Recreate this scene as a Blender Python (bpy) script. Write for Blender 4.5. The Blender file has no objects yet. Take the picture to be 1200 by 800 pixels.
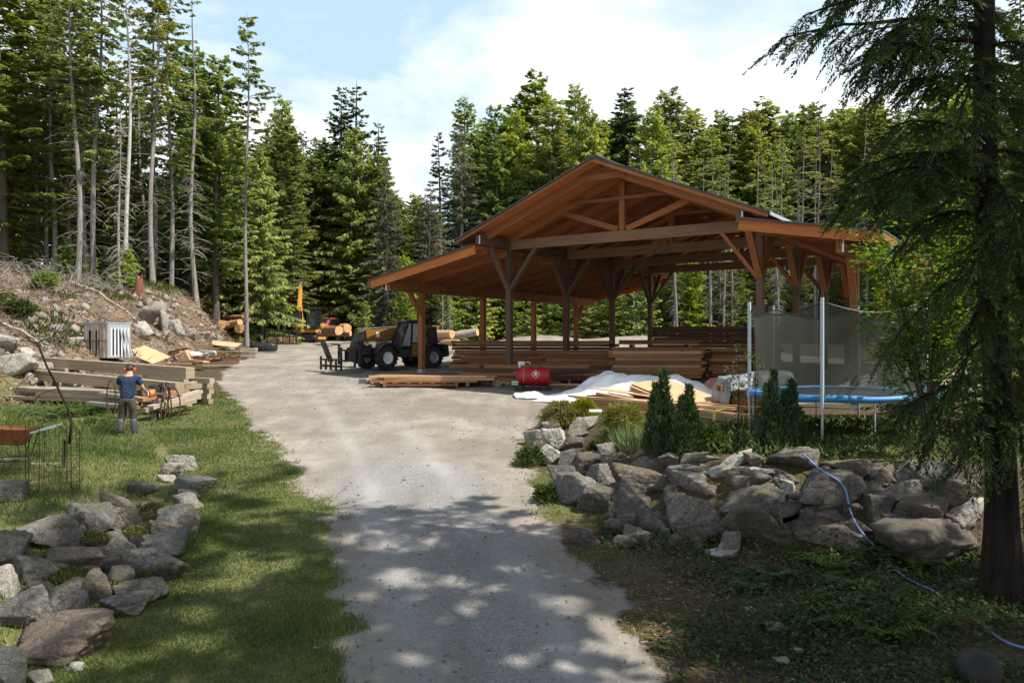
import bpy, math, random
import numpy as np
from mathutils import Vector, Matrix
R = math.radians
rng = np.random.default_rng(7)
rnd = random.Random(11)
scene = bpy.context.scene
COL = scene.collection
H = 3.8            # camera height above the datum
F = 933.3          # focal length in pixels of a 1200 px wide frame (28 mm on 36 mm)

# ---------------------------------------------------------------- noise
def _hash(ix, iy, iz, s):
    h = (ix.astype(np.int64)*374761393 + iy.astype(np.int64)*668265263 + iz.astype(np.int64)*2147483647 + s*974634777) & 0xffffffff
    h = ((h ^ (h >> 13))*1274126177) & 0xffffffff
    h = ((h ^ (h >> 16))*2246822519) & 0xffffffff
    return ((h ^ (h >> 15)) & 0xffffff)/float(0xffffff)
def vnoise(x, y, z=0.0, s=0):
    x, y, z = np.broadcast_arrays(np.asarray(x, float), np.asarray(y, float), np.asarray(z, float))
    ix, iy, iz = np.floor(x), np.floor(y), np.floor(z)
    fx, fy, fz = x-ix, y-iy, z-iz
    fx, fy, fz = fx*fx*(3-2*fx), fy*fy*(3-2*fy), fz*fz*(3-2*fz)
    def c(a, b, d): return _hash(ix+a, iy+b, iz+d, s)
    x00 = c(0,0,0)*(1-fx)+c(1,0,0)*fx; x10 = c(0,1,0)*(1-fx)+c(1,1,0)*fx
    x01 = c(0,0,1)*(1-fx)+c(1,0,1)*fx; x11 = c(0,1,1)*(1-fx)+c(1,1,1)*fx
    return ((x00*(1-fy)+x10*fy)*(1-fz)+(x01*(1-fy)+x11*fy)*fz)*2-1
def fbm(x, y, z=0.0, o=4, s=0):
    r = 0; a = .5; x = np.asarray(x, float); y = np.asarray(y, float); z = np.asarray(z, float)
    for i in range(o):
        r = r+a*vnoise(x, y, z, s+i); x = x*2.03+7.1; y = y*2.03+3.7; z = z*2.03+1.3; a *= .5
    return r
def sst(a, b, x):
    t = np.clip((np.asarray(x, float)-a)/(b-a), 0, 1); return t*t*(3-2*t)

# ---------------------------------------------------------------- object helpers
def tag(o, label=None, cat=None, group=None, kind=None):
    if label: o['label'] = label
    if cat: o['category'] = cat
    if group: o['group'] = group
    if kind: o['kind'] = kind
    return o
def empty(name, loc, rz=0.0, label=None, cat=None, group=None):
    o = bpy.data.objects.new(name, None); COL.objects.link(o)
    o.location = loc; o.rotation_euler = (0, 0, rz); o.empty_display_size = .2
    return tag(o, label, cat, group)
def link(name, me, parent=None, loc=None):
    o = bpy.data.objects.new(name, me); COL.objects.link(o)
    if parent is not None: o.parent = parent
    if loc is not None: o.location = loc
    return o
def np_mesh(name, V, Fq, mat, attr=None, smooth=False):
    """V (n,3), Fq (m,k) -> mesh"""
    me = bpy.data.meshes.new(name); k = Fq.shape[1]; m = len(Fq)
    me.vertices.add(len(V)); me.vertices.foreach_set('co', np.ascontiguousarray(V, dtype=np.float32).ravel())
    me.loops.add(m*k); me.loops.foreach_set('vertex_index', np.ascontiguousarray(Fq, dtype=np.int32).ravel())
    me.polygons.add(m); me.polygons.foreach_set('loop_start', np.arange(0, m*k, k, dtype=np.int32))
    if smooth: me.polygons.foreach_set('use_smooth', np.ones(m, dtype=bool))
    me.update(calc_edges=True)
    if attr is not None:
        a = me.attributes.new('v', 'FLOAT', 'FACE'); a.data.foreach_set('value', np.asarray(attr, dtype=np.float32))
    if mat: me.materials.append(mat)
    return me
class MB:
    """collects boxes, beams, tubes... into ONE mesh"""
    def __init__(self, off=(0,0,0)):
        self.v = []; self.f = []; self.uv = []; self.m = []; self.off = Vector(off); self.mi = 0
    def face(self, idx, uv=None):
        self.f.append(tuple(idx)); self.uv.append(uv); self.m.append(self.mi)
    def pts(self, P):
        n = len(self.v); self.v.extend([Vector(p) for p in P]); return n
    def hexa(self, P, L=1.0, W=.2, T=.2):
        """8 points: bottom 0-3 (ccw), top 4-7; length runs 0->1"""
        n = self.pts(P); o = rnd.random()*50
        q = [((3,2,1,0),W),((4,5,6,7),W),((0,1,5,4),T),((2,3,7,6),T),((1,2,6,5),0),((3,0,4,7),0)]
        for fi, (idx, w) in enumerate(q):
            o2 = o+fi*3.7
            if fi < 4:
                if fi == 0: uv = [(0,o2),(L,o2),(L,o2+w),(0,o2+w)]
                else: uv = [(0,o2),(L,o2),(L,o2+w),(0,o2+w)]
                uv = [(a+o, b) for a, b in uv]
            else: uv = [(o,o2),(o+.02,o2),(o+.02,o2+T),(o,o2+T)]
            self.face([n+i for i in idx], uv)
    def beam(self, a, b, w, h, up=(0,0,1), just=0.0):
        """beam from a to b, w wide (sideways) and h deep (along up); just shifts along up"""
        a, b = Vector(a), Vector(b); d = b-a; L = d.length; d.normalize()
        up = Vector(up); s = d.cross(up)
        if s.length < 1e-4: s = d.cross(Vector((1,0,0)))
        s.normalize(); u = s.cross(d).normalized()
        a = a+u*just; b = b+u*just
        s *= w/2; u *= h/2
        self.hexa([a-s-u, b-s-u, b+s-u, a+s-u, a-s+u, b-s+u, b+s+u, a+s+u], L, w, h)
    def box(self, c, size, rot=None):
        c = Vector(c); x, y, z = [k/2 for k in size]
        P = [Vector(p) for p in ((-x,-y,-z),(x,-y,-z),(x,y,-z),(-x,y,-z),(-x,-y,z),(x,-y,z),(x,y,z),(-x,y,z))]
        if rot is not None:
            P = [rot @ p for p in P]
        self.hexa([c+p for p in P], size[0], size[1], size[2])
    def tube(self, P, r, n=8, cap=True):
        P = [Vector(p) for p in P]
        if not hasattr(r, '__len__'): r = [r]*len(P)
        rings = []; ref = None
        for i, p in enumerate(P):
            d = (P[min(i+1, len(P)-1)]-P[max(i-1, 0)]).normalized()
            if ref is None:
                ref = Vector((0,0,1)) if abs(d.z) < .9 else Vector((1,0,0))
            s = d.cross(ref).normalized(); u = s.cross(d).normalized(); ref = u
            rings.append(self.pts([p+(s*math.cos(2*math.pi*k/n)+u*math.sin(2*math.pi*k/n))*r[i] for k in range(n)]))
        l = 0
        for i in range(len(P)-1):
            l2 = l+(P[i+1]-P[i]).length
            for k in range(n):
                k2 = (k+1) % n; c0 = k/n*6.28*r[0]; c1 = (k+1)/n*6.28*r[0]
                self.face((rings[i]+k, rings[i]+k2, rings[i+1]+k2, rings[i+1]+k), [(l,c0),(l,c1),(l2,c1),(l2,c0)])
            l = l2
        if cap:
            self.face([rings[0]+k for k in range(n)][::-1], [(0, .01*k) for k in range(n)])
            self.face([rings[-1]+k for k in range(n)], [(0, .01*k) for k in range(n)])
    def cyl(self, a, b, r, n=12, r2=None):
        self.tube([a, b], [r, r if r2 is None else r2], n)
    def lathe(self, prof, axis_o, axis, n=20, caps=True):
        """prof [(r, t)] about axis through axis_o"""
        ax = Vector(axis).normalized(); o = Vector(axis_o)
        ref = Vector((0,0,1)) if abs(ax.z) < .9 else Vector((1,0,0))
        s = ax.cross(ref).normalized(); u = s.cross(ax)
        rg = [self.pts([o+ax*t+(s*math.cos(2*math.pi*k/n)+u*math.sin(2*math.pi*k/n))*r for k in range(n)]) for r, t in prof]
        for i in range(len(prof)-1):
            for k in range(n):
                self.face((rg[i]+k, rg[i]+(k+1) % n, rg[i+1]+(k+1) % n, rg[i+1]+k))
        if caps: self.face([rg[0]+k for k in range(n)][::-1]); self.face([rg[-1]+k for k in range(n)])
    def prism(self, poly, d0, d1, M=None):
        """poly: (x,z) outline, extruded along y from d0 to d1; M optional matrix"""
        M = M or Matrix()
        n0 = self.pts([M @ Vector((x, d0, z)) for x, z in poly]); n1 = self.pts([M @ Vector((x, d1, z)) for x, z in poly]); k = len(poly)
        self.face([n0+i for i in range(k)]); self.face([n1+i for i in range(k)][::-1])
        for i in range(k): self.face((n0+i, n1+i, n1+(i+1) % k, n0+(i+1) % k))
    def mesh(self, name, mats, smooth=False):
        me = bpy.data.meshes.new(name)
        me.from_pydata([tuple(p-self.off) for p in self.v], [], self.f)
        ul = me.uv_layers.new(name='UVMap'); i = 0
        for fi, f in enumerate(self.f):
            uv = self.uv[fi]
            for k in range(len(f)):
                ul.data[i].uv = uv[k] if uv else (0, 0)
                i += 1
        if not isinstance(mats, (list, tuple)): mats = [mats]
        for m in mats: me.materials.append(m)
        for p, mi in zip(me.polygons, self.m):
            p.material_index = mi; p.use_smooth = smooth
        me.update(); return me
    def build(self, name, mats, parent=None, smooth=False, bevel=0.0, auto=False):
        me = self.mesh(name, mats, smooth or auto)
        if auto:
            try: me.set_sharp_from_angle(angle=R(35))
            except Exception: pass
        o = bpy.data.objects.new(name, me); COL.objects.link(o)
        if parent is not None: o.parent = parent
        else: o.location = self.off
        if bevel:
            b = o.modifiers.new('bevel', 'BEVEL'); b.width = bevel; b.segments = 2; b.limit_method = 'ANGLE'
        return o
def copy_thing(o, parent=None):
    c = o.copy(); COL.objects.link(c)
    if parent is not None: c.parent = parent
    for ch in list(o.children): copy_thing(ch, c)
    return c

# ---------------------------------------------------------------- materials
class NT:
    def __init__(self, name):
        self.mat = bpy.data.materials.new(name); self.mat.use_nodes = True
        self.t = self.mat.node_tree; self.n = self.t.nodes; self.b = self.n['Principled BSDF']; self.out = self.n['Material Output']
    def new(self, ty, **kw):
        x = self.n.new(ty)
        for k, v in kw.items(): setattr(x, k, v)
        return x
    def put(self, sock, val):
        if hasattr(val, 'is_output') or isinstance(val, bpy.types.NodeSocket): self.t.links.new(val, sock)
        else: sock.default_value = val
    def coord(self, kind='Object'): return self.new('ShaderNodeTexCoord').outputs[kind]
    def pos(self): return self.new('ShaderNodeNewGeometry').outputs['Position']
    def scale(self, vec, s):
        m = self.new('ShaderNodeMapping'); self.t.links.new(vec, m.inputs['Vector']); m.inputs['Scale'].default_value = s; return m.outputs[0]
    def noise(self, vec, scale=5, detail=4, rough=.55, dist=0):
        x = self.new('ShaderNodeTexNoise'); self.t.links.new(vec, x.inputs['Vector'])
        x.inputs['Scale'].default_value = scale; x.inputs['Detail'].default_value = detail; x.inputs['Roughness'].default_value = rough; x.inputs['Distortion'].default_value = dist
        return x.outputs['Fac']
    def vor(self, vec, scale=5, feature='F1', out='Distance'):
        x = self.new('ShaderNodeTexVoronoi', feature=feature); self.t.links.new(vec, x.inputs['Vector']); x.inputs['Scale'].default_value = scale
        return x.outputs[out]
    def ramp(self, fac, stops):
        x = self.new('ShaderNodeValToRGB'); self.t.links.new(fac, x.inputs[0]); e = x.color_ramp.elements
        while len(e) < len(stops): e.new(.5)
        for k, (p, c) in enumerate(stops):
            e[k].position = p; e[k].color = (c, c, c, 1) if not hasattr(c, '__len__') else (*c, 1)
        return x.outputs[0]
    def mix(self, fac, a, b, mode='MIX'):
        x = self.new('ShaderNodeMix', data_type='RGBA', blend_type=mode)
        self.put(x.inputs[0], fac)
        for s, v in ((x.inputs[6], a), (x.inputs[7], b)):
            self.put(s, (*v, 1) if isinstance(v, tuple) and len(v) == 3 else v)
        return x.outputs[2]
    def math(self, op, a, b=0.0, c=None):
        x = self.new('ShaderNodeMath', operation=op); self.put(x.inputs[0], a); self.put(x.inputs[1], b)
        if c is not None: self.put(x.inputs[2], c)
        return x.outputs[0]
    def attr(self, name, out='Fac'):
        x = self.new('ShaderNodeAttribute'); x.attribute_name = name; return x.outputs[out]
    def orand(self): return self.new('ShaderNodeObjectInfo').outputs['Random']
    def bump(self, h, strength=.5, dist=.02, prev=None):
        x = self.new('ShaderNodeBump'); self.t.links.new(h, x.inputs['Height']); x.inputs['Strength'].default_value = strength; x.inputs['Distance'].default_value = dist
        if prev is not None: self.t.links.new(prev, x.inputs['Normal'])
        return x.outputs[0]
    def done(self, col, rough=.7, nrm=None, spec=None, metal=0.0):
        self.put(self.b.inputs['Base Color'], (*col, 1) if isinstance(col, tuple) else col)
        self.put(self.b.inputs['Roughness'], rough); self.b.inputs['Metallic'].default_value = metal
        if spec is not None: self.b.inputs['Specular IOR Level'].default_value = spec
        if nrm is not None: self.t.links.new(nrm, self.b.inputs['Normal'])
        return self.mat
def wood(name, c1, c2, rough=.75, grain=24, var=.35, dirt=None):
    n = NT(name); uv = n.coord('UV')
    g = n.noise(n.scale(uv, (1.1, grain, 1)), 1.0, 5, .6, .6)
    big = n.noise(n.scale(uv, (.6, 3, 1)), 1.0, 3)
    c = n.ramp(g, [(.28, c1), (.72, c2)])
    c = n.mix(n.math('MULTIPLY', big, .55), c, tuple(k*.62 for k in c1), 'MIX')
    v = n.math('MULTIPLY_ADD', n.orand(), var*2, 1-var)
    c = n.mix(1.0, c, n.ramp(v, [(0, 0), (1, 1)]) if False else v, 'MULTIPLY')
    if dirt:
        c = n.mix(n.ramp(n.noise(n.coord('Object'), 1.7, 5, .6), [(.45, 0), (.7, .75)]), c, dirt)
    return n.done(c, rough, n.bump(g, .35, .008), .25)
def paint(name, col, rough=.45, metal=0.0, var=.12, dirt=(.12,.1,.075), amt=.35, scale=3.0, spec=.4):
    n = NT(name); o = n.coord('Object')
    a = n.noise(o, scale, 5, .65)
    c = n.mix(n.ramp(a, [(.4, 0), (.75, amt)]), tuple(col), dirt)
    b = n.noise(o, scale*9, 3)
    c = n.mix(n.math('MULTIPLY', b, var), c, tuple(k*.5 for k in col))
    return n.done(c, n.math('MULTIPLY_ADD', a, .25, rough-.1), n.bump(b, .08, .01), spec, metal)
def foliage(name, c1, c2, c3, trans=.35, var=.3, rough=.55, hv=.016):
    n = NT(name)
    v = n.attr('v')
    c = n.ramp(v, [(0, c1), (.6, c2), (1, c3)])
    r = n.orand()
    hs = n.new('ShaderNodeHueSaturation'); n.t.links.new(c, hs.inputs['Color'])
    n.put(hs.inputs['Hue'], n.math('MULTIPLY_ADD', r, hv*2, .5-hv))
    r2 = n.math('FRACT', n.math('MULTIPLY', r, 17.31))
    n.put(hs.inputs['Value'], n.math('MULTIPLY_ADD', r2, var*2, 1-var))
    n.put(hs.inputs['Saturation'], n.math('MULTIPLY_ADD', n.math('FRACT', n.math('MULTIPLY', r, 7.7)), .3, .8))
    c = hs.outputs[0]
    n.done(c, rough, None, .25)
    tr = n.new('ShaderNodeBsdfTranslucent'); n.t.links.new(n.mix(1.0, c, (1.25, 1.15, .55), 'MULTIPLY'), tr.inputs['Color'])
    ms = n.new('ShaderNodeMixShader'); ms.inputs[0].default_value = trans
    n.t.links.new(n.b.outputs[0], ms.inputs[1]); n.t.links.new(tr.outputs[0], ms.inputs[2]); n.t.links.new(ms.outputs[0], n.out.inputs[0])
    return n.mat

MAT = {}
MAT['timber'] = wood('fir_timber', (.235,.082,.028), (.40,.168,.063), var=.2, grain=18)
MAT['timber_grey'] = wood('weathered_post_timber', (.11,.068,.045), (.20,.125,.083), var=.15)
MAT['chord'] = wood('tan_tie_beam', (.19,.105,.058), (.31,.19,.115), var=.12, grain=16)
MAT['deck'] = wood('orange_roof_boards', (.42,.128,.036), (.62,.225,.062), var=.15, grain=10)
MAT['fresh'] = wood('fresh_sawn_boards', (.42,.25,.125), (.60,.40,.22), var=.22)
MAT['orange_board'] = wood('orange_sawn_boards', (.27,.12,.05), (.45,.23,.10), var=.35)
MAT['brown_board'] = wood('brown_stacked_boards', (.16,.07,.033), (.31,.14,.064), var=.5)
MAT['dark_board'] = wood('dark_stacked_boards', (.075,.036,.022), (.14,.067,.038), var=.4)
MAT['grey_board'] = wood('weathered_grey_boards', (.24,.20,.155), (.44,.38,.30), var=.3)
MAT['grey_beam'] = wood('weathered_beam', (.28,.215,.14), (.44,.35,.24), var=.12, grain=14)
MAT['ply'] = wood('plywood_sheet', (.50,.33,.17), (.62,.44,.25), var=.12, grain=7)
MAT['dark_steel'] = paint('black_steel', (.014,.014,.015), .42, 0, .1, (.06,.05,.04), .3)
MAT['tyre'] = paint('tyre_rubber', (.018,.018,.018), .8, 0, .2, (.10,.085,.065), .55)
MAT['yellow_paint'] = paint('yellow_machine_paint', (.23,.10,.014), .45, 0, .15, (.12,.07,.03), .45)
MAT['excavator_paint'] = paint('orange_yellow_excavator_paint', (.62,.30,.045), .5, 0, .15, (.2,.12,.06), .4)
MAT['galv'] = paint('galvanised_steel', (.50,.52,.54), .38, .6, .15, (.25,.24,.22), .25)
MAT['steel_pole'] = paint('pale_foam_sleeve', (.48,.56,.60), .5, 0, .1, (.25,.25,.25), .2)
MAT['grey_metal'] = paint('grey_blue_metal', (.38,.43,.47), .45, .2, .12, (.30,.16,.08), .3)
MAT['beige_metal'] = paint('beige_rusty_metal', (.46,.43,.38), .55, .1, .2, (.33,.13,.05), .8, 2.2)
MAT['rust'] = paint('rusty_steel', (.30,.105,.035), .75, .2, .3, (.16,.07,.035), .7)
MAT['red_paint'] = paint('red_tank_paint', (.42,.012,.022), .42, 0, .12, (.16,.02,.02), .4)
MAT['red_faded'] = paint('faded_red_paint', (.50,.07,.08), .5, 0, .12, (.3,.15,.13), .4)
MAT['white_paint'] = paint('white_paint', (.74,.74,.72), .5, 0, .06, (.4,.38,.34), .3)
MAT['green_label'] = paint('green_label_paint', (.12,.30,.16), .5, 0, .1, (.3,.3,.25), .3)
MAT['strap_tan'] = paint('tan_strap', (.55,.33,.20), .7)
MAT['strap_yellow'] = paint('yellow_strap', (.70,.52,.05), .6, 0, .1, (.4,.3,.1), .3)
MAT['blue_pad'] = paint('blue_vinyl_pad', (.045,.21,.44), .45, 0, .1, (.10,.25,.40), .3)
MAT['mat_black'] = paint('black_woven_mat', (.02,.02,.022), .6, 0, .1, (.06,.06,.055), .4)
MAT['hose_blue'] = paint('blue_hose', (.16,.25,.50), .5, 0, .1, (.3,.33,.4), .3)
MAT['hose_dark'] = paint('dark_brown_hose', (.07,.042,.03), .5, 0, .1, (.14,.09,.06), .3)
MAT['glass_dark'] = paint('dark_cab_glass', (.02,.022,.026), .08, 0, .03, (.06,.055,.05), .25, spec=.8)
MAT['skin'] = paint('skin', (.46,.25,.17), .55, 0, .06, (.40,.18,.12), .2, 14)
MAT['hair'] = paint('dark_hair', (.035,.022,.014), .6)
MAT['navy'] = paint('navy_cotton', (.022,.033,.075), .85, 0, .25, (.04,.055,.10), .5, 7)
MAT['khaki'] = paint('olive_trousers', (.085,.078,.058), .85, 0, .25, (.13,.115,.085), .5, 8)
def cloth(name, c1, c2):
    n = NT(name); o = n.coord('Object'); a = n.noise(o, 5.5, 5, .6, 1.2); b = n.noise(o, 22, 4, .6)
    return n.done(n.ramp(a, [(.3, c1), (.7, c2)]), .9, n.bump(b, .4, .015, n.bump(a, .9, .06)), .15)
MAT['navy'] = cloth('navy_cotton_cloth', (.016,.024,.055), (.035,.050,.098)); MAT['khaki'] = cloth('olive_trouser_cloth', (.042,.039,.029), (.09,.083,.062))
MAT['boot'] = paint('grey_rubber_boot', (.05,.055,.055), .5, 0, .1, (.14,.12,.09), .5, 8)
MAT['boot_green'] = paint('muddy_boot_foot', (.09,.10,.07), .6)
MAT['ear_red'] = paint('red_orange_plastic', (.65,.11,.05), .4, 0, .05)
MAT['saw_orange'] = paint('orange_plastic', (.72,.20,.05), .4, 0, .05)
MAT['glove'] = paint('pale_glove', (.66,.64,.60), .8)
def m_tarp(name, c1, c2, rough=.45):
    n = NT(name); o = n.coord('Object')
    a = n.noise(o, 2.2, 5, .6, .4); b = n.noise(o, 11, 4, .6, .8)
    return n.done(n.ramp(a, [(.35, c1), (.7, c2)]), rough, n.bump(b, .35, .03), .35)
MAT['tarp_white'] = m_tarp('white_tarp', (.74,.75,.77), (.85,.85,.85))
MAT['tarp_grey'] = m_tarp('silver_grey_tarp', (.36,.38,.42), (.48,.50,.53))
MAT['tarp_dark'] = m_tarp('charcoal_tarp', (.14,.15,.17), (.30,.31,.33))
MAT['tarp_black'] = m_tarp('black_tarp', (.015,.016,.02), (.03,.032,.04), .35)
MAT['sack'] = m_tarp('white_sack', (.66,.64,.60), (.78,.77,.74), .7)
MAT['red_sheet'] = m_tarp('red_plastic_sheet', (.45,.16,.14), (.6,.35,.3), .5)
def m_metalroof():
    n = NT('dark_metal_roof'); o = n.coord('Object')
    return n.done(n.ramp(n.noise(o, 1.5, 5), [(.3, (.05,.052,.055)), (.7, (.085,.085,.085))]), .45, None, .4, .5)
MAT['roof'] = m_metalroof()
def m_net():
    n = NT('trampoline_netting'); o = n.coord('UV')
    n.done((.065,.068,.048), .8)
    tr = n.new('ShaderNodeBsdfTransparent'); ms = n.new('ShaderNodeMixShader')
    a = n.noise(o, 1.3, 3); n.put(ms.inputs[0], n.math('MULTIPLY_ADD', a, .15, .54))
    n.t.links.new(tr.outputs[0], ms.inputs[1]); n.t.links.new(n.b.outputs[0], ms.inputs[2]); n.t.links.new(ms.outputs[0], n.out.inputs[0])
    return n.mat
MAT['net'] = m_net()
def m_rock(name, c1, c2, c3, lichen=.35, moss=.0):
    n = NT(name); o = n.pos()
    a = n.noise(o, 2.2, 8, .62, .3); b = n.noise(o, 16, 6, .7); cr = n.vor(n.scale(o, (1, 1, 2.3)), 5.0, 'DISTANCE_TO_EDGE')
    c = n.ramp(a, [(.28, c1), (.5, c2), (.74, c3)])
    c = n.mix(n.ramp(b, [(.42, 0), (.62, .55)]), c, tuple(k*.45 for k in c1))
    c = n.mix(n.ramp(n.noise(o, 5.5, 6, .7), [(.56, 0), (.68, lichen)]), c, (.50,.50,.46))
    v = n.math('MULTIPLY_ADD', n.orand(), .5, .75); c = n.mix(1.0, c, v, 'MULTIPLY')
    r2 = n.math('FRACT', n.math('MULTIPLY', n.orand(), 13.7))
    c = n.mix(n.math('MULTIPLY', r2, .35), c, (.30,.20,.12), 'MULTIPLY') if False else n.mix(n.math('MULTIPLY', r2, .30), c, (.26,.185,.12))
    if moss:
        g = n.new('ShaderNodeNewGeometry'); s = n.new('ShaderNodeSeparateXYZ'); n.t.links.new(g.outputs['Normal'], s.inputs[0])
        mk = n.math('MULTIPLY', n.ramp(s.outputs[2], [(.35, 0), (.8, 1)]), n.ramp(n.noise(o, 2.6, 5, .6), [(.52, 0), (.62, moss)]))
        c = n.mix(mk, c, n.ramp(b, [(.3, (.07,.085,.012)), (.7, (.16,.15,.03))]))
    fi = n.noise(o, 60, 4, .75); c = n.mix(n.ramp(fi, [(.40, .45), (.56, 0)]), c, tuple(k*.35 for k in c1)); c = n.mix(n.ramp(fi, [(.58, 0), (.72, .4)]), c, tuple(min(1, k*1.5) for k in c3))
    c = n.mix(n.ramp(cr, [(.0, .6), (.035, 0)]), c, tuple(k*.3 for k in c1))
    h = n.bump(b, .7, .04); h = n.bump(n.noise(o, 7, 8, .7), .7, .09, h); h = n.bump(fi, .5, .012, h)
    return n.done(c, .85, h, .25)
MAT['rock'] = m_rock('grey_granite', (.10,.092,.082), (.18,.167,.148), (.28,.265,.24), .35, .5)
MAT['rock_dark'] = m_rock('dark_wall_rock', (.075,.067,.058), (.135,.12,.105), (.215,.195,.165), .4, .35)
MAT['rock_pale'] = m_rock('pale_rock', (.30,.28,.235), (.44,.42,.365), (.56,.54,.48), .2, .25)
MAT['rock_rubble'] = m_rock('rubble_rock', (.20,.175,.145), (.34,.31,.27), (.52,.50,.45), .3, .0)
MAT['rock_brown'] = m_rock('brown_flat_rock', (.11,.088,.068), (.185,.152,.12), (.26,.22,.18), .2, .0)
def m_bark(name, c1, c2, sc=1.0):
    n = NT(name); o = n.coord('Object')
    a = n.noise(n.scale(o, (9*sc, 9*sc, 1.1*sc)), 1.0, 6, .65); b = n.noise(o, 1.1, 3)
    c = n.ramp(a, [(.3, c1), (.7, c2)]); c = n.mix(n.math('MULTIPLY', b, .5), c, tuple(k*.55 for k in c1))
    return n.done(c, .9, n.bump(a, .8, .04), .15)
MAT['bark'] = m_bark('fir_bark', (.07,.052,.040), (.20,.165,.135))
MAT['bark_grey'] = m_bark('pale_grey_bark', (.15,.135,.115), (.36,.335,.30))
MAT['bark_white'] = m_bark('white_birch_bark', (.34,.32,.29), (.62,.60,.56))
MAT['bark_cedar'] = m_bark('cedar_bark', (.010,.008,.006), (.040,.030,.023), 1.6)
MAT['twig'] = m_bark('dark_twig_bark', (.02,.015,.013), (.06,.045,.035), 4)
MAT['dead'] = m_bark('dead_grey_wood', (.24,.215,.185), (.46,.42,.37), 2)
def m_logend():
    n = NT('log_end_grain'); o = n.coord('UV')
    return n.done(n.ramp(n.noise(n.coord('Object'), 5, 5, .6), [(.3, (.48,.25,.09)), (.7, (.64,.39,.18))]), .8)
MAT['logend'] = m_logend()
MAT['logbark'] = m_bark('log_bark', (.17,.085,.045), (.36,.21,.12), 1.3)
MAT['peeled'] = wood('peeled_log', (.50,.30,.14), (.66,.45,.26))
MAT['rot'] = m_bark('red_rotten_wood', (.15,.06,.035), (.29,.13,.08), 2)
FOL = {}
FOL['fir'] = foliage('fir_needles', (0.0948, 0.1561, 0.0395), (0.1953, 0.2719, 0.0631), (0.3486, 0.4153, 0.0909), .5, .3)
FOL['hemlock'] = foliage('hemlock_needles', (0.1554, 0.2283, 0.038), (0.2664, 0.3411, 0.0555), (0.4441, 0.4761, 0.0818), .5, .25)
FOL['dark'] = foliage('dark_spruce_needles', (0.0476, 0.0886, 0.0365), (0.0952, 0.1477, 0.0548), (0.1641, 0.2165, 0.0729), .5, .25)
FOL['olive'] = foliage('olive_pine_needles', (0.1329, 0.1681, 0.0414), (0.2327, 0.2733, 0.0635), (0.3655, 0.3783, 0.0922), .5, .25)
FOL['greyfir'] = foliage('grey_lichen_needles', (0.0828, 0.0994, 0.0662), (0.1518, 0.1656, 0.1132), (0.2346, 0.2414, 0.1794), .5, .2)
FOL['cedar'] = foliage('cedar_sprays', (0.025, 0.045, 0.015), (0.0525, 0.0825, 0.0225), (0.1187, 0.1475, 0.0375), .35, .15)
FOL['maple'] = foliage('maple_leaves', (.060,.130,.015), (.100,.195,.022), (.150,.255,.035), .5, .15)
FOL['golden'] = foliage('golden_cypress', (.10,.115,.012), (.19,.185,.020), (.30,.27,.035), .35, .15)
FOL['cypress'] = foliage('green_cypress', (0.0208, 0.052, 0.0182), (0.0416, 0.091, 0.0286), (0.0845, 0.1495, 0.0429), .25, .15)
FOL['grass'] = foliage('grass_blades', (.056,.105,.012), (.125,.185,.024), (.28,.27,.075), .45, .05)
FOL['groundcover'] = foliage('ground_cover_leaves', (0.025, 0.0525, 0.0125), (0.0625, 0.1025, 0.0225), (0.15, 0.1812, 0.035), .4, .1)
FOL['fern'] = foliage('fern_fronds', (0.042, 0.09, 0.0168), (0.078, 0.15, 0.0264), (0.144, 0.216, 0.042), .45, .15)
FOL['iris'] = foliage('iris_blades', (.07,.13,.05), (.12,.19,.08), (.24,.30,.15), .35, .1)
FOL['moss'] = foliage('moss_tufts', (.075,.085,.010), (.13,.135,.018), (.20,.19,.03), .3, .1)
FOL['deadleaf'] = foliage('brown_litter', (.10,.058,.032), (.19,.12,.07), (.31,.23,.15), .2, .1)
# ================================================================ terrain
def lin(x, xs, ys): return np.interp(np.asarray(x, float), xs, ys)
WALL = [(.75, 18.6), (.82, 17.0), (1.0, 15.0), (1.35, 13.4), (1.95, 12.1), (2.9, 11.0), (4.2, 10.55), (5.8, 10.35), (9.0, 10.0), (14, 9.6), (60, 9.0)]
LEFTW = [(-4.35, 7.0), (-4.65, 8.0), (-4.95, 9.6), (-5.2, 11.0), (-5.55, 12.6), (-6.1, 14.6), (-6.5, 16.0), (-7.5, 17.5)]
def sdist(x, y, poly):
    """signed distance to a polyline: positive on its right-hand side when walking along it"""
    best = np.full(np.shape(x), 1e9); sg = np.zeros(np.shape(x))
    for (ax, ay), (bx, by) in zip(poly[:-1], poly[1:]):
        dx, dy = bx-ax, by-ay; t = np.clip(((x-ax)*dx+(y-ay)*dy)/(dx*dx+dy*dy), 0, 1)
        px, py = ax+t*dx-x, ay+t*dy-y; d = np.hypot(px, py); c = dx*(y-ay)-dy*(x-ax)
        m = d < best-1e-9; best = np.where(m, d, best); sg = np.where(m, np.sign(c), sg)
    return best*sg
def road_l(y): return lin(y, [-20, 7.5, 10, 12.9, 17, 22.9, 28.4, 35, 45, 58], [-1.9, -1.6, -2.25, -3.2, -4.9, -7.7, -10.4, -12.4, -14.2, -17.0])
def road_r(y): return lin(y, [-20, 7.5, 10, 12.9, 16.5, 20, 21.5, 23, 26, 45, 60], [1.7, 1.45, 1.1, .45, .05, .25, 1.2, 3.2, 20, 15, 10])
def foot(y): return lin(y, [5, 14, 22, 30, 40, 50, 58, 80], [-24, -20, -15.6, -14.9, -15.2, -17.8, -20.5, -26])
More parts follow.
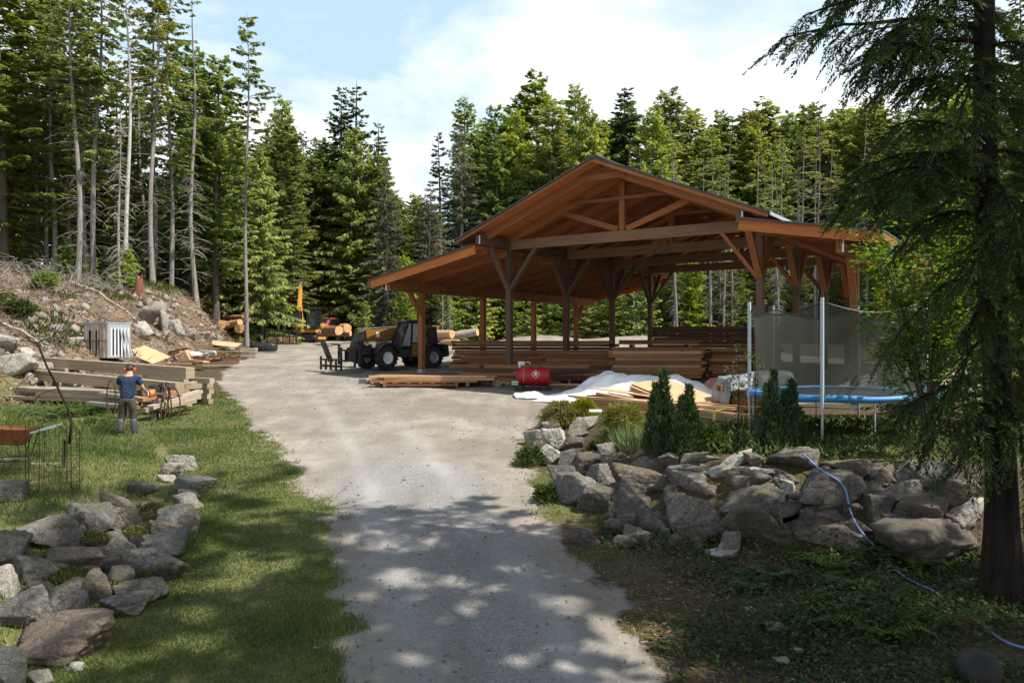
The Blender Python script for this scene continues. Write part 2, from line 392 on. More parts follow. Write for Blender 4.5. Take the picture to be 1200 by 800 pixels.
def gz(x, y, detail=True):
    x = np.asarray(x, float); y = np.asarray(y, float)
    yy = np.maximum(y, -12)
    z = np.where(yy < 33, .08*yy, np.where(yy < 60, 2.64+.042*(yy-33), 3.774+.03*(np.minimum(yy, 160)-60)))+.11*np.maximum(np.minimum(yy, 130)-67, 0)
    d = foot(y)-x
    rise = np.where(d > 0, 4.6*(1-np.exp(-np.maximum(d, 0)/5.0)), 0)
    rise = rise*(1-.45*sst(52, 70, y))
    if detail: rise = rise*(1+.22*fbm(x*.35, y*.35, 0, 4, 3))+sst(0, 2, d)*.30*fbm(x*.9, y*.9, 0, 4, 5)
    z = z+rise
    if detail:   # rocky outcrop of the bank
        z = z+1.5*np.exp(-((x+19.6)**2/5.0+(y-47)**2/14.0))+.8*np.exp(-((x+17.3)**2/3+(y-43)**2/8))
    # right terrace behind the stone wall
    s = sdist(x, y, WALL); top = np.maximum(z, 1.92)
    z = z+(top-z)*sst(.15, 1.75, s)*sst(24, 20, y)
    # left bed behind the rock border
    s2 = sdist(x, y, LEFTW)
    z = z+.42*sst(.2, 1.9, s2)*sst(18.5, 14.5, y)*sst(-22, -13, x)
    # right shoulder: low undulations under the trees
    z = z+.25*sst(1.8, 5, x)*sst(11, 8, y)*(fbm(x*.5, y*.5, 0, 3, 9) if detail else 0)
    # gravel heaps behind the building
    if detail:
        z = z+.75*np.exp(-((x-2)**2/14+(y-52)**2/9))+.6*np.exp(-((x-9)**2/20+(y-56)**2/9))
        z = z+.035*fbm(x*.8, y*.8, 0, 4, 1)+.012*fbm(x*4, y*4, 0, 3, 2)
        tr = sst(.25, .0, np.abs(np.abs(x-(road_l(y)+road_r(np.minimum(y, 16.5)))*.5)-.75))*(y < 17)
        z = z-.02*tr
    return z
def gz1(x, y): return float(gz(np.array([x]), np.array([y]))[0])
def hit(px, py, y0=5.0, y1=140.0):
    """ground point seen at photo pixel px, py"""
    ys = np.arange(y0, y1, .05); xs = (px-600)/F*ys; zr = H+(400.5-py)/F*ys
    g = gz(xs, ys); ok = g >= zr; k = int(np.argmax(ok)) if ok.any() else int(np.argmax((g-zr)/ys+(ys < 15)*-9))
    return Vector((xs[k], ys[k], g[k]))
def at(px, py, Y): return Vector(((px-600)/F*Y, Y, H+(400.5-py)/F*Y))
def gravel_w(x, y):
    n = .42*fbm(x*.35, y*.35, 0, 4, 21)+.5*fbm(x*2.3, y*2.3, 0, 4, 22)
    w = sst(-.35, .45, x-road_l(y)+n)*sst(-.45, .45, road_r(y)-x+n)
    return w*sst(66, 60, y+n*4)
def grass_w(x, y):
    n = .8*fbm(x*.4, y*.4, 0, 4, 31)
    left = sst(0, .8, x+15.5+n*1.5+np.maximum(0, y-24)*.9)*sst(27.5, 24, y+n*2)*(x < -1)
    s = sdist(x, y, WALL)
    terr = sst(1.7, 2.5, s+n*.4)*sst(21.5, 19, y+n)*sst(11.5, 9, x)*.95
    verge = sst(-2.6, -1.2, s+n)*sst(11.8, 13.0, y)*sst(21, 19, y)*(s < -.3)*.75
    return np.maximum(np.maximum(left, terr), verge)
def hill_w(x, y): return sst(-.6, .8, foot(y)-x+.8*fbm(x*.5, y*.5, 0, 3, 41))*sst(70, 58, y)
def m_ground():
    n = NT('ground_surface'); o = n.pos()
    A = n.new('ShaderNodeAttribute'); A.attribute_name = 'w'; sp = n.new('ShaderNodeSeparateColor'); n.t.links.new(A.outputs['Color'], sp.inputs[0])
    wr, wg, wh = sp.outputs[0], sp.outputs[1], sp.outputs[2]
    B = n.attr('road_mid')
    f1 = n.noise(o, 1.0, 6, .6); f2 = n.noise(o, 9, 6, .7); f3 = n.noise(o, 45, 4, .7); f0 = n.noise(o, .28, 4, .55)
    peb = n.vor(o, 55, 'F1', 'Color'); pebd = n.vor(o, 55); pv = n.new('ShaderNodeSeparateColor'); n.t.links.new(peb, pv.inputs[0])
    # tan dirt yard
    dirt = n.ramp(f1, [(.3, (.20,.172,.138)), (.5, (.27,.24,.198)), (.72, (.345,.312,.262))])
    dirt = n.mix(n.ramp(f2, [(.45, 0), (.7, .5)]), dirt, (.15,.12,.09))
    dirt = n.mix(n.ramp(f0, [(.50, 0), (.66, .45)]), dirt, (.145,.118,.09))
    # grey crushed stone of the road
    grv = n.ramp(pv.outputs[0], [(.1, (.15,.148,.143)), (.5, (.215,.212,.204)), (.95, (.32,.315,.30))])
    grv = n.mix(n.ramp(f2, [(.35, 0), (.7, .65)]), grv, (.185,.172,.152))
    road = n.mix(n.ramp(n.math('ADD', B, n.math('MULTIPLY', n.math('SUBTRACT', f1, .5), .7)), [(.12, 0), (.85, .92)]), dirt, grv)
    road = n.mix(n.ramp(n.noise(n.scale(o, (1.6, .35, 1)), 1.0, 5, .6, .3), [(.38, .0), (.64, .5)]), road, (.145,.13,.112))
    road = n.mix(n.ramp(n.noise(o, 4.2, 6, .7), [(.56, 0), (.70, .38)]), road, (.115,.095,.075))
    tk = n.attr('track'); road = n.mix(n.math('MULTIPLY', tk, n.ramp(f1, [(.3, .35), (.7, .95)])), road, (.32,.312,.295))
    # lawn soil
    lawn = n.mix(n.ramp(f1, [(.36, 0), (.62, 1)]), n.ramp(f2, [(.3, (.060,.066,.020)), (.55, (.10,.115,.032)), (.75, (.17,.165,.06))]), n.ramp(f2, [(.3, (.085,.08,.034)), (.6, (.145,.135,.055)), (.8, (.22,.195,.095))]))
    # hillside: needles, bare soil, stones
    hil = n.ramp(f1, [(.28, (.07,.055,.044)), (.45, (.135,.108,.084)), (.6, (.19,.125,.075)), (.75, (.235,.205,.165))])
    hil = n.mix(n.ramp(f2, [(.46, 0), (.66, .7)]), hil, (.10,.072,.055))
    hil = n.mix(n.ramp(n.noise(o, 3.1, 7, .7), [(.58, 0), (.65, .8)]), hil, (.50,.47,.41))
    hil = n.mix(n.ramp(n.noise(o, .8, 4, .6), [(.57, 0), (.68, .55)]), hil, (.13,.14,.045))
    # forest floor
    flo = n.ramp(f2, [(.3, (.030,.022,.014)), (.5, (.068,.048,.030)), (.75, (.13,.10,.062))])
    flo = n.mix(n.ramp(f1, [(.5, 0), (.66, .7)]), flo, (.062,.072,.02))
    c = n.mix(wh, flo, hil); c = n.mix(wg, c, lawn)
    edge = n.math('ADD', wr, n.math('MULTIPLY', n.math('SUBTRACT', f2, .5), .9))
    rm = n.ramp(edge, [(.36, 0), (.62, 1)])
    c = n.mix(rm, c, road)
    h = n.bump(f2, .5, .03); h = n.bump(pebd, .45, .012, h); h = n.bump(f3, .4, .01, h)
    return n.done(c, .95, h, .12)
MAT['ground'] = m_ground()
def build_terrain():
    ys = np.concatenate([np.arange(-14, 5, .5), np.arange(5, 22, .12), np.arange(22, 40, .25), np.arange(40, 72, .5), np.arange(72, 160, 3), [160, 220, 320, 500, 900]])
    xs = np.concatenate([[-900, -500, -300, -180, -120], np.arange(-90, -34, 3), np.arange(-34, -16, .4), np.arange(-16, 12, .16), np.arange(12, 36, .6), np.arange(36, 91, 3), [120, 180, 300, 500, 900]])
    X, Y = np.meshgrid(xs, ys); Z = gz(X, Y)
    nx, ny = len(xs), len(ys)
    V = np.stack([X, Y, Z], -1).reshape(-1, 3)
    wr = gravel_w(X, Y).ravel(); wg = grass_w(X, Y).ravel(); wh = hill_w(X, Y).ravel()
    mid = (sst(17.5, 14, Y+1.2*fbm(X*.5, Y*.5, 0, 3, 77))*sst(.0, 1.3, X-road_l(Y)+.5*fbm(X*.9, Y*.6, 0, 3, 78))*sst(.1, 1.2, road_r(Y)-X+.5*fbm(X*.9, Y*.6, 0, 3, 79))+.55*sst(24, 15, Y)*np.exp(-((X-(-1.5-(Y-13)*.28))**2/1.2))).ravel()
    cxr = (road_l(Y)+road_r(np.minimum(Y, 16.5)))*.5-np.maximum(Y-16.5, 0)*.12; wob_ = .16*fbm(X*.2, Y*.35, 0, 3, 81)
    trk = (np.exp(-((np.abs(X-cxr+wob_)-.78)/.26)**2)*sst(36, 20, Y)*np.clip(.6+.8*fbm(X*.8, Y*.25, 0, 3, 82), 0, 1)).ravel()
    I = np.arange(nx*ny).reshape(ny, nx)
    Q = np.stack([I[:-1, :-1], I[:-1, 1:], I[1:, 1:], I[1:, :-1]], -1).reshape(-1, 4)
    full = np_mesh('tmp', V, Q, None); nr = np.zeros(len(V)*3, dtype=np.float32); full.vertices.foreach_get('normal', nr) if False else None
    nr = np.array([v.normal[:] for v in full.vertices], dtype=np.float32); bpy.data.meshes.remove(full)
    fw = lambda w: w[Q].mean(1)
    cr, cg, ch = fw(wr), fw(wg), fw(wh); cx, cy = fw(V[:, 0]), fw(V[:, 1])
    cls = np.zeros(len(Q), int)
    cls[ch > .5] = 2
    cls[(cg > .45)] = 1
    cls[cr > .5] = 3
    cls[(cls == 3) & (cy < 21)] = 4
    names = {0: 'forest_floor', 1: 'lawn', 2: 'hillside', 3: 'gravel_yard', 4: 'gravel_road'}
    for k, nm in names.items():
        q = Q[cls == k]; used, inv = np.unique(q.ravel(), return_inverse=True)
        me = np_mesh(nm, V[used], inv.reshape(-1, 4), MAT['ground'], None, True)
        a = me.color_attributes.new('w', 'FLOAT_COLOR', 'POINT')
        a.data.foreach_set('color', np.stack([wr[used], wg[used], wh[used], np.ones(len(used))], -1).astype(np.float32).ravel())
        b = me.attributes.new('road_mid', 'FLOAT', 'POINT'); b.data.foreach_set('value', mid[used].astype(np.float32)); b2 = me.attributes.new('track', 'FLOAT', 'POINT'); b2.data.foreach_set('value', trk[used].astype(np.float32))
        me.normals_split_custom_set_from_vertices([tuple(v) for v in nr[used]])
        o = link(nm, me); tag(o, kind='structure')
build_terrain()

# ================================================================ camera, sky, sun
cam = bpy.data.cameras.new('camera'); co = bpy.data.objects.new('camera', cam); COL.objects.link(co)
co.location = (0, 0, H); co.rotation_euler = (R(90), 0, 0); cam.lens = 28; cam.sensor_width = 36; cam.clip_end = 3000; cam.clip_start = .05
cam.shift_y = 0.0
scene.camera = co
SUN_AZ, SUN_EL = 112.0, 57.0     # degrees clockwise from the view direction (+Y), and above the horizon
w = bpy.data.worlds.new('World'); scene.world = w; w.use_nodes = True
nt = w.node_tree; bg = nt.nodes['Background']
sky = nt.nodes.new('ShaderNodeTexSky'); sky.sky_type = 'NISHITA'; sky.sun_disc = False
sky.sun_elevation = R(SUN_EL); sky.sun_rotation = R(SUN_AZ); sky.air_density = 1.0; sky.dust_density = 1.2; sky.ozone_density = 1.0
tc = nt.nodes.new('ShaderNodeTexCoord')
mp = nt.nodes.new('ShaderNodeMapping'); mp.inputs['Scale'].default_value = (1.0, 1.0, 2.3); mp.inputs['Location'].default_value = (.35, .2, .1)
nt.links.new(tc.outputs['Generated'], mp.inputs['Vector'])
cn = nt.nodes.new('ShaderNodeTexNoise'); cn.inputs['Scale'].default_value = 2.6; cn.inputs['Detail'].default_value = 9; cn.inputs['Roughness'].default_value = .56; cn.inputs['Distortion'].default_value = .25
nt.links.new(mp.outputs[0], cn.inputs['Vector'])
cr_ = nt.nodes.new('ShaderNodeValToRGB'); cr_.color_ramp.elements[0].position = .39; cr_.color_ramp.elements[1].position = .56
cr_.color_ramp.elements[0].color = (0, 0, 0, 1)
nt.links.new(cn.outputs['Fac'], cr_.inputs[0])
cn2 = nt.nodes.new('ShaderNodeTexNoise'); cn2.inputs['Scale'].default_value = 5; cn2.inputs['Detail'].default_value = 6
nt.links.new(mp.outputs[0], cn2.inputs['Vector'])
cc = nt.nodes.new('ShaderNodeValToRGB'); cc.color_ramp.elements[0].position = .3; cc.color_ramp.elements[1].position = .6
cc.color_ramp.elements[0].color = (6.2, 6.6, 7.2, 1); cc.color_ramp.elements[1].color = (8.4, 8.5, 8.6, 1)
nt.links.new(cn2.outputs['Fac'], cc.inputs[0])
mx = nt.nodes.new('ShaderNodeMix'); mx.data_type = 'RGBA'
sz = nt.nodes.new('ShaderNodeSeparateXYZ'); nt.links.new(tc.outputs['Generated'], sz.inputs[0])
el = nt.nodes.new('ShaderNodeMapRange'); el.interpolation_type = 'SMOOTHSTEP'; nt.links.new(sz.outputs[2], el.inputs['Value']); el.inputs['From Min'].default_value = .38; el.inputs['From Max'].default_value = .72; el.inputs['To Min'].default_value = 1; el.inputs['To Max'].default_value = .12
m1 = nt.nodes.new('ShaderNodeMath'); m1.operation = 'MULTIPLY'; nt.links.new(cr_.outputs[0], m1.inputs[0]); nt.links.new(el.outputs[0], m1.inputs[1])
m2 = nt.nodes.new('ShaderNodeMath'); m2.operation = 'MULTIPLY'; nt.links.new(el.outputs[0], m2.inputs[0]); m2.inputs[1].default_value = .7
nt.links.new(m1.outputs[0], mx.inputs[0])
mb_ = nt.nodes.new('ShaderNodeMix'); mb_.data_type = 'RGBA'; nt.links.new(m2.outputs[0], mb_.inputs[0]); nt.links.new(sky.outputs[0], mb_.inputs[6]); mb_.inputs[7].default_value = (4.6, 6.3, 7.6, 1); nt.links.new(mb_.outputs[2], mx.inputs[6]); nt.links.new(cc.outputs[0], mx.inputs[7])
nt.links.new(mx.outputs[2], bg.inputs['Color']); bg.inputs['Strength'].default_value = .10
sl = bpy.data.lights.new('sun', 'SUN'); so = bpy.data.objects.new('sun', sl); COL.objects.link(so)
sl.energy = 5.0; sl.angle = R(.53); sl.color = (1, .95, .87)
sd = Vector((math.sin(R(SUN_AZ))*math.cos(R(SUN_EL)), math.cos(R(SUN_AZ))*math.cos(R(SUN_EL)), math.sin(R(SUN_EL))))
so.rotation_euler = sd.to_track_quat('Z', 'Y').to_euler(); so.location = (40, 0, 60)
vs = scene.view_settings; vs.view_transform = 'Standard'; vs.look = 'None'; vs.exposure = 0.68; vs.gamma = 1.0; vs.use_curve_mapping = False
scene.cycles.max_bounces = 6; scene.cycles.transparent_max_bounces = 12; scene.cycles.use_denoising = True
scene.cycles.diffuse_bounces = 4
# ================================================================ timber-frame building
TH, UL, UB, UW, UR = .596, 4.27, 4.177, 9.30, 2.71
cT, sT = math.cos(TH), math.sin(TH)
def B(u, v, w): return Vector((-3.63+(u+UL)*cT+v*sT, 32-(u+UL)*sT+v*cT, H+w))
UD = Vector((cT, -sT, 0)); VD = Vector((sT, cT, 0)); ZD = Vector((0, 0, 1))
def building():
    base = B(UW/2, 0, 0); base.z = gz1(base.x, base.y)
    root = empty('timber_shed', base, 0, 'big open timber-frame shed with gabled roof and two lean-to wings', 'open shed')
    off = base
    T, G, D = MAT['timber'], MAT['timber_grey'], MAT['deck']
    def part(name, m, fn, parent=root, **k):
        mb = MB(off); fn(mb); return mb.build(name, m, parent, bevel=0, **k)
    VN, VF = -1.97, 3*UB+1.97
    ps = .205
    # posts with their braces
    for r, (u, top, mat, k0, k1) in enumerate(((-UL, 1.94, T, 0, 4), (0, 3.40, G, 0, 4), (UW, 3.40, G, 0, 4), (UW+UR, 2.36, T, 0, 4))):
        for k in range(k0, k1):
            v = k*UB; p = B(u, v, 0); g = gz1(p.x, p.y)
            a = B(u, v, 0); a.z = g-.25; b = B(u, v, top)
            po = part('post', mat, lambda mb: mb.beam(a, b, ps, ps, UD))
            part('post_foot', MAT['galv'], lambda mb: mb.beam(Vector((a.x, a.y, g-.05)), Vector((a.x, a.y, g+.12)), ps+.03, ps+.03, UD), po)
            main = r in (1, 2)
            lo = 1.95 if main else 1.05
            dirs = []
            if main:
                dirs += [(0, -1.25), (0, 1.25)]
                dirs += [(1.2, 0)] if r == 1 else [(-1.2, 0)]
            else:
                dirs = [(0, -.75)] if k == 0 else ([(0, .75)] if k == 3 else [])
            for du, dv in dirs:
                q0 = B(u+du*.06, v+dv*.06, lo); q1 = B(u+du, v+dv, top+.02)
                part('brace', T if (r != 1) else G, lambda mb: mb.beam(q0, q1, .12, .19, UD if dv else VD), po)
    # long plates and eave beams
    for u, w0, w1, wd, m in ((0, 3.40, 3.73, .2, G), (UW, 3.40, 3.73, .2, G), (-UL, 1.94, 2.42, .2, T), (UW+UR, 2.36, 2.83, .2, T)):
        pl = part('eave_beam' if abs(w0-3.4) > .1 else 'wall_plate', m, lambda mb: mb.beam(B(u, VN, (w0+w1)/2), B(u, VF, (w0+w1)/2), wd, w1-w0))
        part('beam_end_cap', MAT['white_paint'] if w0 < 3 else MAT['galv'], lambda mb: mb.beam(B(u-(.085 if u < 0 else -.085), VN-.012, (w0+w1)/2), B(u-(.085 if u < 0 else -.085), VN-.002, (w0+w1)/2), .05, w1-w0-.02), pl)
    SL = (5.62-3.74)/(UW/2)           # rafter line of the main roof
    ra = lambda u: 5.62-abs(u-UW/2)*SL
    # trusses
    for k in range(4):
        v = k*UB
        tr = part('truss_chord', MAT['chord'], lambda mb: mb.beam(B(-.1, v, 3.57), B(UW+.1, v, 3.57), .17, .352))
        dv = .002*k
        for s in (-1, 1):
            part('truss_rafter', T, lambda mb: mb.beam(B(UW/2+s*(UW/2+.35), v, ra(UW/2+s*(UW/2+.35))-.02), B(UW/2+s*.02, v, ra(UW/2)-.02), .15, .28), tr)
            part('truss_strut', T, lambda mb: mb.beam(B(UW/2+s*.16, v-.01, 3.80), B(UW/2+s*2.35, v-.01, ra(UW/2+2.35)-.12), .12, .19), tr)
        part('king_post', T, lambda mb: mb.beam(B(UW/2, v, 3.74), B(UW/2, v, 5.42), .16, .2, UD), tr)
        part('collar_tie', T, lambda mb: mb.beam(B(UW/2-2.0, v-.13, 4.84), B(UW/2+2.0, v-.13, 4.84), .04, .12), tr)
        part('collar_beam', T, lambda mb: mb.beam(B(UW/2-1.25, v+.13, 5.15), B(UW/2+1.25, v+.13, 5.15), .1, .26), tr)
    # fly rafters of both overhanging gables
    for v in (-1.45, 3*UB+1.45):
        for s in (-1, 1):
            part('fly_rafter', T, lambda mb: mb.beam(B(UW/2+s*(UW/2+.15), v, ra(UW/2+s*(UW/2+.15))), B(UW/2+s*.01, v, ra(UW/2)), .14, .28))
        part('fly_collar', T, lambda mb: mb.beam(B(UW/2-.85, v-.1, 5.32), B(UW/2+.85, v-.1, 5.32), .06, .2))
    # common rafters between the trusses
    for j in range(1, 12):
        v = -1.45+j*1.29
        if min(abs(v-k*UB) for k in range(4)) < .3: continue
        for s in (-1, 1):
            part('common_rafter', T, lambda mb: mb.beam(B(UW/2+s*(UW/2+.55), v, ra(UW/2+s*(UW/2+.55))+.06), B(UW/2+s*.01, v, ra(UW/2)+.06), .06, .18))
    # main roof: boards below, metal above
    VN2, VF2 = -1.86-.25, 3*UB+2.1
    def slab(mb, u0, w0, u1, w1, t, va=VN2, vb=VF2, n=None):
        w_ = abs(u1-u0); n = n or max(1, int(w_/.19))
        for i in range(n):
            a, b = i/n, (i+1)/n
            P = []
            for ww in (0, t):
                for uu, vv in ((a, va), (a, vb), (b, vb), (b, va)):
                    P.append(B(u0+(u1-u0)*uu, vv, w0+(w1-w0)*uu+ww))
            P = [P[0], P[1], P[2], P[3], P[4], P[5], P[6], P[7]]
            if u1 > u0: P = [P[3], P[2], P[1], P[0], P[7], P[6], P[5], P[4]]
            mb.hexa(P, vb-va, w_/n, t)
    dz = .155
    eu = .86
    for s in (-1, 1):
        rf = part('roof_boards', D, lambda mb: slab(mb, UW/2+s*(UW/2+eu), ra(UW/2+s*(UW/2+eu))+dz, UW/2, ra(UW/2)+dz, .028))
        part('metal_roofing', MAT['roof'], lambda mb: slab(mb, UW/2+s*(UW/2+eu+.05), ra(UW/2+s*(UW/2+eu+.05))+dz+.034, UW/2, ra(UW/2)+dz+.034, .05, VN2-.06, VF2+.06, 1), rf)
        part('eave_flashing', MAT['galv'], lambda mb: mb.beam(B(UW/2+s*(UW/2+eu+.075), VN2-.06, ra(UW/2+s*(UW/2+eu))+dz), B(UW/2+s*(UW/2+eu+.075), VF2+.06, ra(UW/2+s*(UW/2+eu))+dz), .03, .1), rf)
        part('bargeboard', T, lambda mb: mb.beam(B(UW/2+s*(UW/2+eu), VN2-.02, ra(UW/2+s*(UW/2+eu))+dz-.045), B(UW/2+s*.02, VN2-.02, ra(UW/2)+dz-.045), .03, .1), rf)
    part('ridge_cap', MAT['roof'], lambda mb: (mb.beam(B(UW/2, VN2-.08, ra(UW/2)+dz+.085), B(UW/2, VF2+.08, ra(UW/2)+dz+.085), .36, .05)))
    # lean-to roofs
    for s, u_in, w_in, u_out, w_out, ub in ((-1, -.02, 3.31, -UL-.78, 2.29, -UL), (1, UW+.02, 3.42, UW+UR+1.06, 2.78, UW+UR)):
        # board deck
        d = part('lean_to_boards', D, lambda mb: slab(mb, u_in, w_in+.03, u_out, w_out+.03, .026, VN-.18, VF+.18))
        part('lean_to_roofing', MAT['roof'], lambda mb: slab(mb, u_in, w_in+.062, u_out-(.05 if s < 0 else -.05), w_out+.05, .045, VN-.24, VF+.24, 1), d)
        sl = (w_out-w_in)/(u_out-u_in)
        n = 27
        for j in range(n):
            v = VN-.12+(VF-VN+.24)*j/(n-1)
            o_ = .06 if j in (0, n-1) else .04
            hh = .28 if j in (0, n-1) else .2
            uo = u_out+(.01 if s < 0 else -.01)
            part('lean_to_rafter', T if 0 < j < n-1 else D, lambda mb: mb.beam(B(u_in, v, w_in+.026-hh/2), B(uo, v, w_out+.026-hh/2), o_, hh), d)
        part('fascia_board', T, lambda mb: mb.beam(B(u_out+(-.02 if s < 0 else .02), VN-.2, w_out-.06), B(u_out+(-.02 if s < 0 else .02), VF+.2, w_out-.06), .03, .19), d)
    # sloping tie between right main post and the right wing's first post
    part('sloping_tie', T, lambda mb: mb.beam(B(UW+.1, -.14, 3.38), B(UW+UR-.05, -.14, 2.22), .08, .1))
    # rainwater pipe on the far right corner
    p = B(UW+UR+1.1, VN+.9, 2.6)
    part('downpipe', MAT['galv'], lambda mb: mb.tube([p, p+Vector((.05, 0, -.25)), p+Vector((-.12, .05, -.42)), p+Vector((-.14, .06, -.6))], .045, 8))
building()
# ================================================================ trees
def cards(P, D, L, W, up=None, roll=.5, rg=rng):
    """kite-shaped leaf cards: base points P, directions D, lengths L, widths W -> verts, quads"""
    n = len(P); D = D/np.maximum(np.linalg.norm(D, axis=1, keepdims=True), 1e-6)
    u = np.tile(np.array([[0, 0, 1.0]]), (n, 1)) if up is None else up
    u = u+rg.normal(0, roll, (n, 3))
    S = np.cross(D, u); S /= np.maximum(np.linalg.norm(S, axis=1, keepdims=True), 1e-6)
    L = L[:, None]; W = W[:, None]
    V = np.stack([P-S*W*.12, P+D*L*.55-S*W*.5, P+D*L, P+D*L*.55+S*W*.5], 1)
    return V.reshape(-1, 3), np.arange(n*4).reshape(n, 4)
def tri_tube(paths, n=3):
    """many thin limbs in one array mesh: paths = [(points (k,3), radii (k))]"""
    Vs = []; Qs = []; o = 0
    ang = np.arange(n)*2*np.pi/n
    for P, r in paths:
        P = np.asarray(P); k = len(P); d = np.gradient(P, axis=0); d /= np.maximum(np.linalg.norm(d, axis=1, keepdims=True), 1e-6)
        ref = np.where(np.abs(d[:, 2:3]) < .9, np.array([[0, 0, 1.0]]), np.array([[1.0, 0, 0]]))
        s = np.cross(d, ref); s /= np.maximum(np.linalg.norm(s, axis=1, keepdims=True), 1e-6); u = np.cross(s, d)
        ring = P[:, None]+(s[:, None]*np.cos(ang)[None, :, None]+u[:, None]*np.sin(ang)[None, :, None])*np.asarray(r)[:, None, None]
        Vs.append(ring.reshape(-1, 3)); I = o+np.arange(k*n).reshape(k, n)
        a, b = I[:-1], I[1:]
        Qs.append(np.stack([a, np.roll(a, -1, 1), np.roll(b, -1, 1), b], -1).reshape(-1, 4)); o += k*n
    return np.concatenate(Vs), np.concatenate(Qs)
def conifer(seed, Ht, r0, cs, Wd, prof, droop, step, nb, tl, tw, dens, dead=.0, wob=.15, pitch=(.5, -.1), clump=0.0, limb_r=.03, side=.75, hang=.25, gaps=.0):
    """returns (trunk mesh arrays, crown arrays). Ht total height, cs crown start 0..1, Wd half width"""
    g = np.random.default_rng(seed)
    ph = g.uniform(0, 6.28, 4)
    def ax(z):
        t = z/Ht
        return np.array([wob*np.sin(t*3+ph[0])*t+wob*.3*np.sin(t*9+ph[1]), wob*np.sin(t*2.6+ph[2])*t+wob*.3*np.sin(t*8+ph[3]), z])
    zs = np.linspace(-.4, Ht, 22)
    trunk = [(np.array([ax(z) for z in zs]), np.maximum(r0*(1-np.maximum(zs, 0)/Ht)**.75*(1+.5*np.exp(-np.maximum(zs, 0)/.5)), .012))]
    tv, tq = tri_tube(trunk, 9)
    limbs = []; P = []; D = []; L = []; Wt = []; A = []
    z = cs*Ht
    while z < Ht*.995:
        t = (z-cs*Ht)/(Ht-cs*Ht)
        n = max(2, int(round(nb*g.uniform(.7, 1.2)*(1-.3*t))))
        a0 = g.uniform(0, 6.28)
        for k in range(n):
            if g.random() < gaps: continue
            Lb = Wd*prof(t)*g.uniform(.55, 1.18)+.12
            az = a0+k*6.28/n+g.normal(0, .35); out = np.array([math.cos(az), math.sin(az), 0])
            pt = pitch[1]+(pitch[0]-pitch[1])*t+g.normal(0, .1)
            zz = z+g.normal(0, step*.35)
            s = np.linspace(0, 1, 6)
            dr = droop*(1-.5*t)*g.uniform(.6, 1.4)
            pts = ax(min(zz, Ht))[None]+out[None]*(s*Lb)[:, None]
            pts[:, 2] += Lb*(pt*s-dr*s**2+.35*dr*s**4)
            lat = np.array([-out[1], out[0], 0])*g.normal(0, .12)*Lb
            pts += lat[None]*(s**2)[:, None]
            if Lb > .5: limbs.append((pts, limb_r*(.35+Lb/max(Wd, .1))*(1-.8*s)+.004))
            m = int(Lb*dens)+2
            ss = g.uniform(.08 if cs < .2 else .18, 1.02, m); 
            ii = np.clip(ss*5, 0, 4.999); i0 = ii.astype(int); f = (ii-i0)[:, None]
            pp = pts[i0]*(1-f)+pts[np.minimum(i0+1, 5)]*f
            tg = pts[np.minimum(i0+1, 5)]-pts[i0]; tg /= np.linalg.norm(tg, axis=1, keepdims=True)
            sd = np.where(g.random(m) < .5, -1, 1)[:, None]*np.stack([-tg[:, 1], tg[:, 0], np.zeros(m)], 1)
            dd = tg*g.uniform(.45, 1.1, (m, 1))+sd*side*g.uniform(.2, 1.3, (m, 1)); dd[:, 2] -= hang*g.uniform(.2, 1.7, m)
            ll = tl*(1.15-.5*ss)*g.uniform(.55, 1.35, m)*min(1, .45+Lb*.6)
            # each twig: a main card and two smaller side cards
            P += [pp]; D += [dd]; L += [ll]; Wt += [tw*g.uniform(.7, 1.3, m)]; 
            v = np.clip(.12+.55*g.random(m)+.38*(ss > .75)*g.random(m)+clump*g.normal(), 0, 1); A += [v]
            for sg in (-1, 1):
                d2 = dd+sg*np.cross(dd, np.array([0, 0, 1.0]))*.7; d2[:, 2] -= hang*.6
                P += [pp+dd/np.linalg.norm(dd, axis=1, keepdims=True)*(ll*.3)[:, None]]; D += [d2]; L += [ll*.6]; Wt += [tw*.75*g.uniform(.7, 1.3, m)]; A += [np.clip(v+g.normal(0, .1, m), 0, 1)]
        z += step*g.uniform(.6, 1.4)*(1-.35*t)
    # dead lower limbs
    if dead:
        for k in range(int(dead*Ht)):
            z = g.uniform(.08, max(cs, .12)+.1)*Ht; az = g.uniform(0, 6.28); Lb = g.uniform(.4, 1.0)*Wd*.75; s = np.linspace(0, 1, 6)
            out = np.array([math.cos(az), math.sin(az), 0]); pts = ax(z)[None]+out[None]*(s*Lb)[:, None]; pts[:, 2] += Lb*(g.uniform(-.1, .25)*s-g.uniform(.2, .7)*s**2)
            limbs.append((pts, .022*(1-.75*s)+.005))
            for q in range(g.integers(1, 5)):
                i = g.integers(1, 5); d = out*g.uniform(.2, 1)+np.array([g.normal(), g.normal(), g.normal()*.4-.3]); l2 = g.uniform(.2, .5)*Lb
                limbs.append((pts[i][None]+d[None]/np.linalg.norm(d)*(np.linspace(0, 1, 3)*l2)[:, None], .011*(1-.7*np.linspace(0, 1, 3))+.003))
    P = np.concatenate(P); D = np.concatenate(D); L = np.concatenate(L); Wt = np.concatenate(Wt); A = np.concatenate(A)
    cv, cq = cards(P, D, L, Wt*1.25, None, 1.1, g)
    lv, lq = tri_tube(limbs, 3) if limbs else (np.zeros((0, 3)), np.zeros((0, 4), int))
    return (tv, tq), (lv, lq), (cv, cq, A)
PROTO = {}
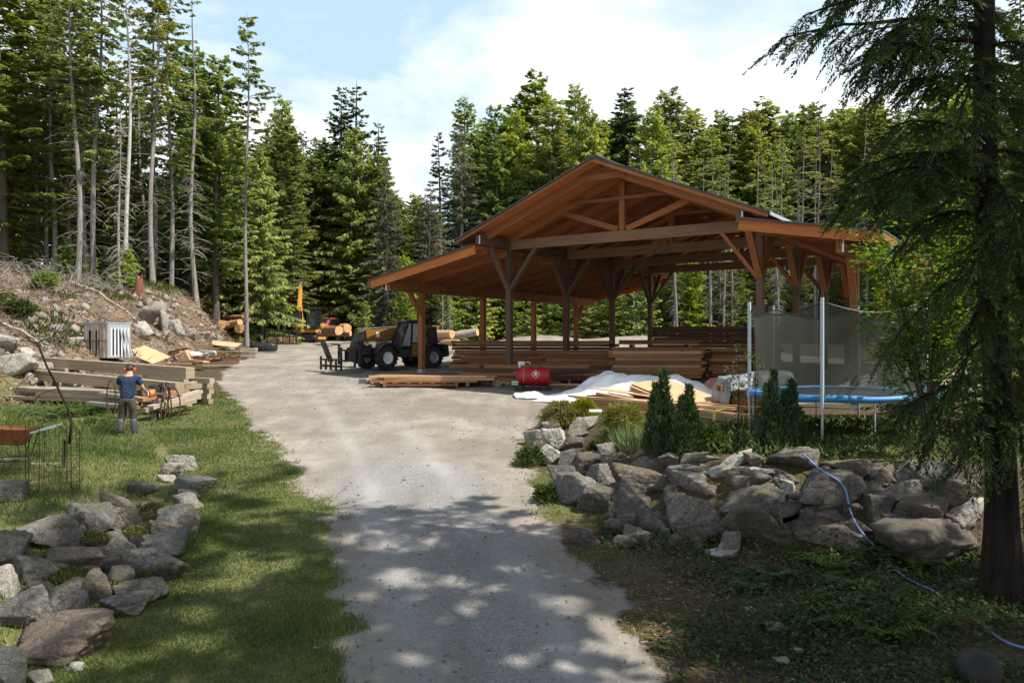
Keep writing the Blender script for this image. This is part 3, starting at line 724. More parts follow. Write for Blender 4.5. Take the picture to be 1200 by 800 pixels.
def proto(key, bark, fol, limbmat=None, **kw):
    kw['tl'] *= .88; kw['tw'] *= .66; kw['dens'] *= 1.55; kw['hang'] = kw.get('hang', .25)+.18; kw['droop'] *= 1.15
    (tv, tq), (lv, lq), (cv, cq, A) = conifer(**kw)
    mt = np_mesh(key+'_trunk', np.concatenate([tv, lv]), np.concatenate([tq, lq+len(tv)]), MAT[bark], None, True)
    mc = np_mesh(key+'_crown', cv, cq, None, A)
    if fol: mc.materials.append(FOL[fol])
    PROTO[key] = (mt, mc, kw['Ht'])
cone = lambda t: (1-t)**.66*(.45+.55*min(1, t*5+.3))*1.12
def spire(t): return (1-t)**.80*1.12+.04
def oval(t): return math.sin(math.pi*min(1, (t*.86+.12)))**.7*(1-.35*t)
def topheavy(t): return (min(1, t*3.5+.15))*(1-t)**.6
full = lambda t: min(1, t*8+.4)*(1-t)**.5
proto('fir_a', 'bark', 'fir', seed=1, Ht=24, r0=.26, cs=.10, Wd=3.4, prof=cone, droop=.22, step=.52, nb=6, tl=.62, tw=.20, dens=9, pitch=(.75, -.08), clump=.10)
proto('fir_b', 'bark', 'fir', seed=2, Ht=24, r0=.28, cs=.22, Wd=3.1, prof=full, droop=.18, step=.5, nb=6, tl=.66, tw=.21, dens=9, pitch=(.8, -.05), clump=.12, dead=.8)
proto('fir_c', 'bark', 'olive', seed=3, Ht=24, r0=.25, cs=.16, Wd=3.3, prof=full, droop=.28, step=.55, nb=6, tl=.7, tw=.2, dens=8, pitch=(.7, -.1), clump=.12, dead=.5, gaps=.12)
proto('spruce', 'bark', 'dark', seed=4, Ht=24, r0=.26, cs=.06, Wd=2.7, prof=spire, droop=.2, step=.50, nb=6, tl=.58, tw=.2, dens=10, pitch=(.6, -.2), clump=.08, gaps=.08)
proto('spruce_b', 'bark', 'dark', seed=14, Ht=24, r0=.26, cs=.05, Wd=2.4, prof=spire, droop=.12, step=.62, nb=5, tl=.55, tw=.2, dens=10, pitch=(.5, -.15), clump=.08, gaps=.2)
proto('hemlock', 'bark', 'hemlock', seed=5, Ht=22, r0=.24, cs=.03, Wd=3.6, prof=cone, droop=.45, step=.50, nb=6, tl=.70, tw=.17, dens=10, pitch=(.7, .05), clump=.10, hang=1.0)
proto('hemlock_b', 'bark', 'hemlock', seed=6, Ht=20, r0=.22, cs=.02, Wd=3.3, prof=spire, droop=.5, step=.5, nb=6, tl=.75, tw=.17, dens=9, pitch=(.8, .1), clump=.12, hang=1.1, gaps=.12)
proto('greyfir', 'bark_grey', 'greyfir', seed=7, Ht=20, r0=.22, cs=.12, Wd=2.6, prof=cone, droop=.5, step=.55, nb=6, tl=.55, tw=.12, dens=9, pitch=(.5, .05), clump=.1, hang=.9, dead=1.2, gaps=.15)
proto('pole_fir', 'bark_grey', 'olive', seed=8, Ht=27, r0=.21, cs=.48, Wd=2.7, prof=topheavy, droop=.25, step=.55, nb=5, tl=.62, tw=.19, dens=7.5, pitch=(.55, -.1), clump=.12, dead=1.3, gaps=.18, wob=.35)
proto('pole_fir_b', 'bark_grey', 'fir', seed=9, Ht=27, r0=.20, cs=.38, Wd=2.9, prof=oval, droop=.25, step=.6, nb=5, tl=.62, tw=.19, dens=7.5, pitch=(.5, -.15), clump=.12, dead=1.6, gaps=.2, wob=.4)
proto('sparse_pine', 'bark_grey', 'fir', seed=10, Ht=27, r0=.19, cs=.40, Wd=2.9, prof=lambda t: topheavy(t)*.95+.08, droop=.15, step=.72, nb=5, tl=.58, tw=.18, dens=10, pitch=(.4, -.05), clump=.1, dead=.5, gaps=.12, wob=.2)
proto('birch', 'bark_white', 'olive', seed=11, Ht=27, r0=.19, cs=.55, Wd=2.2, prof=oval, droop=.1, step=.8, nb=4, tl=.5, tw=.19, dens=8, pitch=(.7, .3), clump=.1, dead=1.0, gaps=.2, wob=.3)
proto('bare_pole', 'bark_grey', 'olive', seed=12, Ht=20, r0=.15, cs=.62, Wd=2.0, prof=topheavy, droop=.3, step=.7, nb=4, tl=.5, tw=.17, dens=7, pitch=(.4, -.1), dead=3.2, gaps=.25, wob=.4)
proto('bare_pole_b', 'bark_grey', 'olive', seed=16, Ht=20, r0=.14, cs=.30, Wd=1.7, prof=oval, droop=.4, step=.8, nb=3, tl=.45, tw=.15, dens=7, pitch=(.2, -.1), dead=4.5, gaps=.4, wob=.4)
proto('young', 'bark', 'hemlock', seed=13, Ht=6, r0=.07, cs=.02, Wd=1.5, prof=cone, droop=.3, step=.3, nb=6, tl=.42, tw=.13, dens=13, pitch=(.8, .1), clump=.1, hang=.4, limb_r=.015)
proto('shade_fir', 'bark', 'fir', seed=31, Ht=24, r0=.24, cs=.30, Wd=3.2, prof=full, droop=.3, step=.85, nb=4, tl=.62, tw=.20, dens=6, pitch=(.6, -.1), clump=.1, dead=.6, gaps=.32)
proto('shade_fir_b', 'bark', 'olive', seed=32, Ht=24, r0=.22, cs=.42, Wd=3.0, prof=oval, droop=.3, step=.9, nb=4, tl=.62, tw=.20, dens=6, pitch=(.5, -.1), clump=.1, dead=.8, gaps=.38)
def snag():
    g = np.random.default_rng(50); limbs = []
    zs = np.linspace(-.3, 14, 14)
    limbs.append((np.stack([.1*np.sin(zs*.4), .08*np.cos(zs*.5), zs], 1), .12*(1-np.maximum(zs, 0)/14.4)+.01))
    for k in range(150):
        z = g.uniform(.5, 13.5); az = g.uniform(0, 6.28); Lb = (1-z/17)*g.uniform(.6, 2.4); s = np.linspace(0, 1, 6); out = np.array([math.cos(az), math.sin(az), 0])
        pts = np.array([[.1*math.sin(z*.4), .08*math.cos(z*.5), z]])+out[None]*(s*Lb)[:, None]; pts[:, 2] += Lb*(g.uniform(.0, .25)*s-g.uniform(.3, 1.0)*s**2)
        limbs.append((pts, .02*(1-.8*s)+.005))
        for q in range(3):
            i = g.integers(1, 5); d = out*.5+np.array([g.normal(), g.normal(), g.normal()*.3-.4]); l2 = g.uniform(.2, .45)*Lb
            limbs.append((pts[i][None]+d[None]/np.linalg.norm(d)*(np.linspace(0, 1, 3)*l2)[:, None], .010*(1-.6*np.linspace(0, 1, 3))+.003))
    v, q = tri_tube(limbs, 4); return np_mesh('snag_branches', v, q, MAT['dead'], None, True)
SNAG = snag()
PROTO['snag'] = (SNAG, None, 14)
NTREE = [0]
def tree(key, x, y, ht, label, group=None, name='conifer_tree', wide=1.0, z=None, cat='tree', lean=(0, 0)):
    mt, mc, h0 = PROTO[key]; s = ht/h0
    e = empty(name, (x, y, gz1(x, y)-.05 if z is None else z), rnd.uniform(0, 6.28), label, cat, group)
    e.rotation_euler = (lean[0], lean[1], rnd.uniform(0, 6.28)); wide *= {'fir': 1.4, 'spr': 1.35, 'hem': 1.3, 'gre': 1.3, 'pol': 1.15, 'sha': 1.1}.get(key[:3], 1.0); e.scale = (s*wide, s*wide, s)
    link('trunk', mt, e)
    if mc is not None: link('crown', mc, e)
    NTREE[0] += 1; e.rotation_euler[0] += rnd.gauss(0, .013); e.rotation_euler[1] += rnd.gauss(0, .013)
    return e
def tree_px(key, px, topy, Y, label, group=None, wide=1.0, name='conifer_tree', lean=(0, 0), low=None):
    """tree standing Y metres out whose tip shows at pixel (px, topy)"""
    x = (px-600)/F*Y; g = gz1(x, Y); top = H+(400.5-topy)/F*Y
    return tree(key, x, Y, top-g, label, group, name, wide, None, 'tree', lean)
def forest():
    # ---- trees of the left bank, each one told apart
    left = [
     ('fir_c', 6, -70, 46, 'full green fir at the very left edge of the frame', 1.25),
     ('fir_b', 40, -40, 52, 'dense fir directly left of the two leaning bare trunks', 1.15),
     ('pole_fir', 92, -60, 44.5, 'tall bare-trunked fir on the left bank, left of a close pair', 1.0),
     ('pole_fir_b', 106, -75, 45.5, 'tall bare-trunked fir on the left bank, right of a close pair', 1.0),
     ('birch', 148, -70, 44.5, 'slim pale white-barked tree on the left bank beside the grey snag', 1.0),
     ('pole_fir', 178, -55, 45.5, 'tall straight grey-trunked fir just right of the white-barked tree', .95),
     ('pole_fir_b', 203, -20, 50, 'grey-trunked fir on the left bank above the rocky outcrop', .95),
     ('fir_b', 225, 55, 54, 'bushy fir between the bank firs and the lone slim pine', .85),
     ('fir_b', 252, 62, 53, 'broad-topped fir directly left of the lone slim pine', .9),
     ('sparse_pine', 288, 16, 50, 'lone slim pine with bare trunk and sparse crown beside the log pile', .95),
     ('hemlock', 331, 112, 67, 'pointed light green conifer right of the lone slim pine', .8),
     ('spruce', 352, 155, 74, 'narrow dark conifer far behind the excavator', .8),
     ('hemlock_b', 366, 205, 69, 'lower light green conifer directly behind the excavator', 1.0),
     ('spruce', 397, 102, 70, 'dark spruce, left one of the twin spires beside the sky gap', .95),
     ('spruce_b', 419, 96, 71, 'dark spruce, right one of the twin spires beside the sky gap', 1.0),
     ('spruce_b', 441, 138, 70, 'ragged dark spruce just left of the sky gap', 1.0),
     ('greyfir', 452, 196, 62, 'grey lichen-hung conifer below the sky gap', 1.1),
     ('hemlock', 425, 215, 68, 'wide bright green hemlock between excavator and shed', .9),
     ('spruce_b', 516, 150, 74, 'small black-green spruce standing alone in the sky gap', .8),
     ('greyfir', 505, 215, 62, 'greyish drooping fir left of the shed roof', 1.0),
     ('fir_a', 551, 112, 78, 'fir with bare tip at the right side of the sky gap', .75),
     ('fir_b', 580, 124, 72, 'broad dark fir behind the left slope of the shed roof', .8),
     ('fir_a', 604, 112, 76, 'dark fir behind the middle of the left roof slope', .85),
     ('fir_b', 633, 86, 76, 'tallest dark fir behind the shed', 1.0),
     ('hemlock_b', 683, 112, 66, 'thin yellow-green hemlock rising right behind the shed ridge', .8),
     ('fir_a', 678, 96, 80, 'dark fir peeking out behind the yellow-green hemlock', .8),
     ('spruce', 739, 104, 74, 'broad black-green spruce right of the shed ridge', 1.35),
     ('fir_a', 781, 122, 80, 'fir with two close neighbours above the right roof slope', .8),
     ('fir_c', 812, 124, 78, 'mid green fir above the right roof slope', .95),
     ('fir_a', 842, 126, 80, 'slender fir with light top above the right roof slope', .8),
     ('fir_c', 893, 118, 76, 'tall greenish fir above the joint of roof and right lean-to', 1.0),
     ('fir_b', 929, 134, 80, 'rounded fir above the right lean-to', .9),
     ('pole_fir', 963, 118, 74, 'thin-crowned fir with visible stem above the right lean-to', 1.0),
     ('fir_c', 998, 132, 72, 'dense yellow-olive fir left of the big cedar branches', 1.0),
     ('fir_a', 1040, 140, 76, 'fir half hidden by the branches of the big cedar', 1.0),
     ('fir_b', 1090, 120, 74, 'fir seen through the branches left of the cedar trunk', 1.0),
     ('fir_c', 1150, 115, 78, 'fir seen behind the trunk of the big cedar', 1.0),
    ]
    for key, px, ty, Y, lab, wd in left: tree_px(key, px, ty, Y, lab, None, wd)
    tree_px('snag', 141, 120, 44, 'dead grey snag with drooping bare branches beside the white-barked tree', None, 1.0, 'dead_snag')
    tree_px('snag', 528, 335, 55, 'small grey dead snag with hanging branches seen under the left lean-to', None, .9, 'dead_snag')
    tree_px('bare_pole', 518, 240, 56, 'thin pale bare trunk beside the dead snag under the left lean-to', None, .7)
    # ---- infill rows nobody can tell apart
    g = random.Random(3)
    def fill(n, x0, x1, y0, y1, keys, h0, h1, label, group, minx=1.6, wide=(.85, 1.15), cond=None):
        pts = []; tries = 0
        while len(pts) < n and tries < 4000:
            tries += 1; Y = g.uniform(y0, y1); px = g.uniform(x0, x1); x = (px-600)/F*Y
            if any((x-a)**2+(Y-b)**2 < minx**2 for a, b in pts): continue
            if cond and not cond(x, Y): continue
            pts.append((x, Y)); tree(g.choice(keys), x, Y, g.uniform(h0, h1), label, group, 'conifer_tree', g.uniform(*wide))
    def clear(x, Y):
        q = math.atan2(x-3, Y-40)
        return not (-15 < x < 28 and Y < 53) and not (-17.5 < x < -5 and Y < 60)
    fill(17, -40, 215, 49, 66, ['fir_c', 'fir_b', 'fir_c', 'hemlock'], 9, 15, 'full green fir in the crowded wood on top of the left bank', 'firs crowding the left bank', 2.2)
    fill(13, -40, 240, 47, 56, ['bare_pole', 'bare_pole_b', 'pole_fir'], 13, 21, 'thin bare-stemmed tree among the firs on the left bank', 'thin stems on the left bank', 1.2)
    fill(13, 215, 345, 57, 68, ['fir_c', 'fir_b', 'hemlock', 'hemlock_b'], 12, 18, 'mid-sized conifer behind the log pile at the back of the yard', 'conifers behind the log pile', 2.0)
    fill(32, 290, 490, 68, 80, ['hemlock', 'hemlock_b', 'hemlock', 'fir_c', 'greyfir'], 10, 14, 'light green conifer in the wood behind the excavator', 'light conifers behind the yard', 2.2)
    fill(22, 296, 446, 67, 80, ['hemlock', 'fir_c', 'hemlock_b', 'hemlock', 'fir_b'], 14, 18, 'taller light conifer in the wood left of the sky gap', 'tall light conifers left of the sky gap', 1.9)
    fill(10, 440, 520, 66, 80, ['hemlock', 'hemlock_b', 'greyfir', 'fir_c'], 10, 13, 'low conifer below the sky gap left of the shed roof', 'low conifers below the sky gap', 1.9)
    fill(16, 680, 1080, 74, 92, ['fir_c', 'fir_b', 'hemlock', 'fir_a'], 15, 20, 'bushy conifer deep in the wood behind the right half of the shed', 'bushy conifers behind the right half of the shed', 2.2, (1.1, 1.4))
    fill(26, 540, 720, 66, 84, ['fir_a', 'fir_b', 'fir_c', 'hemlock_b', 'greyfir', 'hemlock'], 15, 21, 'dark conifer in the wood behind the left half of the shed', 'conifers behind the left half of the shed', 2.2)
    fill(34, 690, 1060, 68, 88, ['fir_a', 'fir_b', 'fir_c', 'hemlock', 'fir_c'], 17, 22, 'dark green conifer in the wood behind the right half of the shed', 'conifers behind the right half of the shed', 2.4)
    fill(10, 1040, 1260, 50, 80, ['fir_a', 'fir_b', 'fir_c', 'spruce'], 15, 24, 'dark conifer in the wood behind the big cedar', 'conifers behind the big cedar', 2.4)
    fill(34, 735, 1110, 56, 66, ['bare_pole', 'bare_pole_b', 'bare_pole_b'], 12, 17, 'bare grey stem with dead twigs in the wood seen through the shed', 'bare stems seen through the shed', 1.0, (.8, 1.1))
    fill(26, 560, 1240, 84, 118, ['fir_a', 'fir_b', 'spruce'], 15, 21, 'dark conifer far back in the wood behind the shed', 'far conifers behind the shed', 2.6, (1.1, 1.4))
    fill(20, -60, 560, 82, 112, ['fir_a', 'fir_b', 'fir_c', 'hemlock'], 11, 14.5, 'conifer far back in the wood behind the yard', 'far conifers behind the yard', 2.6, (1.1, 1.4))
    fill(22, 260, 760, 57, 63, ['young'], 3.0, 6.5, 'bright young conifer at the edge of the wood behind the yard', 'young conifers along the yard edge', 1.6, (.9, 1.3), lambda x, Y: not (-20 < x < -11))
    fill(12, -30, 260, 44, 52, ['young'], 1.8, 4.5, 'young conifer among the trunks on the left bank', 'young conifers on the left bank', 1.6, (.9, 1.3), lambda x, Y: x < foot(Y)-3.5)
    fill(26, 730, 1120, 60, 67, ['young'], 3.5, 7, 'young conifer in the wood edge seen through the shed', 'young conifers seen through the shed', 1.3, (.9, 1.3))
    for i, (x, y, h_, k, lab) in enumerate([(10.6, 14.2, 5.2, 'hemlock', 'bushy young conifer at the right edge behind the cedar trunk, nearest one'), (12.6, 16.6, 6.5, 'hemlock_b', 'young conifer at the right edge behind the cedar, tallest of the thicket'), (11.2, 17.8, 5.0, 'hemlock', 'young conifer just right of the trampoline behind the cedar branches'), (9.3, 14.6, 3.6, 'hemlock_b', 'small conifer between trampoline and cedar trunk'), (14.2, 19.5, 7, 'fir_c', 'dark young fir at the back of the thicket right of the trampoline'), (9.7, 19.4, 4.6, 'hemlock', 'young conifer right behind the trampoline net')]):
        tree(k, x, y, h_, lab, None, 'conifer_tree', 1.25)
    # ---- big trees just outside the frame on the right that shade the drive
    for i, (x, y, h, k) in enumerate([(9.9, 6.0, 34, 'shade_fir'), (9.6, 3.4, 26, 'shade_fir'), (12.9, 2.6, 29, 'shade_fir_b'), (7.6, .3, 24, 'shade_fir_b'), (12.5, 1.5, 24, 'shade_fir'), (9.5, -.5, 22, 'shade_fir_b'), (15.5, 4.5, 25, 'shade_fir'), (8.0, -5.5, 21, 'shade_fir'), (17.5, -1.5, 27, 'shade_fir_b'), (8.6, 1.8, 24, 'shade_fir'), (7.6, -2.4, 23, 'shade_fir_b'), (15, .2, 28, 'shade_fir')]):
        tree(k, x, y, h, 'tall conifer outside the right edge that shades the drive', 'shade trees right of the drive', 'conifer_tree', 1.05)
forest()
# ================================================================ rocks
_ico = {}
def ico(sub):
    if sub not in _ico:
        import bmesh
        bm = bmesh.new(); bmesh.ops.create_icosphere(bm, subdivisions=sub, radius=1)
        V = np.array([v.co[:] for v in bm.verts]); Fc = np.array([[v.index for v in f.verts] for f in bm.faces]); bm.free(); _ico[sub] = (V, Fc)
    return _ico[sub]
def rock_mesh(seed, size, mat, sub=4, ang=.97):
    """angular boulder: a random polytope with worn edges and rough faces; size = full extents"""
    g = np.random.default_rng(seed); V, Fc = ico(sub)
    n = g.normal(0, 1, (int(g.integers(8, 12)), 3)); n /= np.linalg.norm(n, axis=1, keepdims=True)
    n = np.concatenate([n, [[0, 0, 1], [0, 0, -1]]]); n[-2:] += g.normal(0, .12, (2, 3)); n /= np.linalg.norm(n, axis=1, keepdims=True)
    d = g.uniform(.55, .95, len(n)); d[-2:] = g.uniform(.6, .8, 2)
    q = np.maximum(V @ n.T, 1e-3)/d; p = 55
    r = 1/np.power((q**p).sum(1), 1/p)
    r = r*ang+(1-ang)*.85
    o = g.uniform(0, 90, 3)
    P = V*r[:, None]
    r2 = .11*fbm(P[:, 0]*1.7+o[0], P[:, 1]*1.7+o[1], P[:, 2]*1.7+o[2], 4, 5)+.07*fbm(P[:, 0]*6+o[0], P[:, 1]*6+o[1], P[:, 2]*6+o[2], 4, 8)-.06*np.clip(.22-np.abs(fbm(P[:, 0]*2.4+o[1], P[:, 1]*2.4+o[2], P[:, 2]*3.4+o[0], 3, 18)), 0, 1)/.22
    P = P*(1+r2)[:, None]
    ext = P.max(0)-P.min(0); P = (P-(P.max(0)+P.min(0))/2)/ext*np.array(size)
    return np_mesh('rock', P, Fc, mat, None, True)
def rock(px, py, w, h, label, group, mat='rock', depth=None, seed=0, rz=None, name='boulder', lift=.5, sub=4, grow=1.1):
    """boulder whose image covers about w x h px around (px, py) and that rests on the ground there"""
    b = hit(px, py+h*.42); Y = b.y; W_ = w*Y/F*grow; Hh = h*Y/F*grow*.98
    Dp = depth or W_*.75
    me = rock_mesh(seed, (W_, Dp, Hh), MAT[mat], sub)
    x = (px-600)/F*(Y+Dp*.35)
    z = b.z+Hh*.36
    o = link(name, me, None, (x, Y+Dp*.35, z)); o.rotation_euler = (rnd.uniform(-.12, .12), rnd.uniform(-.12, .12), rnd.uniform(-.3, .3) if rz is None else rz)
    return tag(o, label, 'boulder', group)
GW = 'boulders of the right stone wall'; GL = 'boulders of the left rock border'
WR = [
 (791,542,36,17,'small flat boulder on the wall top right behind the twin cypresses','rock'),
 (824,541,42,20,'flat tan boulder on the wall top just right of the twin cypresses','rock_pale'),
 (861,541,38,19,'pale cap boulder on the wall top midway between the two cypress clumps','rock_pale'),
 (886,541,30,16,'small cap boulder on the wall top just left of the single cypress','rock'),
 (932,547,66,28,'long brownish cap boulder under the single cypress where the blue hose starts','rock'),
 (991,556,54,22,'flat reddish-brown boulder right of the blue hose in the top course','rock_brown'),
 (1031,560,44,28,'upright wedge boulder in the top course below the trampoline front pole','rock'),
 (1081,564,60,38,'big rounded light boulder in the top course left of the cedar trunk','rock'),
 (1124,560,40,30,'dark boulder in the top course touching the cedar trunk','rock_dark'),
 (811,556,68,16,'long thin slab boulder lying across the wall below the twin cypresses','rock'),
 (866,559,58,28,'pale slanted boulder in the second course with a lit top','rock_pale'),
 (917,560,36,18,'small block boulder under the long brownish cap boulder','rock'),
 (921,572,26,18,'tiny light boulder wedged in the second course left of the hose','rock_pale'),
 (963,575,74,42,'large dark boulder with the blue hose running over its right shoulder','rock'),
 (1033,580,66,32,'grey rounded boulder in the second course right of the hose','rock'),
 (1108,584,64,32,'mossy brown boulder in the second course left of the cedar trunk','rock_brown'),
 (815,574,58,32,'square grey boulder with pale top in the second course','rock'),
 (886,590,98,36,'very long moss-topped boulder in the middle of the wall','rock_dark'),
 (1024,604,44,42,'yellow-lichened boulder directly right of the hose in the third course','rock_dark'),
 (1077,604,70,44,'tan sharp-edged boulder in the third course','rock'),
 (1129,609,56,46,'pale leaning boulder beside the cedar trunk','rock_pale'),
 (756,606,66,50,'big dark boulder at the bottom corner where the wall turns','rock_dark'),
 (815,609,64,52,'big round-topped grey boulder at the foot of the wall','rock'),
 (852,641,30,30,'thin tilted slab boulder leaning at the wall foot','rock'),
 (886,622,82,54,'large dark grey boulder at the wall foot behind the tilted slab','rock_dark'),
 (958,610,98,32,'long low dark boulder at the left of the hose in the third course','rock_dark'),
 (978,636,96,38,'brown flat boulder half covered by ferns at the wall foot','rock_brown'),
 (1083,648,126,56,'huge low dark boulder at the foot of the wall left of the cedar','rock_dark'),
 (649,503,24,16,'small pale boulder at the far top end of the wall','rock_pale'),
 (626,514,24,22,'outermost small boulder at the far road end of the wall','rock_pale'),
 (650,517,34,32,'pointed tan boulder standing at the far end of the wall','rock_pale'),
 (671,521,26,20,'dark-sided boulder right of the pointed tan one','rock'),
 (683,499,36,20,'flat tan boulder lying under the left golden shrub','rock_pale'),
 (677,510,24,16,'little grey boulder in the gap at the far end of the wall','rock'),
 (645,536,34,26,'tan boulder at the road side of the wall near its far end','rock_pale'),
 (668,540,32,26,'grey boulder with lit top second from the road near the far end','rock'),
 (690,546,46,28,'dark grey sloping boulder below the golden shrubs','rock_dark'),
 (713,531,30,24,'white-topped boulder between golden shrub and iris','rock_pale'),
 (724,541,40,20,'low brown boulder in front of the iris clump','rock'),
 (757,549,44,22,'small dark boulder beneath the left cypress','rock_dark'),
 (658,561,32,32,'grey boulder at the road edge in the middle of the wall end','rock'),
 (672,578,48,42,'big boulder with sunlit top at the road-side corner of the wall','rock'),
 (709,561,42,32,'square boulder with pale face in the bend of the wall','rock'),
 (753,569,72,34,'broad dark boulder above the bottom corner boulder','rock_dark'),
 (706,589,54,36,'dark boulder at the foot of the wall bend','rock_dark'),
]
for i, (px, py, w_, h_, lab, m) in enumerate(WR): rock(px, py, w_, h_, lab, GW, m, w_*13/F*.95, 100+i, grow=1.10, sub=5)
LR = [
 (212,545,44,20,'pale boulder at the far end of the left border, rear right','rock_pale'),
 (201,553,30,18,'pale boulder at the far end of the left border, rear left','rock_pale'),
 (228,570,44,20,'white sunlit boulder nearest the drive in the left border','rock_pale'),
 (195,562,20,10,'tiny pale stone between the far white boulders','rock_pale'),
 (219,582,30,14,'small brownish stone right below the white sunlit boulder','rock'),
 (217,592,38,20,'flat grey boulder below the white sunlit one','rock'),
 (168,578,46,22,'grey boulder at the rear top of the left border','rock'),
 (148,600,50,46,'tall fissured grey boulder in the middle of the left border','rock'),
 (212,613,50,44,'tan upright boulder at the grass side of the left border','rock_pale'),
 (115,616,56,44,'blue-grey boulder in the rear row of the left border','rock'),
 (130,601,36,24,'small grey boulder tucked behind the tall fissured one','rock'),
 (195,626,48,28,'low brown boulder below the moss in the left border','rock_brown'),
 (57,633,72,44,'wide brown-grey boulder in the rear row of the left border','rock'),
 (12,649,52,50,'big rounded boulder in the rear row at the left frame edge','rock'),
 (88,631,26,26,'narrow boulder between two rear row boulders','rock_dark'),
 (141,650,52,40,'brown boulder in the centre of the left border','rock'),
 (160,640,28,24,'small boulder right of the central brown one','rock'),
 (192,646,52,28,'light grey boulder at the grass side below the tan upright one','rock'),
 (183,668,72,44,'big round grey boulder bulging onto the grass','rock'),
 (88,665,58,34,'pale flat boulder between two moss cushions','rock'),
 (44,673,54,42,'grey pyramid-shaped boulder in the middle row at left','rock'),
 (3,686,32,38,'pale boulder cut by the left frame edge in the middle row','rock_pale'),
 (138,685,38,34,'small upright boulder above the dark brown mossy one','rock'),
 (113,692,38,44,'brown boulder with hanging moss','rock_brown'),
 (168,697,56,26,'flat boulder lying low at the grass edge','rock'),
 (150,715,54,26,'low grey boulder at the grass edge nearest the front','rock'),
 (82,716,48,46,'pale triangular boulder in the front row','rock'),
 (26,720,74,52,'big grey boulder in the front row at left','rock'),
 (72,757,124,48,'large flat brown boulder in the front of the left border','rock_brown'),
 (6,785,46,62,'pale boulder in the lower left corner of the frame','rock_pale'),
 (48,798,28,18,'small tan stone below the large flat brown boulder','rock_pale'),
 (89,784,18,12,'pebble-sized stone in the grass beside the large flat boulder','rock_pale'),
]
for i, (px, py, w_, h_, lab, m) in enumerate(LR): rock(px, py, w_, h_, lab, GL, m, None, 200+i, sub=5 if w_ > 40 else 4)
gq = random.Random(8)
for i in range(80):
    px = gq.uniform(690, 1140); py = gq.uniform(555, 640); rock(px, py, gq.uniform(14, 34), gq.uniform(10, 20), 'small dark chink stone wedged between the boulders of the right wall', 'chink stones of the right wall', 'rock_dark', None, 400+i, name='chink_stone', sub=3)
for i in range(46):
    px = gq.uniform(690, 1140); py = gq.uniform(565, 632); rock(px, py, gq.uniform(30, 56), gq.uniform(18, 27), 'dark boulder set deep behind the front stones of the right wall', 'deep-set boulders of the right wall', 'rock_dark', None, 540+i, sub=4, grow=.95)
for i in range(22):
    py = gq.uniform(590, 720); px = (195-(py-585)*.85)+gq.uniform(-60, 15); rock(px, py, gq.uniform(30, 48), gq.uniform(16, 26), 'low boulder set deep between the others in the left border', 'deep-set boulders of the left border', 'rock', None, 600+i, sub=4, grow=.95)
for i in range(26):
    py = gq.uniform(585, 720); px = (200-(py-585)*.85)+gq.uniform(-55, 25); rock(px, py, gq.uniform(12, 26), gq.uniform(8, 16), 'small chink stone filling a gap in the left border', 'chink stones of the left border', 'rock_dark', None, 480+i, name='chink_stone', sub=3)
HR = [
 (8,405,44,26,'grey-white boulder on the slope at the left frame edge, upper one','rock_pale'),
 (14,428,56,26,'long white boulder on the slope at the left frame edge, lower one','rock_pale'),
 (48,432,34,16,'low white boulder on the slope behind the long beam','rock_pale'),
 (30,415,24,14,'small pale stone beside the white boulders on the slope','rock_pale'),
 (88,402,16,14,'round white stone on the slope left of the metal cabinet','rock_pale'),
 (176,371,26,26,'left block of the grey rock outcrop on the bank','rock_rubble'),
 (189,378,24,28,'middle pale block of the grey rock outcrop on the bank','rock_pale'),
 (180,362,30,18,'flat top block of the grey rock outcrop on the bank','rock_rubble'),
 (166,388,24,22,'lower white block left of the outcrop on the bank','rock_pale'),
 (206,384,18,20,'right block of the grey rock outcrop on the bank','rock_pale'),
 (138,341,18,14,'dark stone among the tree trunks on top of the bank','rock_dark'),
 (222,391,16,12,'pale rubble block at the foot of the bank','rock_pale'),
 (240,394,14,10,'small rubble block at the foot of the bank left of the logs','rock_pale'),
]
for i, (px, py, w_, h_, lab, m) in enumerate(HR): rock(px, py, w_, h_, lab, 'rocks on the left bank', m, None, 300+i)
for i, (px, py, w_, h_, lab) in enumerate([(906,737,22,12,'small pale stone among the leaves right of the drive'),(845,652,40,10,'broken pale stones at the wall foot'),(880,718,16,9,'small stone near the right edge of the drive'),(915,778,20,9,'flat pale stone at the lower right side of the drive'),(372,762,14,7,'small stone in the grass left of the drive'),(935,763,12,8,'tiny stone in the moss at the lower right')]):
    rock(px, py, w_, h_, lab, 'loose stones beside the drive', 'rock_pale', None, 350+i, name='stone', sub=3)
# bank rubble: far too many to count
def rubble():
    g = np.random.default_rng(5); V, Fc = ico(1); Vs = []; Fs = []; o = 0
    n = 0
    while n < 1300:
        y = g.uniform(24, 62); x = foot(y)-g.uniform(-.9, 6.5)
        if fbm(x*.45, y*.45, 0, 3, 60) < -.02+.25*g.random()-.1: continue
        s = .04+.20*g.random()**3.5; M = V*(1+g.uniform(-.3, .3, (len(V), 1)))*s*g.uniform(.6, 1.2, 3)
        a = g.uniform(0, 6.28); M = M @ np.array([[math.cos(a), -math.sin(a), 0], [math.sin(a), math.cos(a), 0], [0, 0, 1]])
        Vs.append(M+np.array([x, y, gz1(x, y)+s*.2])); Fs.append(Fc+o); o += len(V); n += 1
    ob = link('bank_rubble', np_mesh('bank_rubble', np.concatenate(Vs), np.concatenate(Fs), MAT['rock_rubble'])); tag(ob, 'pale broken stones strewn over the left bank', 'rubble', None, 'stuff')
rubble()

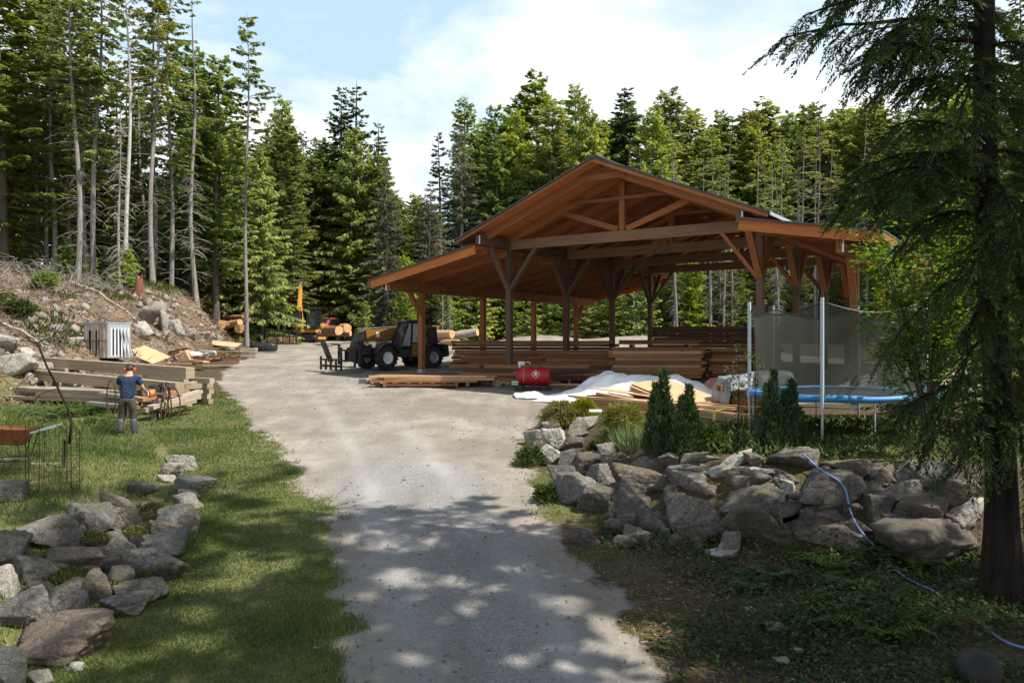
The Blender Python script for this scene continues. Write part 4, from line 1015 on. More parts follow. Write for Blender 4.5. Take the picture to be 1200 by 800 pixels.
# ================================================================ low plants (numpy cards)
def stuff_cards(name, P, D, L, W_, A, mat, label, cat, roll=.6, parent=None, kind='stuff'):
    v, q = cards(P, D, L, W_, None, roll, rng)
    off = np.zeros(3) if parent is None else np.array(parent.location)
    o = link(name, np_mesh(name, v-off, q, FOL[mat], A), parent)
    if kind: tag(o, label, cat, None, kind)
    elif label: tag(o, label, cat)
    return o
def scatter(n, x0, x1, y0, y1, wfn, ppow=0):
    x = rng.uniform(x0, x1, n); y = rng.uniform(y0, y1, n)
    k = rng.random(n) < wfn(x, y); return x[k], y[k]
def blades(x, y, h, w, lean=.45):
    n = len(x); P = np.stack([x, y, gz(x, y)-.01], 1); D = np.stack([rng.normal(0, lean, n), rng.normal(0, lean, n), np.ones(n)], 1)
    return P, D, h*rng.uniform(.5, 1.4, n), w*rng.uniform(.7, 1.3, n)
def mow(x, y): return np.clip(.55+.8*fbm(x*.7, y*.7, 0, 4, 90), .12, 1)
def lawn():
    xs = []; 
    for (n, x0, x1, y0, y1, h, w_) in ((230000, -7.5, -1.2, 6.8, 13, .055, .010), (150000, -10, -2.8, 13, 20, .065, .013), (60000, -15, -6.5, 20, 27, .07, .015)):
        x, y = scatter(n, x0, x1, y0, y1, lambda x, y: grass_w(x, y)*np.clip(1.15-1.45*gravel_w(x, y), 0, 1)**1.6*np.clip(mow(x, y), .16, 1)*(sdist(x, y, LEFTW) < .1))
        m = np.full(len(x), h)*(.7+.9*np.clip(fbm(x*1.3, y*1.3, 0, 3, 91)+.3, 0, 1)); xs.append((x, y, m, np.full(len(x), w_)))
    # long grass of the bed behind the rocks and near the beams
    x, y = scatter(90000, -13, -4.2, 7, 20.5, lambda x, y: (sdist(x, y, LEFTW) > .35)*np.clip(.65+.7*fbm(x*.9, y*.9, 0, 3, 93), .1, 1)); xs.append((x, y, np.full(len(x), .13), np.full(len(x), .013)))
    x, y = scatter(9000, -15, -9.7, 19, 23.6, lambda x, y: np.clip(.3+1.2*fbm(x*.9, y*.9, 0, 3, 94), 0, 1)); xs.append((x, y, np.full(len(x), .28), np.full(len(x), .025)))
    # verge, terrace and odd tufts
    x, y = scatter(60000, .2, 9, 11.3, 20, lambda x, y: grass_w(x, y)*(gravel_w(x, y) < .4)*np.clip(.4+1.2*fbm(x*1.1, y*1.1, 0, 3, 95), .03, 1)); xs.append((x, y, np.full(len(x), .085), np.full(len(x), .013)))
    x, y = scatter(22000, -.8, 2.2, 10.5, 21, lambda x, y: (sdist(x, y, WALL) < .5)*(gravel_w(x, y) < .7)*np.clip(.15+1.5*fbm(x*1.4, y*1.4, 0, 3, 96), 0, 1)); xs.append((x, y, np.full(len(x), .09), np.full(len(x), .013)))
    x = np.concatenate([a[0] for a in xs]); y = np.concatenate([a[1] for a in xs]); h = np.concatenate([a[2] for a in xs]); w_ = np.concatenate([a[3] for a in xs])
    P, D, L, W_ = blades(x, y, h, w_, .55)
    A = np.clip(.42+.75*fbm(x*.6, y*.6, 0, 4, 92)+.3*fbm(x*3, y*3, 0, 3, 94)+rng.normal(0, .2, len(x)), 0, 1)
    stuff_cards('grass', P, D, L, W_, A, 'grass', 'short green and straw-coloured grass beside the drive', 'grass', 1.5)
lawn()
def litter():
    x, y = scatter(60000, 1.2, 10, 6, 12.2, lambda x, y: (gravel_w(x, y) < .5)*(sdist(x, y, WALL) < .8)*np.clip(.5+.9*fbm(x*.8, y*.8, 0, 3, 97), .08, 1))
    n = len(x); P = np.stack([x, y, gz(x, y)+rng.uniform(0, .02, n)], 1); a = rng.uniform(0, 6.28, n); D = np.stack([np.cos(a), np.sin(a), rng.normal(.1, .3, n)], 1)
    stuff_cards('leaf_litter', P, D, rng.uniform(.02, .09, n), rng.uniform(.006, .025, n), rng.random(n), 'deadleaf', 'brown twigs and fallen needles under the trees right of the drive', 'leaf litter', .5)
    # needles, sticks on the bank
    y = rng.uniform(22, 60, 26000); x = foot(y)-rng.uniform(-1, 14, len(y)); n = len(x)
    P = np.stack([x, y, gz(x, y)+rng.uniform(0, .1, n)], 1); a = rng.uniform(0, 6.28, n); D = np.stack([np.cos(a), np.sin(a), rng.normal(.15, .4, n)], 1)
    stuff_cards('bank_debris', P, D, rng.uniform(.1, .7, n), rng.uniform(.02, .06, n), rng.random(n), 'deadleaf', 'brown twigs, bark and dry brush littering the left bank', 'brush', .8)
    k = fbm(x*.4, y*.4, 0, 3, 98) > .18; x, y = x[k], y[k]; x = np.repeat(x, 4)+rng.normal(0, .15, len(x)*4); y = np.repeat(y, 4)+rng.normal(0, .15, len(y)*4); n = len(x)
    P = np.stack([x, y, gz(x, y)], 1); D = np.stack([rng.normal(0, .6, n), rng.normal(0, .6, n), np.ones(n)], 1)
    stuff_cards('bank_weeds', P, D, rng.uniform(.1, .4, n), rng.uniform(.03, .07, n), rng.random(n)**1.5, 'groundcover', 'low green weeds in patches on the left bank', 'weeds', 1.2)
    # ground cover of small leaves right of the drive
    x, y = scatter(120000, 1.3, 11, 6, 12.4, lambda x, y: (gravel_w(x, y) < .35)*(sdist(x, y, WALL) < .5)*np.clip(.05+1.7*fbm(x*.75, y*.75, 0, 4, 99)+.45*sst(1.9, 3.8, x), 0, 1))
    n = len(x); hgt = rng.random(n)**1.6*.24*np.clip(.5+1.5*fbm(x*.7, y*.7, 0, 3, 100), .15, 1.4)
    P = np.stack([x, y, gz(x, y)+hgt], 1); a = rng.uniform(0, 6.28, n); D = np.stack([np.cos(a), np.sin(a), rng.normal(.25, .4, n)], 1)
    stuff_cards('ground_cover', P, D, rng.uniform(.035, .085, n), rng.uniform(.02, .05, n), np.clip(rng.random(n)*.8+.35*fbm(x, y, 0, 3, 101), 0, 1), 'groundcover', 'low leafy ground cover under the trees right of the drive', 'ground cover', .5)
    # weeds under and around the trampoline
    x, y = scatter(16000, 3.2, 9, 12.3, 18, lambda x, y: np.clip(.3+1.2*fbm(x*1.2, y*1.2, 0, 3, 102), .02, 1))
    n = len(x); P = np.stack([x, y, gz(x, y)+rng.random(n)*.2], 1); D = np.stack([rng.normal(0, .8, n), rng.normal(0, .8, n), np.full(n, .8)], 1)
    stuff_cards('terrace_weeds', P, D, rng.uniform(.06, .18, n), rng.uniform(.02, .05, n), rng.random(n), 'groundcover', 'tangled weeds around the trampoline legs', 'weeds', .9)
    # moss cushions on the left border
    Ps = []
    for px, py, w_, h_ in ((180,607,30,16),(160,636,34,10),(101,643,56,16),(86,688,64,18),(70,694,40,12),(131,704,28,10),(165,690,24,8),(200,612,20,8)):
        m = 1100; a = rng.uniform(0, 6.28, m); r = np.sqrt(rng.random(m)); b = hit(px, py); s = b.y/F
        x = b.x+np.cos(a)*r*w_*.55*s; y = b.y+np.sin(a)*r*h_*1.1*s; Ps.append(np.stack([x, y, b.z+.10+.10*(1-r**2)+rng.uniform(-.05, .01, m)], 1))
    P = np.concatenate(Ps); n = len(P); D = np.stack([rng.normal(0, .5, n), rng.normal(0, .5, n), np.ones(n)], 1)
    stuff_cards('moss', P, D, rng.uniform(.03, .06, n), rng.uniform(.012, .022, n), rng.random(n), 'moss', 'yellow-green moss cushions between the boulders of the left border', 'moss', 1.2)
litter()

# ---- shrubs, each with foliage and stems
def shrub_cards(n, rad, hgt, shape, L, W_, up=.6, hang=0.0, seed=0):
    g = np.random.default_rng(seed); a = g.uniform(0, 6.28, n); t = g.random(n)
    r = shape(t)*rad*np.sqrt(g.uniform(.15, 1, n))*(1+1.0*fbm(np.cos(a)*2.6+seed, np.sin(a)*2.6, t*6, 3, seed))
    P = np.stack([np.cos(a)*r, np.sin(a)*r, t*hgt], 1)
    if up > 1.2:   # upright cypress: several leaders of unequal height
        k = g.integers(0, 6, n); la = np.array([0, 1, 2.2, 3.4, 4.5, 5.6]); lr = np.array([.15, .75, .95, .7, 1.0, .8])*rad; lh = np.array([1, .72, .5, .84, .42, .6])
        P = np.stack([np.cos(a)*r*.5+np.cos(la[k])*lr[k]*(1-.45*t), np.sin(a)*r*.5+np.sin(la[k])*lr[k]*(1-.45*t), t*hgt*lh[k]], 1)
    D = np.stack([np.cos(a)+g.normal(0, .45, n), np.sin(a)+g.normal(0, .45, n), np.full(n, up)+g.normal(0, .35, n)-hang*r/rad], 1)
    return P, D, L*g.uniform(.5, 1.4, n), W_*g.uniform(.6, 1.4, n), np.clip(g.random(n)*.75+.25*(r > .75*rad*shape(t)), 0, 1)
def shrub(name, px, py, rad, hgt, shape, n, L, W_, fol, label, cat, group=None, up=.6, hang=0., seed=0, Y=None):
    b = hit(px, py) if Y is None else Vector(((px-600)/F*Y, Y, gz1((px-600)/F*Y, Y)))
    e = empty(name, b, 0, label, cat, group)
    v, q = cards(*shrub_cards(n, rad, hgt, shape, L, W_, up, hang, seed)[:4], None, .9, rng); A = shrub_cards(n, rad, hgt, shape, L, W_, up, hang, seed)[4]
    link('foliage', np_mesh('foliage', v, q, FOL[fol], A), e)
    g = random.Random(seed); mb = MB()
    for k in range(6):
        a = g.uniform(0, 6.28); mb.tube([(0, 0, -.05), (math.cos(a)*rad*.2, math.sin(a)*rad*.2, hgt*.4), (math.cos(a)*rad*.45, math.sin(a)*rad*.45, hgt*.85)], [.018, .012, .004], 5)
    mb.build('stems', MAT['twig'], e); return e
colm = lambda t: np.clip(np.minimum(t*7+.55, 1)*(1-t)**.55, .03, 1)
dome = lambda t: np.sqrt(np.clip(1-(t*.95)**2, .02, 1))*np.minimum(t*4+.6, 1)
shrub('columnar_cypress', 776, 532, .30, 1.42, colm, 9000, .105, .022, 'cypress', 'taller left one of the twin dark green cypresses above the wall', 'shrub', 'columnar cypresses', 1.6, seed=1)
shrub('columnar_cypress', 806, 531, .26, 1.12, colm, 7000, .105, .022, 'cypress', 'shorter right one of the twin dark green cypresses above the wall', 'shrub', 'columnar cypresses', 1.6, seed=2)
shrub('columnar_cypress', 905, 533, .22, 1.36, colm, 6000, .105, .022, 'cypress', 'left spire of the cypress in front of the trampoline', 'shrub', 'columnar cypresses', 1.6, seed=3)
shrub('columnar_cypress', 926, 533, .27, 1.20, colm, 7000, .105, .022, 'cypress', 'right spire of the cypress in front of the trampoline', 'shrub', 'columnar cypresses', 1.6, seed=4)
shrub('golden_shrub', 657, 497, .42, .52, dome, 5500, .14, .012, 'golden', 'left golden thread cypress at the far end of the wall', 'shrub', 'golden shrubs', .7, 1.0, 5)
shrub('golden_shrub', 684, 492, .30, .45, dome, 3500, .14, .012, 'golden', 'small golden thread cypress against the lumber between the other two', 'shrub', 'golden shrubs', .7, 1.0, 6)
shrub('golden_shrub', 730, 520, .48, .72, dome, 7500, .15, .012, 'golden', 'round golden thread cypress left of the iris clump', 'shrub', 'golden shrubs', .7, 1.1, 7)
shrub('low_shrub', 826, 530, .38, .4, dome, 2500, .07, .035, 'groundcover', 'low dark leafy shrub right of the twin cypresses', 'shrub', None, .5, 0, 8)
shrub('low_shrub', 700, 537, .22, .3, dome, 1500, .06, .03, 'groundcover', 'leafy weed growing between the boulders below the golden shrubs', 'shrub', None, .5, 0, 9)
shrub('low_shrub', 622, 545, .3, .34, dome, 1600, .08, .03, 'groundcover', 'dark weed clump at the road side of the wall end', 'shrub', None, .8, 0, 10)
shrub('low_shrub', 640, 588, .22, .25, dome, 1100, .07, .03, 'groundcover', 'green weed clump at the road-side corner of the wall', 'shrub', None, .8, 0, 11)
shrub('low_shrub', 52, 352, .5, .55, dome, 1200, .2, .06, 'fir', 'small dark green bush alone on the slope of the left bank', 'shrub', None, .6, 0, 12, 36)
shrub('low_shrub', 22, 402, .5, .45, dome, 1200, .2, .06, 'groundcover', 'green bush on the slope above the white boulders', 'shrub', None, .6, 0, 13, 30)
def iris():
    b = hit(752, 528); e = empty('iris_clump', b, 0, 'clump of sword-shaped iris leaves left of the twin cypresses', 'plant'); n = 420
    a = rng.uniform(0, 6.28, n); r = .34*np.sqrt(rng.random(n)); P = np.stack([np.cos(a)*r*1.3, np.sin(a)*r, np.zeros(n)-.02], 1); D = np.stack([np.cos(a)*r*1.5+rng.normal(0, .2, n), np.sin(a)*r*1.5+rng.normal(0, .2, n), np.ones(n)], 1)
    v, q = cards(P, D, rng.uniform(.25, .55, n), rng.uniform(.018, .03, n), None, 1.5); link('leaves', np_mesh('leaves', v, q, FOL['iris'], rng.random(n)), e)
iris()
def fern_mesh(seed):
    g = np.random.default_rng(seed); P = []; D = []; L = []; W_ = []; A = []; st = []
    for k in range(11):
        az = k*6.28/11+g.normal(0, .25); Lf = g.uniform(.35, .7); out = np.array([math.cos(az), math.sin(az), 0]); s = np.linspace(0, 1, 16)
        pts = out[None]*(s*Lf*.85)[:, None]; pts[:, 2] = Lf*(.95*s-.85*s**2.2); st.append((pts, .004*(1-.7*s)+.001)); sd = np.array([-out[1], out[0], 0])
        for i in range(2, 16):
            for sg in (-1, 1):
                P.append(pts[i]); D.append(sd*sg+out*.45+np.array([0, 0, -.15])); L.append(.17*Lf/.6*math.sin(math.pi*(.12+.86*s[i])**.8)+.015); W_.append(.034); A.append(g.random())
    cv, cq = cards(np.array(P), np.array(D), np.array(L), np.array(W_), None, .15, g); v, q = tri_tube(st, 3)
    return np_mesh('fronds', cv, cq, FOL['fern'], np.array(A)), np_mesh('fern_stalks', v, q, FOL['fern'], np.full(len(q), .2))
FERN = [fern_mesh(k) for k in range(3)]
FL = [(975,668,'fern directly left of the hose at the wall foot'),(1000,690,'fern overlapping the hose curve at the wall foot'),(940,655,'fern below the long low dark boulder'),(905,676,'fern in deep shade below the large wall boulders'),(1035,700,'fern under the huge low boulder'),(985,706,'bright fern in a sun fleck below the wall'),(1075,665,'fern in front of the huge low boulder'),(880,690,'small fern halfway between drive and wall'),(950,730,'fern in the leafy patch at right'),(1030,745,'fern near the hose end'),(1100,730,'fern at the right below the cedar'),(1010,650,'fern half hiding the brown flat boulder')]
for i, (px, py, lab) in enumerate(FL):
    b = hit(px, py); e = empty('fern', b, rnd.uniform(0, 6.28), lab, 'fern', 'ferns below the stone wall'); s = rnd.uniform(.65, 1.05); e.scale = (s, s, s)
    link('fronds', FERN[i % 3][0], e); link('stalks', FERN[i % 3][1], e)
for i, (px, py, s, lab) in enumerate([(62,492,1.5,'bright fern clump between wheelbarrow and beams'),(95,487,1.6,'bright fern clump left of the standing man'),(25,488,1.4,'bright fern clump behind the wheelbarrow'),(118,497,1.2,'small bright fern nearest the man')]):
    b = hit(px, py); e = empty('fern', b, rnd.uniform(0, 6.28), lab, 'fern', 'ferns in front of the beams'); e.scale = (s, s, s); link('fronds', FERN[i % 3][0], e); link('stalks', FERN[i % 3][1], e)

# ---- the big cedar in front at right
def frond_cards(P, D, Lf, g):
    """flat hanging cedar sprays: P, D (n,3), Lf (n)"""
    n = len(P); K = 15; s = np.linspace(.06, 1, K)
    D = D/np.linalg.norm(D, axis=1, keepdims=True); hang = g.uniform(.05, .55, n)
    S = np.cross(D, np.array([0, 0, 1.0])+g.normal(0, .35, (n, 3))); S /= np.maximum(np.linalg.norm(S, axis=1, keepdims=True), 1e-6)
    pp = P[:, None]+D[:, None]*(s[None, :, None]*Lf[:, None, None]); pp[:, :, 2] -= hang[:, None]*Lf[:, None]*s[None]**2
    tg = D[:, None]+np.zeros((1, K, 1)); tg = tg.copy(); tg[:, :, 2] -= 2*hang[:, None]*s[None]
    Pb = []; Db = []; Lb = []; Ab = []
    tone = g.random(n)
    for sg in (-1, 1):
        d = tg*.75+S[:, None]*sg*.85; d = d+g.normal(0, .18, d.shape)
        Pb.append(pp.reshape(-1, 3)); Db.append(d.reshape(-1, 3)); Lb.append((Lf[:, None]*.46*(1-.70*s[None])*g.uniform(.6, 1.3, (n, K))).ravel()); Ab.append(np.clip(tone[:, None]*.6+.15*g.random((n, K))+.3*(s[None]**3), 0, 1).ravel())
    Pb.append(pp[:, -1]); Db.append(tg[:, -1]); Lb.append(Lf*.15); Ab.append(tone)
    return np.concatenate(Pb), np.concatenate(Db), np.concatenate(Lb), np.concatenate(Ab)
def cedar():
    g = np.random.default_rng(77); bx, by = 5.83, 9.45; bz = gz1(bx, by); Ht = 15.0
    e = empty('cedar_tree', (bx, by, bz), 0, 'big dark cedar with drooping branches in front at the right edge', 'tree')
    ax = lambda z: np.array([-.034*z+.04*math.sin(z*.9), .02*math.sin(z*.7), z])
    zs = np.concatenate([[-.4, -.1, .15, .4, .8], np.linspace(1.3, Ht, 22)])
    tp = np.array([ax(z) for z in zs]); tr = .158*(1-np.maximum(zs, 0)/Ht)**.8+.10*np.exp(-np.maximum(zs, 0)/.55)+.01
    n = 28; th = np.arange(n)*2*np.pi/n
    flute = 1+.10*np.sin(th*5+1)[None, :]*np.exp(-np.maximum(zs, 0)/1.6)[:, None]+.05*np.sin(th*11)[None]
    ring = tp[:, None]+np.stack([np.cos(th)[None]*tr[:, None]*flute, np.sin(th)[None]*tr[:, None]*flute, np.zeros((len(zs), n))], -1)
    I = np.arange(len(zs)*n).reshape(-1, n); q = np.stack([I[:-1], np.roll(I[:-1], -1, 1), np.roll(I[1:], -1, 1), I[1:]], -1).reshape(-1, 4)
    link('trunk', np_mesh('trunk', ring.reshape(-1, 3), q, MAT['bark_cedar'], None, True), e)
    limbs = []; P = []; D = []; Lf = []
    def limb(p0, p1, p2, dens=1.0, hang=.35, size=1.0):
        s = np.linspace(0, 1, 14)[:, None]; pts = (1-s)**2*p0+2*s*(1-s)*p1+s**2*p2; pts = pts+np.cumsum(g.normal(0, .012, pts.shape), 0)
        L = np.linalg.norm(np.diff(pts, axis=0), axis=1).sum(); limbs.append((pts, .022*min(1.4, L/1.8+.2)*(1-.85*s[:, 0])+.004))
        for k in range(int(L*11*dens)):
            t = g.uniform(.08, 1)*13; i = min(int(t), 12); p = pts[i]+(pts[i+1]-pts[i])*(t-i); tg = pts[i+1]-pts[i]; tg /= np.linalg.norm(tg); sd = np.array([-tg[1], tg[0], 0])*(1 if g.random() < .5 else -1)
            d = tg*g.uniform(.4, 1)+sd*g.uniform(.3, 1.1)+np.array([0, 0, -hang*g.uniform(.0, 1.25)]); d /= np.linalg.norm(d); l = g.uniform(.25, .6)*size*(1.15-.5*t/13)
            sub = p[None]+d[None]*np.linspace(0, l, 4)[:, None]; sub[:, 2] -= np.linspace(0, 1, 4)**2*l*.22
            limbs.append((sub, np.array([.006, .005, .003, .002])))
            for j in range(4):
                f = j/3; P.append(sub[j]); dd = d+np.array([-d[1], d[0], 0])*(g.choice([-1, 1]))*g.uniform(.2, .9)*(j < 3)+np.array([0, 0, -.12]); D.append(dd); Lf.append(g.uniform(.16, .34)*size)
    o = np.array([bx, by, bz])
    def pix(px, py, Y): return np.array(at(px, py, Y))-o
    def fromtrunk(py, Y=by): z = H+(400.5-py)/F*by-bz; return ax(z)
    # limbs read off the photograph: start height on the trunk, bend, tip
    for (sy, bend, tip, dens, hang) in [
        (40, (1040, 2, 9.0), (925, 40, 8.7), .9, .6), (55, (1060, 40, 9.2), (985, 95, 9.0), .9, .7), (30, (1080, 10, 9.5), (1000, 40, 9.8), 1.0, .6), (-30, (1060, -20, 9.2), (940, 22, 9.0), 1.0, .6),
        (95, (1080, 70, 9.2), (1040, 100, 8.9), 1.0, .5), (-60, (1040, -60, 9.6), (975, 0, 9.9), 1.0, .6), (75, (1100, 60, 8.7), (1035, 45, 8.3), 1.0, .5),
        (165, (1090, 130, 9.2), (1035, 150, 9.0), .9, .6), (195, (1080, 165, 9.3), (1010, 195, 9.2), 1.3, .5), (215, (1080, 185, 9.0), (1010, 215, 8.8), 1.2, .45), (240, (1080, 205, 9.4), (1000, 232, 9.6), 1.1, .4),
        (205, (1100, 180, 9.8), (1040, 220, 10.2), 1.2, .5), (260, (1110, 232, 9.1), (1062, 275, 8.9), 1.1, .5), (185, (1110, 160, 8.8), (1060, 220, 8.5), 1.2, .6),
        (340, (1110, 310, 9.2), (1040, 400, 9.0), .6, .6), (455, (1110, 430, 8.9), (1050, 495, 8.7), .9, .6), (480, (1125, 455, 9.1), (1095, 520, 8.8), .9, .8),
        (350, (1150, 330, 8.8), (1130, 430, 8.5), .8, .8), 
        (60, (1190, 40, 9.0), (1260, 80, 8.8), 1.1, .6), (120, (1200, 100, 9.2), (1290, 170, 9.2), 1.2, .6), (180, (1210, 160, 9.2), (1270, 240, 9.0), 1.2, .7), (230, (1210, 215, 9.0), (1260, 300, 8.9), 1.2, .7), (290, (1205, 270, 9.0), (1250, 370, 9.0), 1.1, .7), (350, (1200, 335, 9.1), (1240, 430, 9.0), 1.0, .7), 
        (70, (1150, 60, 8.5), (1120, 140, 7.9), 1.0, .5), (215, (1180, 205, 8.4), (1195, 300, 7.9), 1.2, .6), (270, (1160, 262, 8.5), (1135, 330, 8.0), .7, .4), (250, (1195, 240, 8.6), (1215, 330, 8.1), 1.2, .6), 
        (430, (1205, 410, 9.1), (1232, 540, 8.9), .9, .6), (470, (1198, 455, 9.0), (1212, 585, 8.8), .9, .6), (480, (1150, 470, 9.2), (1122, 555, 8.9), .8, .6), (395, (1140, 385, 9.0), (1108, 470, 8.8), .9, .6),
        (140, (1165, 120, 10.2), (1150, 190, 11.2), 1.1, .6), (220, (1170, 200, 10.3), (1180, 290, 11.2), 1.1, .7), (310, (1165, 290, 10.2), (1160, 390, 11.0), 1.0, .7), (20, (1165, 0, 10.3), (1140, 60, 11.2), 1.0, .6)]:
        limb(fromtrunk(sy), pix(*bend), pix(*tip), dens, hang)
    # upper crown above the frame
    for k in range(34):
        z = g.uniform(6.8, 14.6); az = g.uniform(0, 6.28); L = (1-z/16.5)*3.3*g.uniform(.7, 1.15); out = np.array([math.cos(az), math.sin(az), 0]); p0 = ax(z)
        if p0[2]+bz > H+3.2 and out[0]*L+bx < 4 and math.sin(az) < .2 and z < 8: continue
        limb(p0, p0+out*L*.55+np.array([0, 0, .15*L]), p0+out*L+np.array([0, 0, -.25*L]), 1.0, .6, 1.15)
    P = np.array(P); D = np.array(D); Lf = np.array(Lf); Pb, Db, Lb, Ab = frond_cards(P, D, Lf, g)
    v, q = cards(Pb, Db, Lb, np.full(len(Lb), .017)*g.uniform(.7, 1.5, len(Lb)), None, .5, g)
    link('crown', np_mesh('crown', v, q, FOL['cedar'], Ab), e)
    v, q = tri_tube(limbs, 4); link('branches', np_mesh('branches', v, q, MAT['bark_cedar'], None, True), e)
cedar()
def vine_maple():
    g = np.random.default_rng(12); bx, by = 6.75, 12.9; bz = gz1(bx, by); e = empty('vine_maple', (bx, by, bz), 0, 'bright green broad-leaved maple beside the trampoline left of the cedar trunk', 'tree')
    limbs = []; P = []
    for k in range(26):
        a = g.uniform(0, 6.28); L = g.uniform(.5, 1.15); z1 = g.uniform(1.9, 4.3); p2 = np.array([math.cos(a)*L*1.0-.15, math.sin(a)*L*.8, z1]); s = np.linspace(0, 1, 10)[:, None]; pts = s*(1-s)*2*np.array([p2[0]*.15, p2[1]*.15, z1*.65])+s**2*p2
        limbs.append((pts, .018*(1-.85*s[:, 0])+.003))
        for j in range(22):
            c = pts[g.integers(4, 10)]+g.normal(0, .16, 3)*np.array([1, 1, .6]); P.append(c[None]+g.normal(0, .09, (11, 3))*np.array([1, 1, .35]))
    P = np.concatenate(P); n = len(P); a = g.uniform(0, 6.28, n); D = np.stack([np.cos(a), np.sin(a), g.normal(-.1, .25, n)], 1)
    v, q = cards(P, D, g.uniform(.06, .12, n), g.uniform(.05, .095, n), None, .35, g); link('crown', np_mesh('crown', v, q, FOL['maple'], g.random(n)), e)
    v, q = tri_tube(limbs, 4); link('trunk', np_mesh('trunk', v, q, MAT['bark'], None, True), e)
vine_maple()
def thin_sapling(px, py, hgt, label, leaves=170, seed=0, name='sapling'):
    g = np.random.default_rng(seed); b = hit(px, py); e = empty(name, b, 0, label, 'sapling'); s = np.linspace(0, 1, 12)
    st = np.stack([.06*np.sin(s*3)*hgt*.3, .03*np.sin(s*5), s*hgt], 1); limbs = [(st, .012*(1-.8*s)+.003)]; P = []
    for k in range(14):
        i = g.integers(3, 12); a = g.uniform(0, 6.28); L = g.uniform(.1, .32); d = np.array([math.cos(a), math.sin(a), .6]); pts = st[i][None]+d[None]*(np.linspace(0, 1, 4)*L)[:, None]; limbs.append((pts, np.array([.005, .004, .003, .002])))
        P.append(pts[1:].repeat(leaves//42+1, 0)+g.normal(0, .035, ((leaves//42+1)*3, 3)))
    P = np.concatenate(P); n = len(P); D = g.normal(0, 1, (n, 3))+np.array([0, 0, .5]); v, q = cards(P, D, g.uniform(.04, .075, n), g.uniform(.025, .04, n), None, .6, g)
    link('leaves', np_mesh('leaves', v, q, FOL['groundcover'], g.random(n)), e); v, q = tri_tube(limbs, 5); link('stem', np_mesh('stem', v, q, MAT['twig'], None, True), e)
thin_sapling(864, 532, 1.75, 'slender leafy sapling in front of the strapped lumber between the cypress clumps', 200, 1)
thin_sapling(884, 520, 1.6, 'thin young shoot beside the left trampoline pole', 150, 2)
def bare_sapling():
    # dark leafless young tree inside its wire cage, left foreground
    g = np.random.default_rng(3); Y = 14.2; bx = (74-600)/F*Y; bz = gz1(bx, Y); e = empty('bare_sapling', (bx, Y, bz), 0, 'dark leafless sapling with a crooked stem at the left in front of the beams', 'sapling'); o = np.array([bx, Y, bz]); limbs = []
    def poly(pp, r0, r1):
        pts = np.array([np.array(at(px, py, Yy))-o for px, py, Yy in pp]); limbs.append((pts, np.linspace(r0, r1, len(pts)))); return pts
    limbs.append((np.array([[0, 0, -.1], [.02, 0, .5], np.array(at(81, 520, Y))-o, np.array(at(84, 497, Y))-o, np.array(at(80, 480, Y))-o, np.array(at(68, 455, Y))-o, np.array(at(55, 430, Y))-o, np.array(at(46, 408, Y))-o, np.array(at(43, 403, Y))-o]), np.array([.028, .026, .025, .024, .022, .02, .018, .016, .014])))
    poly([(43, 403, Y), (52, 398, Y), (62, 395, Y), (70, 385, Y-.1), (76, 372, Y-.2)], .013, .004); poly([(43, 403, Y), (34, 400, Y), (20, 399, Y+.1), (4, 402, Y+.2)], .011, .003)
    poly([(62, 395, Y), (72, 396, Y-.1), (88, 402, Y-.2)], .006, .002)
    poly([(60, 440, Y), (40, 437, Y-.1), (22, 452, Y-.2), (4, 480, Y-.3)], .01, .003); poly([(68, 455, Y), (48, 462, Y-.2), (20, 490, Y-.3), (0, 520, Y-.4)], .008, .003)
    poly([(80, 480, Y), (60, 492, Y-.2), (30, 505, Y-.4), (10, 530, Y-.5)], .008, .002); poly([(20, 399, Y), (12, 420, Y), (-5, 440, Y)], .006, .002); poly([(30, 468, Y-.2), (12, 470, Y-.3), (-8, 460, Y-.3)], .006, .002)
    poly([(70, 385, Y), (64, 378, Y), (60, 366, Y)], .004, .002); poly([(12, 500, Y-.3), (2, 492, Y-.3), (-12, 500, Y-.3)], .005, .002)
    v, q = tri_tube(limbs, 6); link('branches', np_mesh('branches', v, q, MAT['twig'], None, True), e)
bare_sapling()
def road_stones():
    g = np.random.default_rng(15); V, Fc = ico(1); n = 5000
    x = g.uniform(-4.5, 2.4, n); y = 6.6+9*g.random(n)**1.4; w = gravel_w(x, y); k = g.random(n) < np.where(w > .5, .55*np.exp(-np.minimum(x-road_l(y), road_r(y)-x)/.7)+.12, w*1.2); x, y = x[k], y[k]; n = len(x)
    s = (.006+.016*g.random(n)**3.0); A = V[None]*(1+g.uniform(-.3, .3, (n, len(V), 1)))*(s[:, None]*g.uniform(.6, 1.3, (n, 3)))[:, None, :]; A = A+np.stack([x, y, gz(x, y)+s*.25], 1)[:, None]
    o = link('loose_gravel', np_mesh('loose_gravel', A.reshape(-1, 3), (Fc[None]+(np.arange(n)*len(V))[:, None, None]).reshape(-1, 3), MAT['rock_rubble'])); tag(o, 'loose stones scattered on the gravel drive', 'gravel', None, 'stuff')
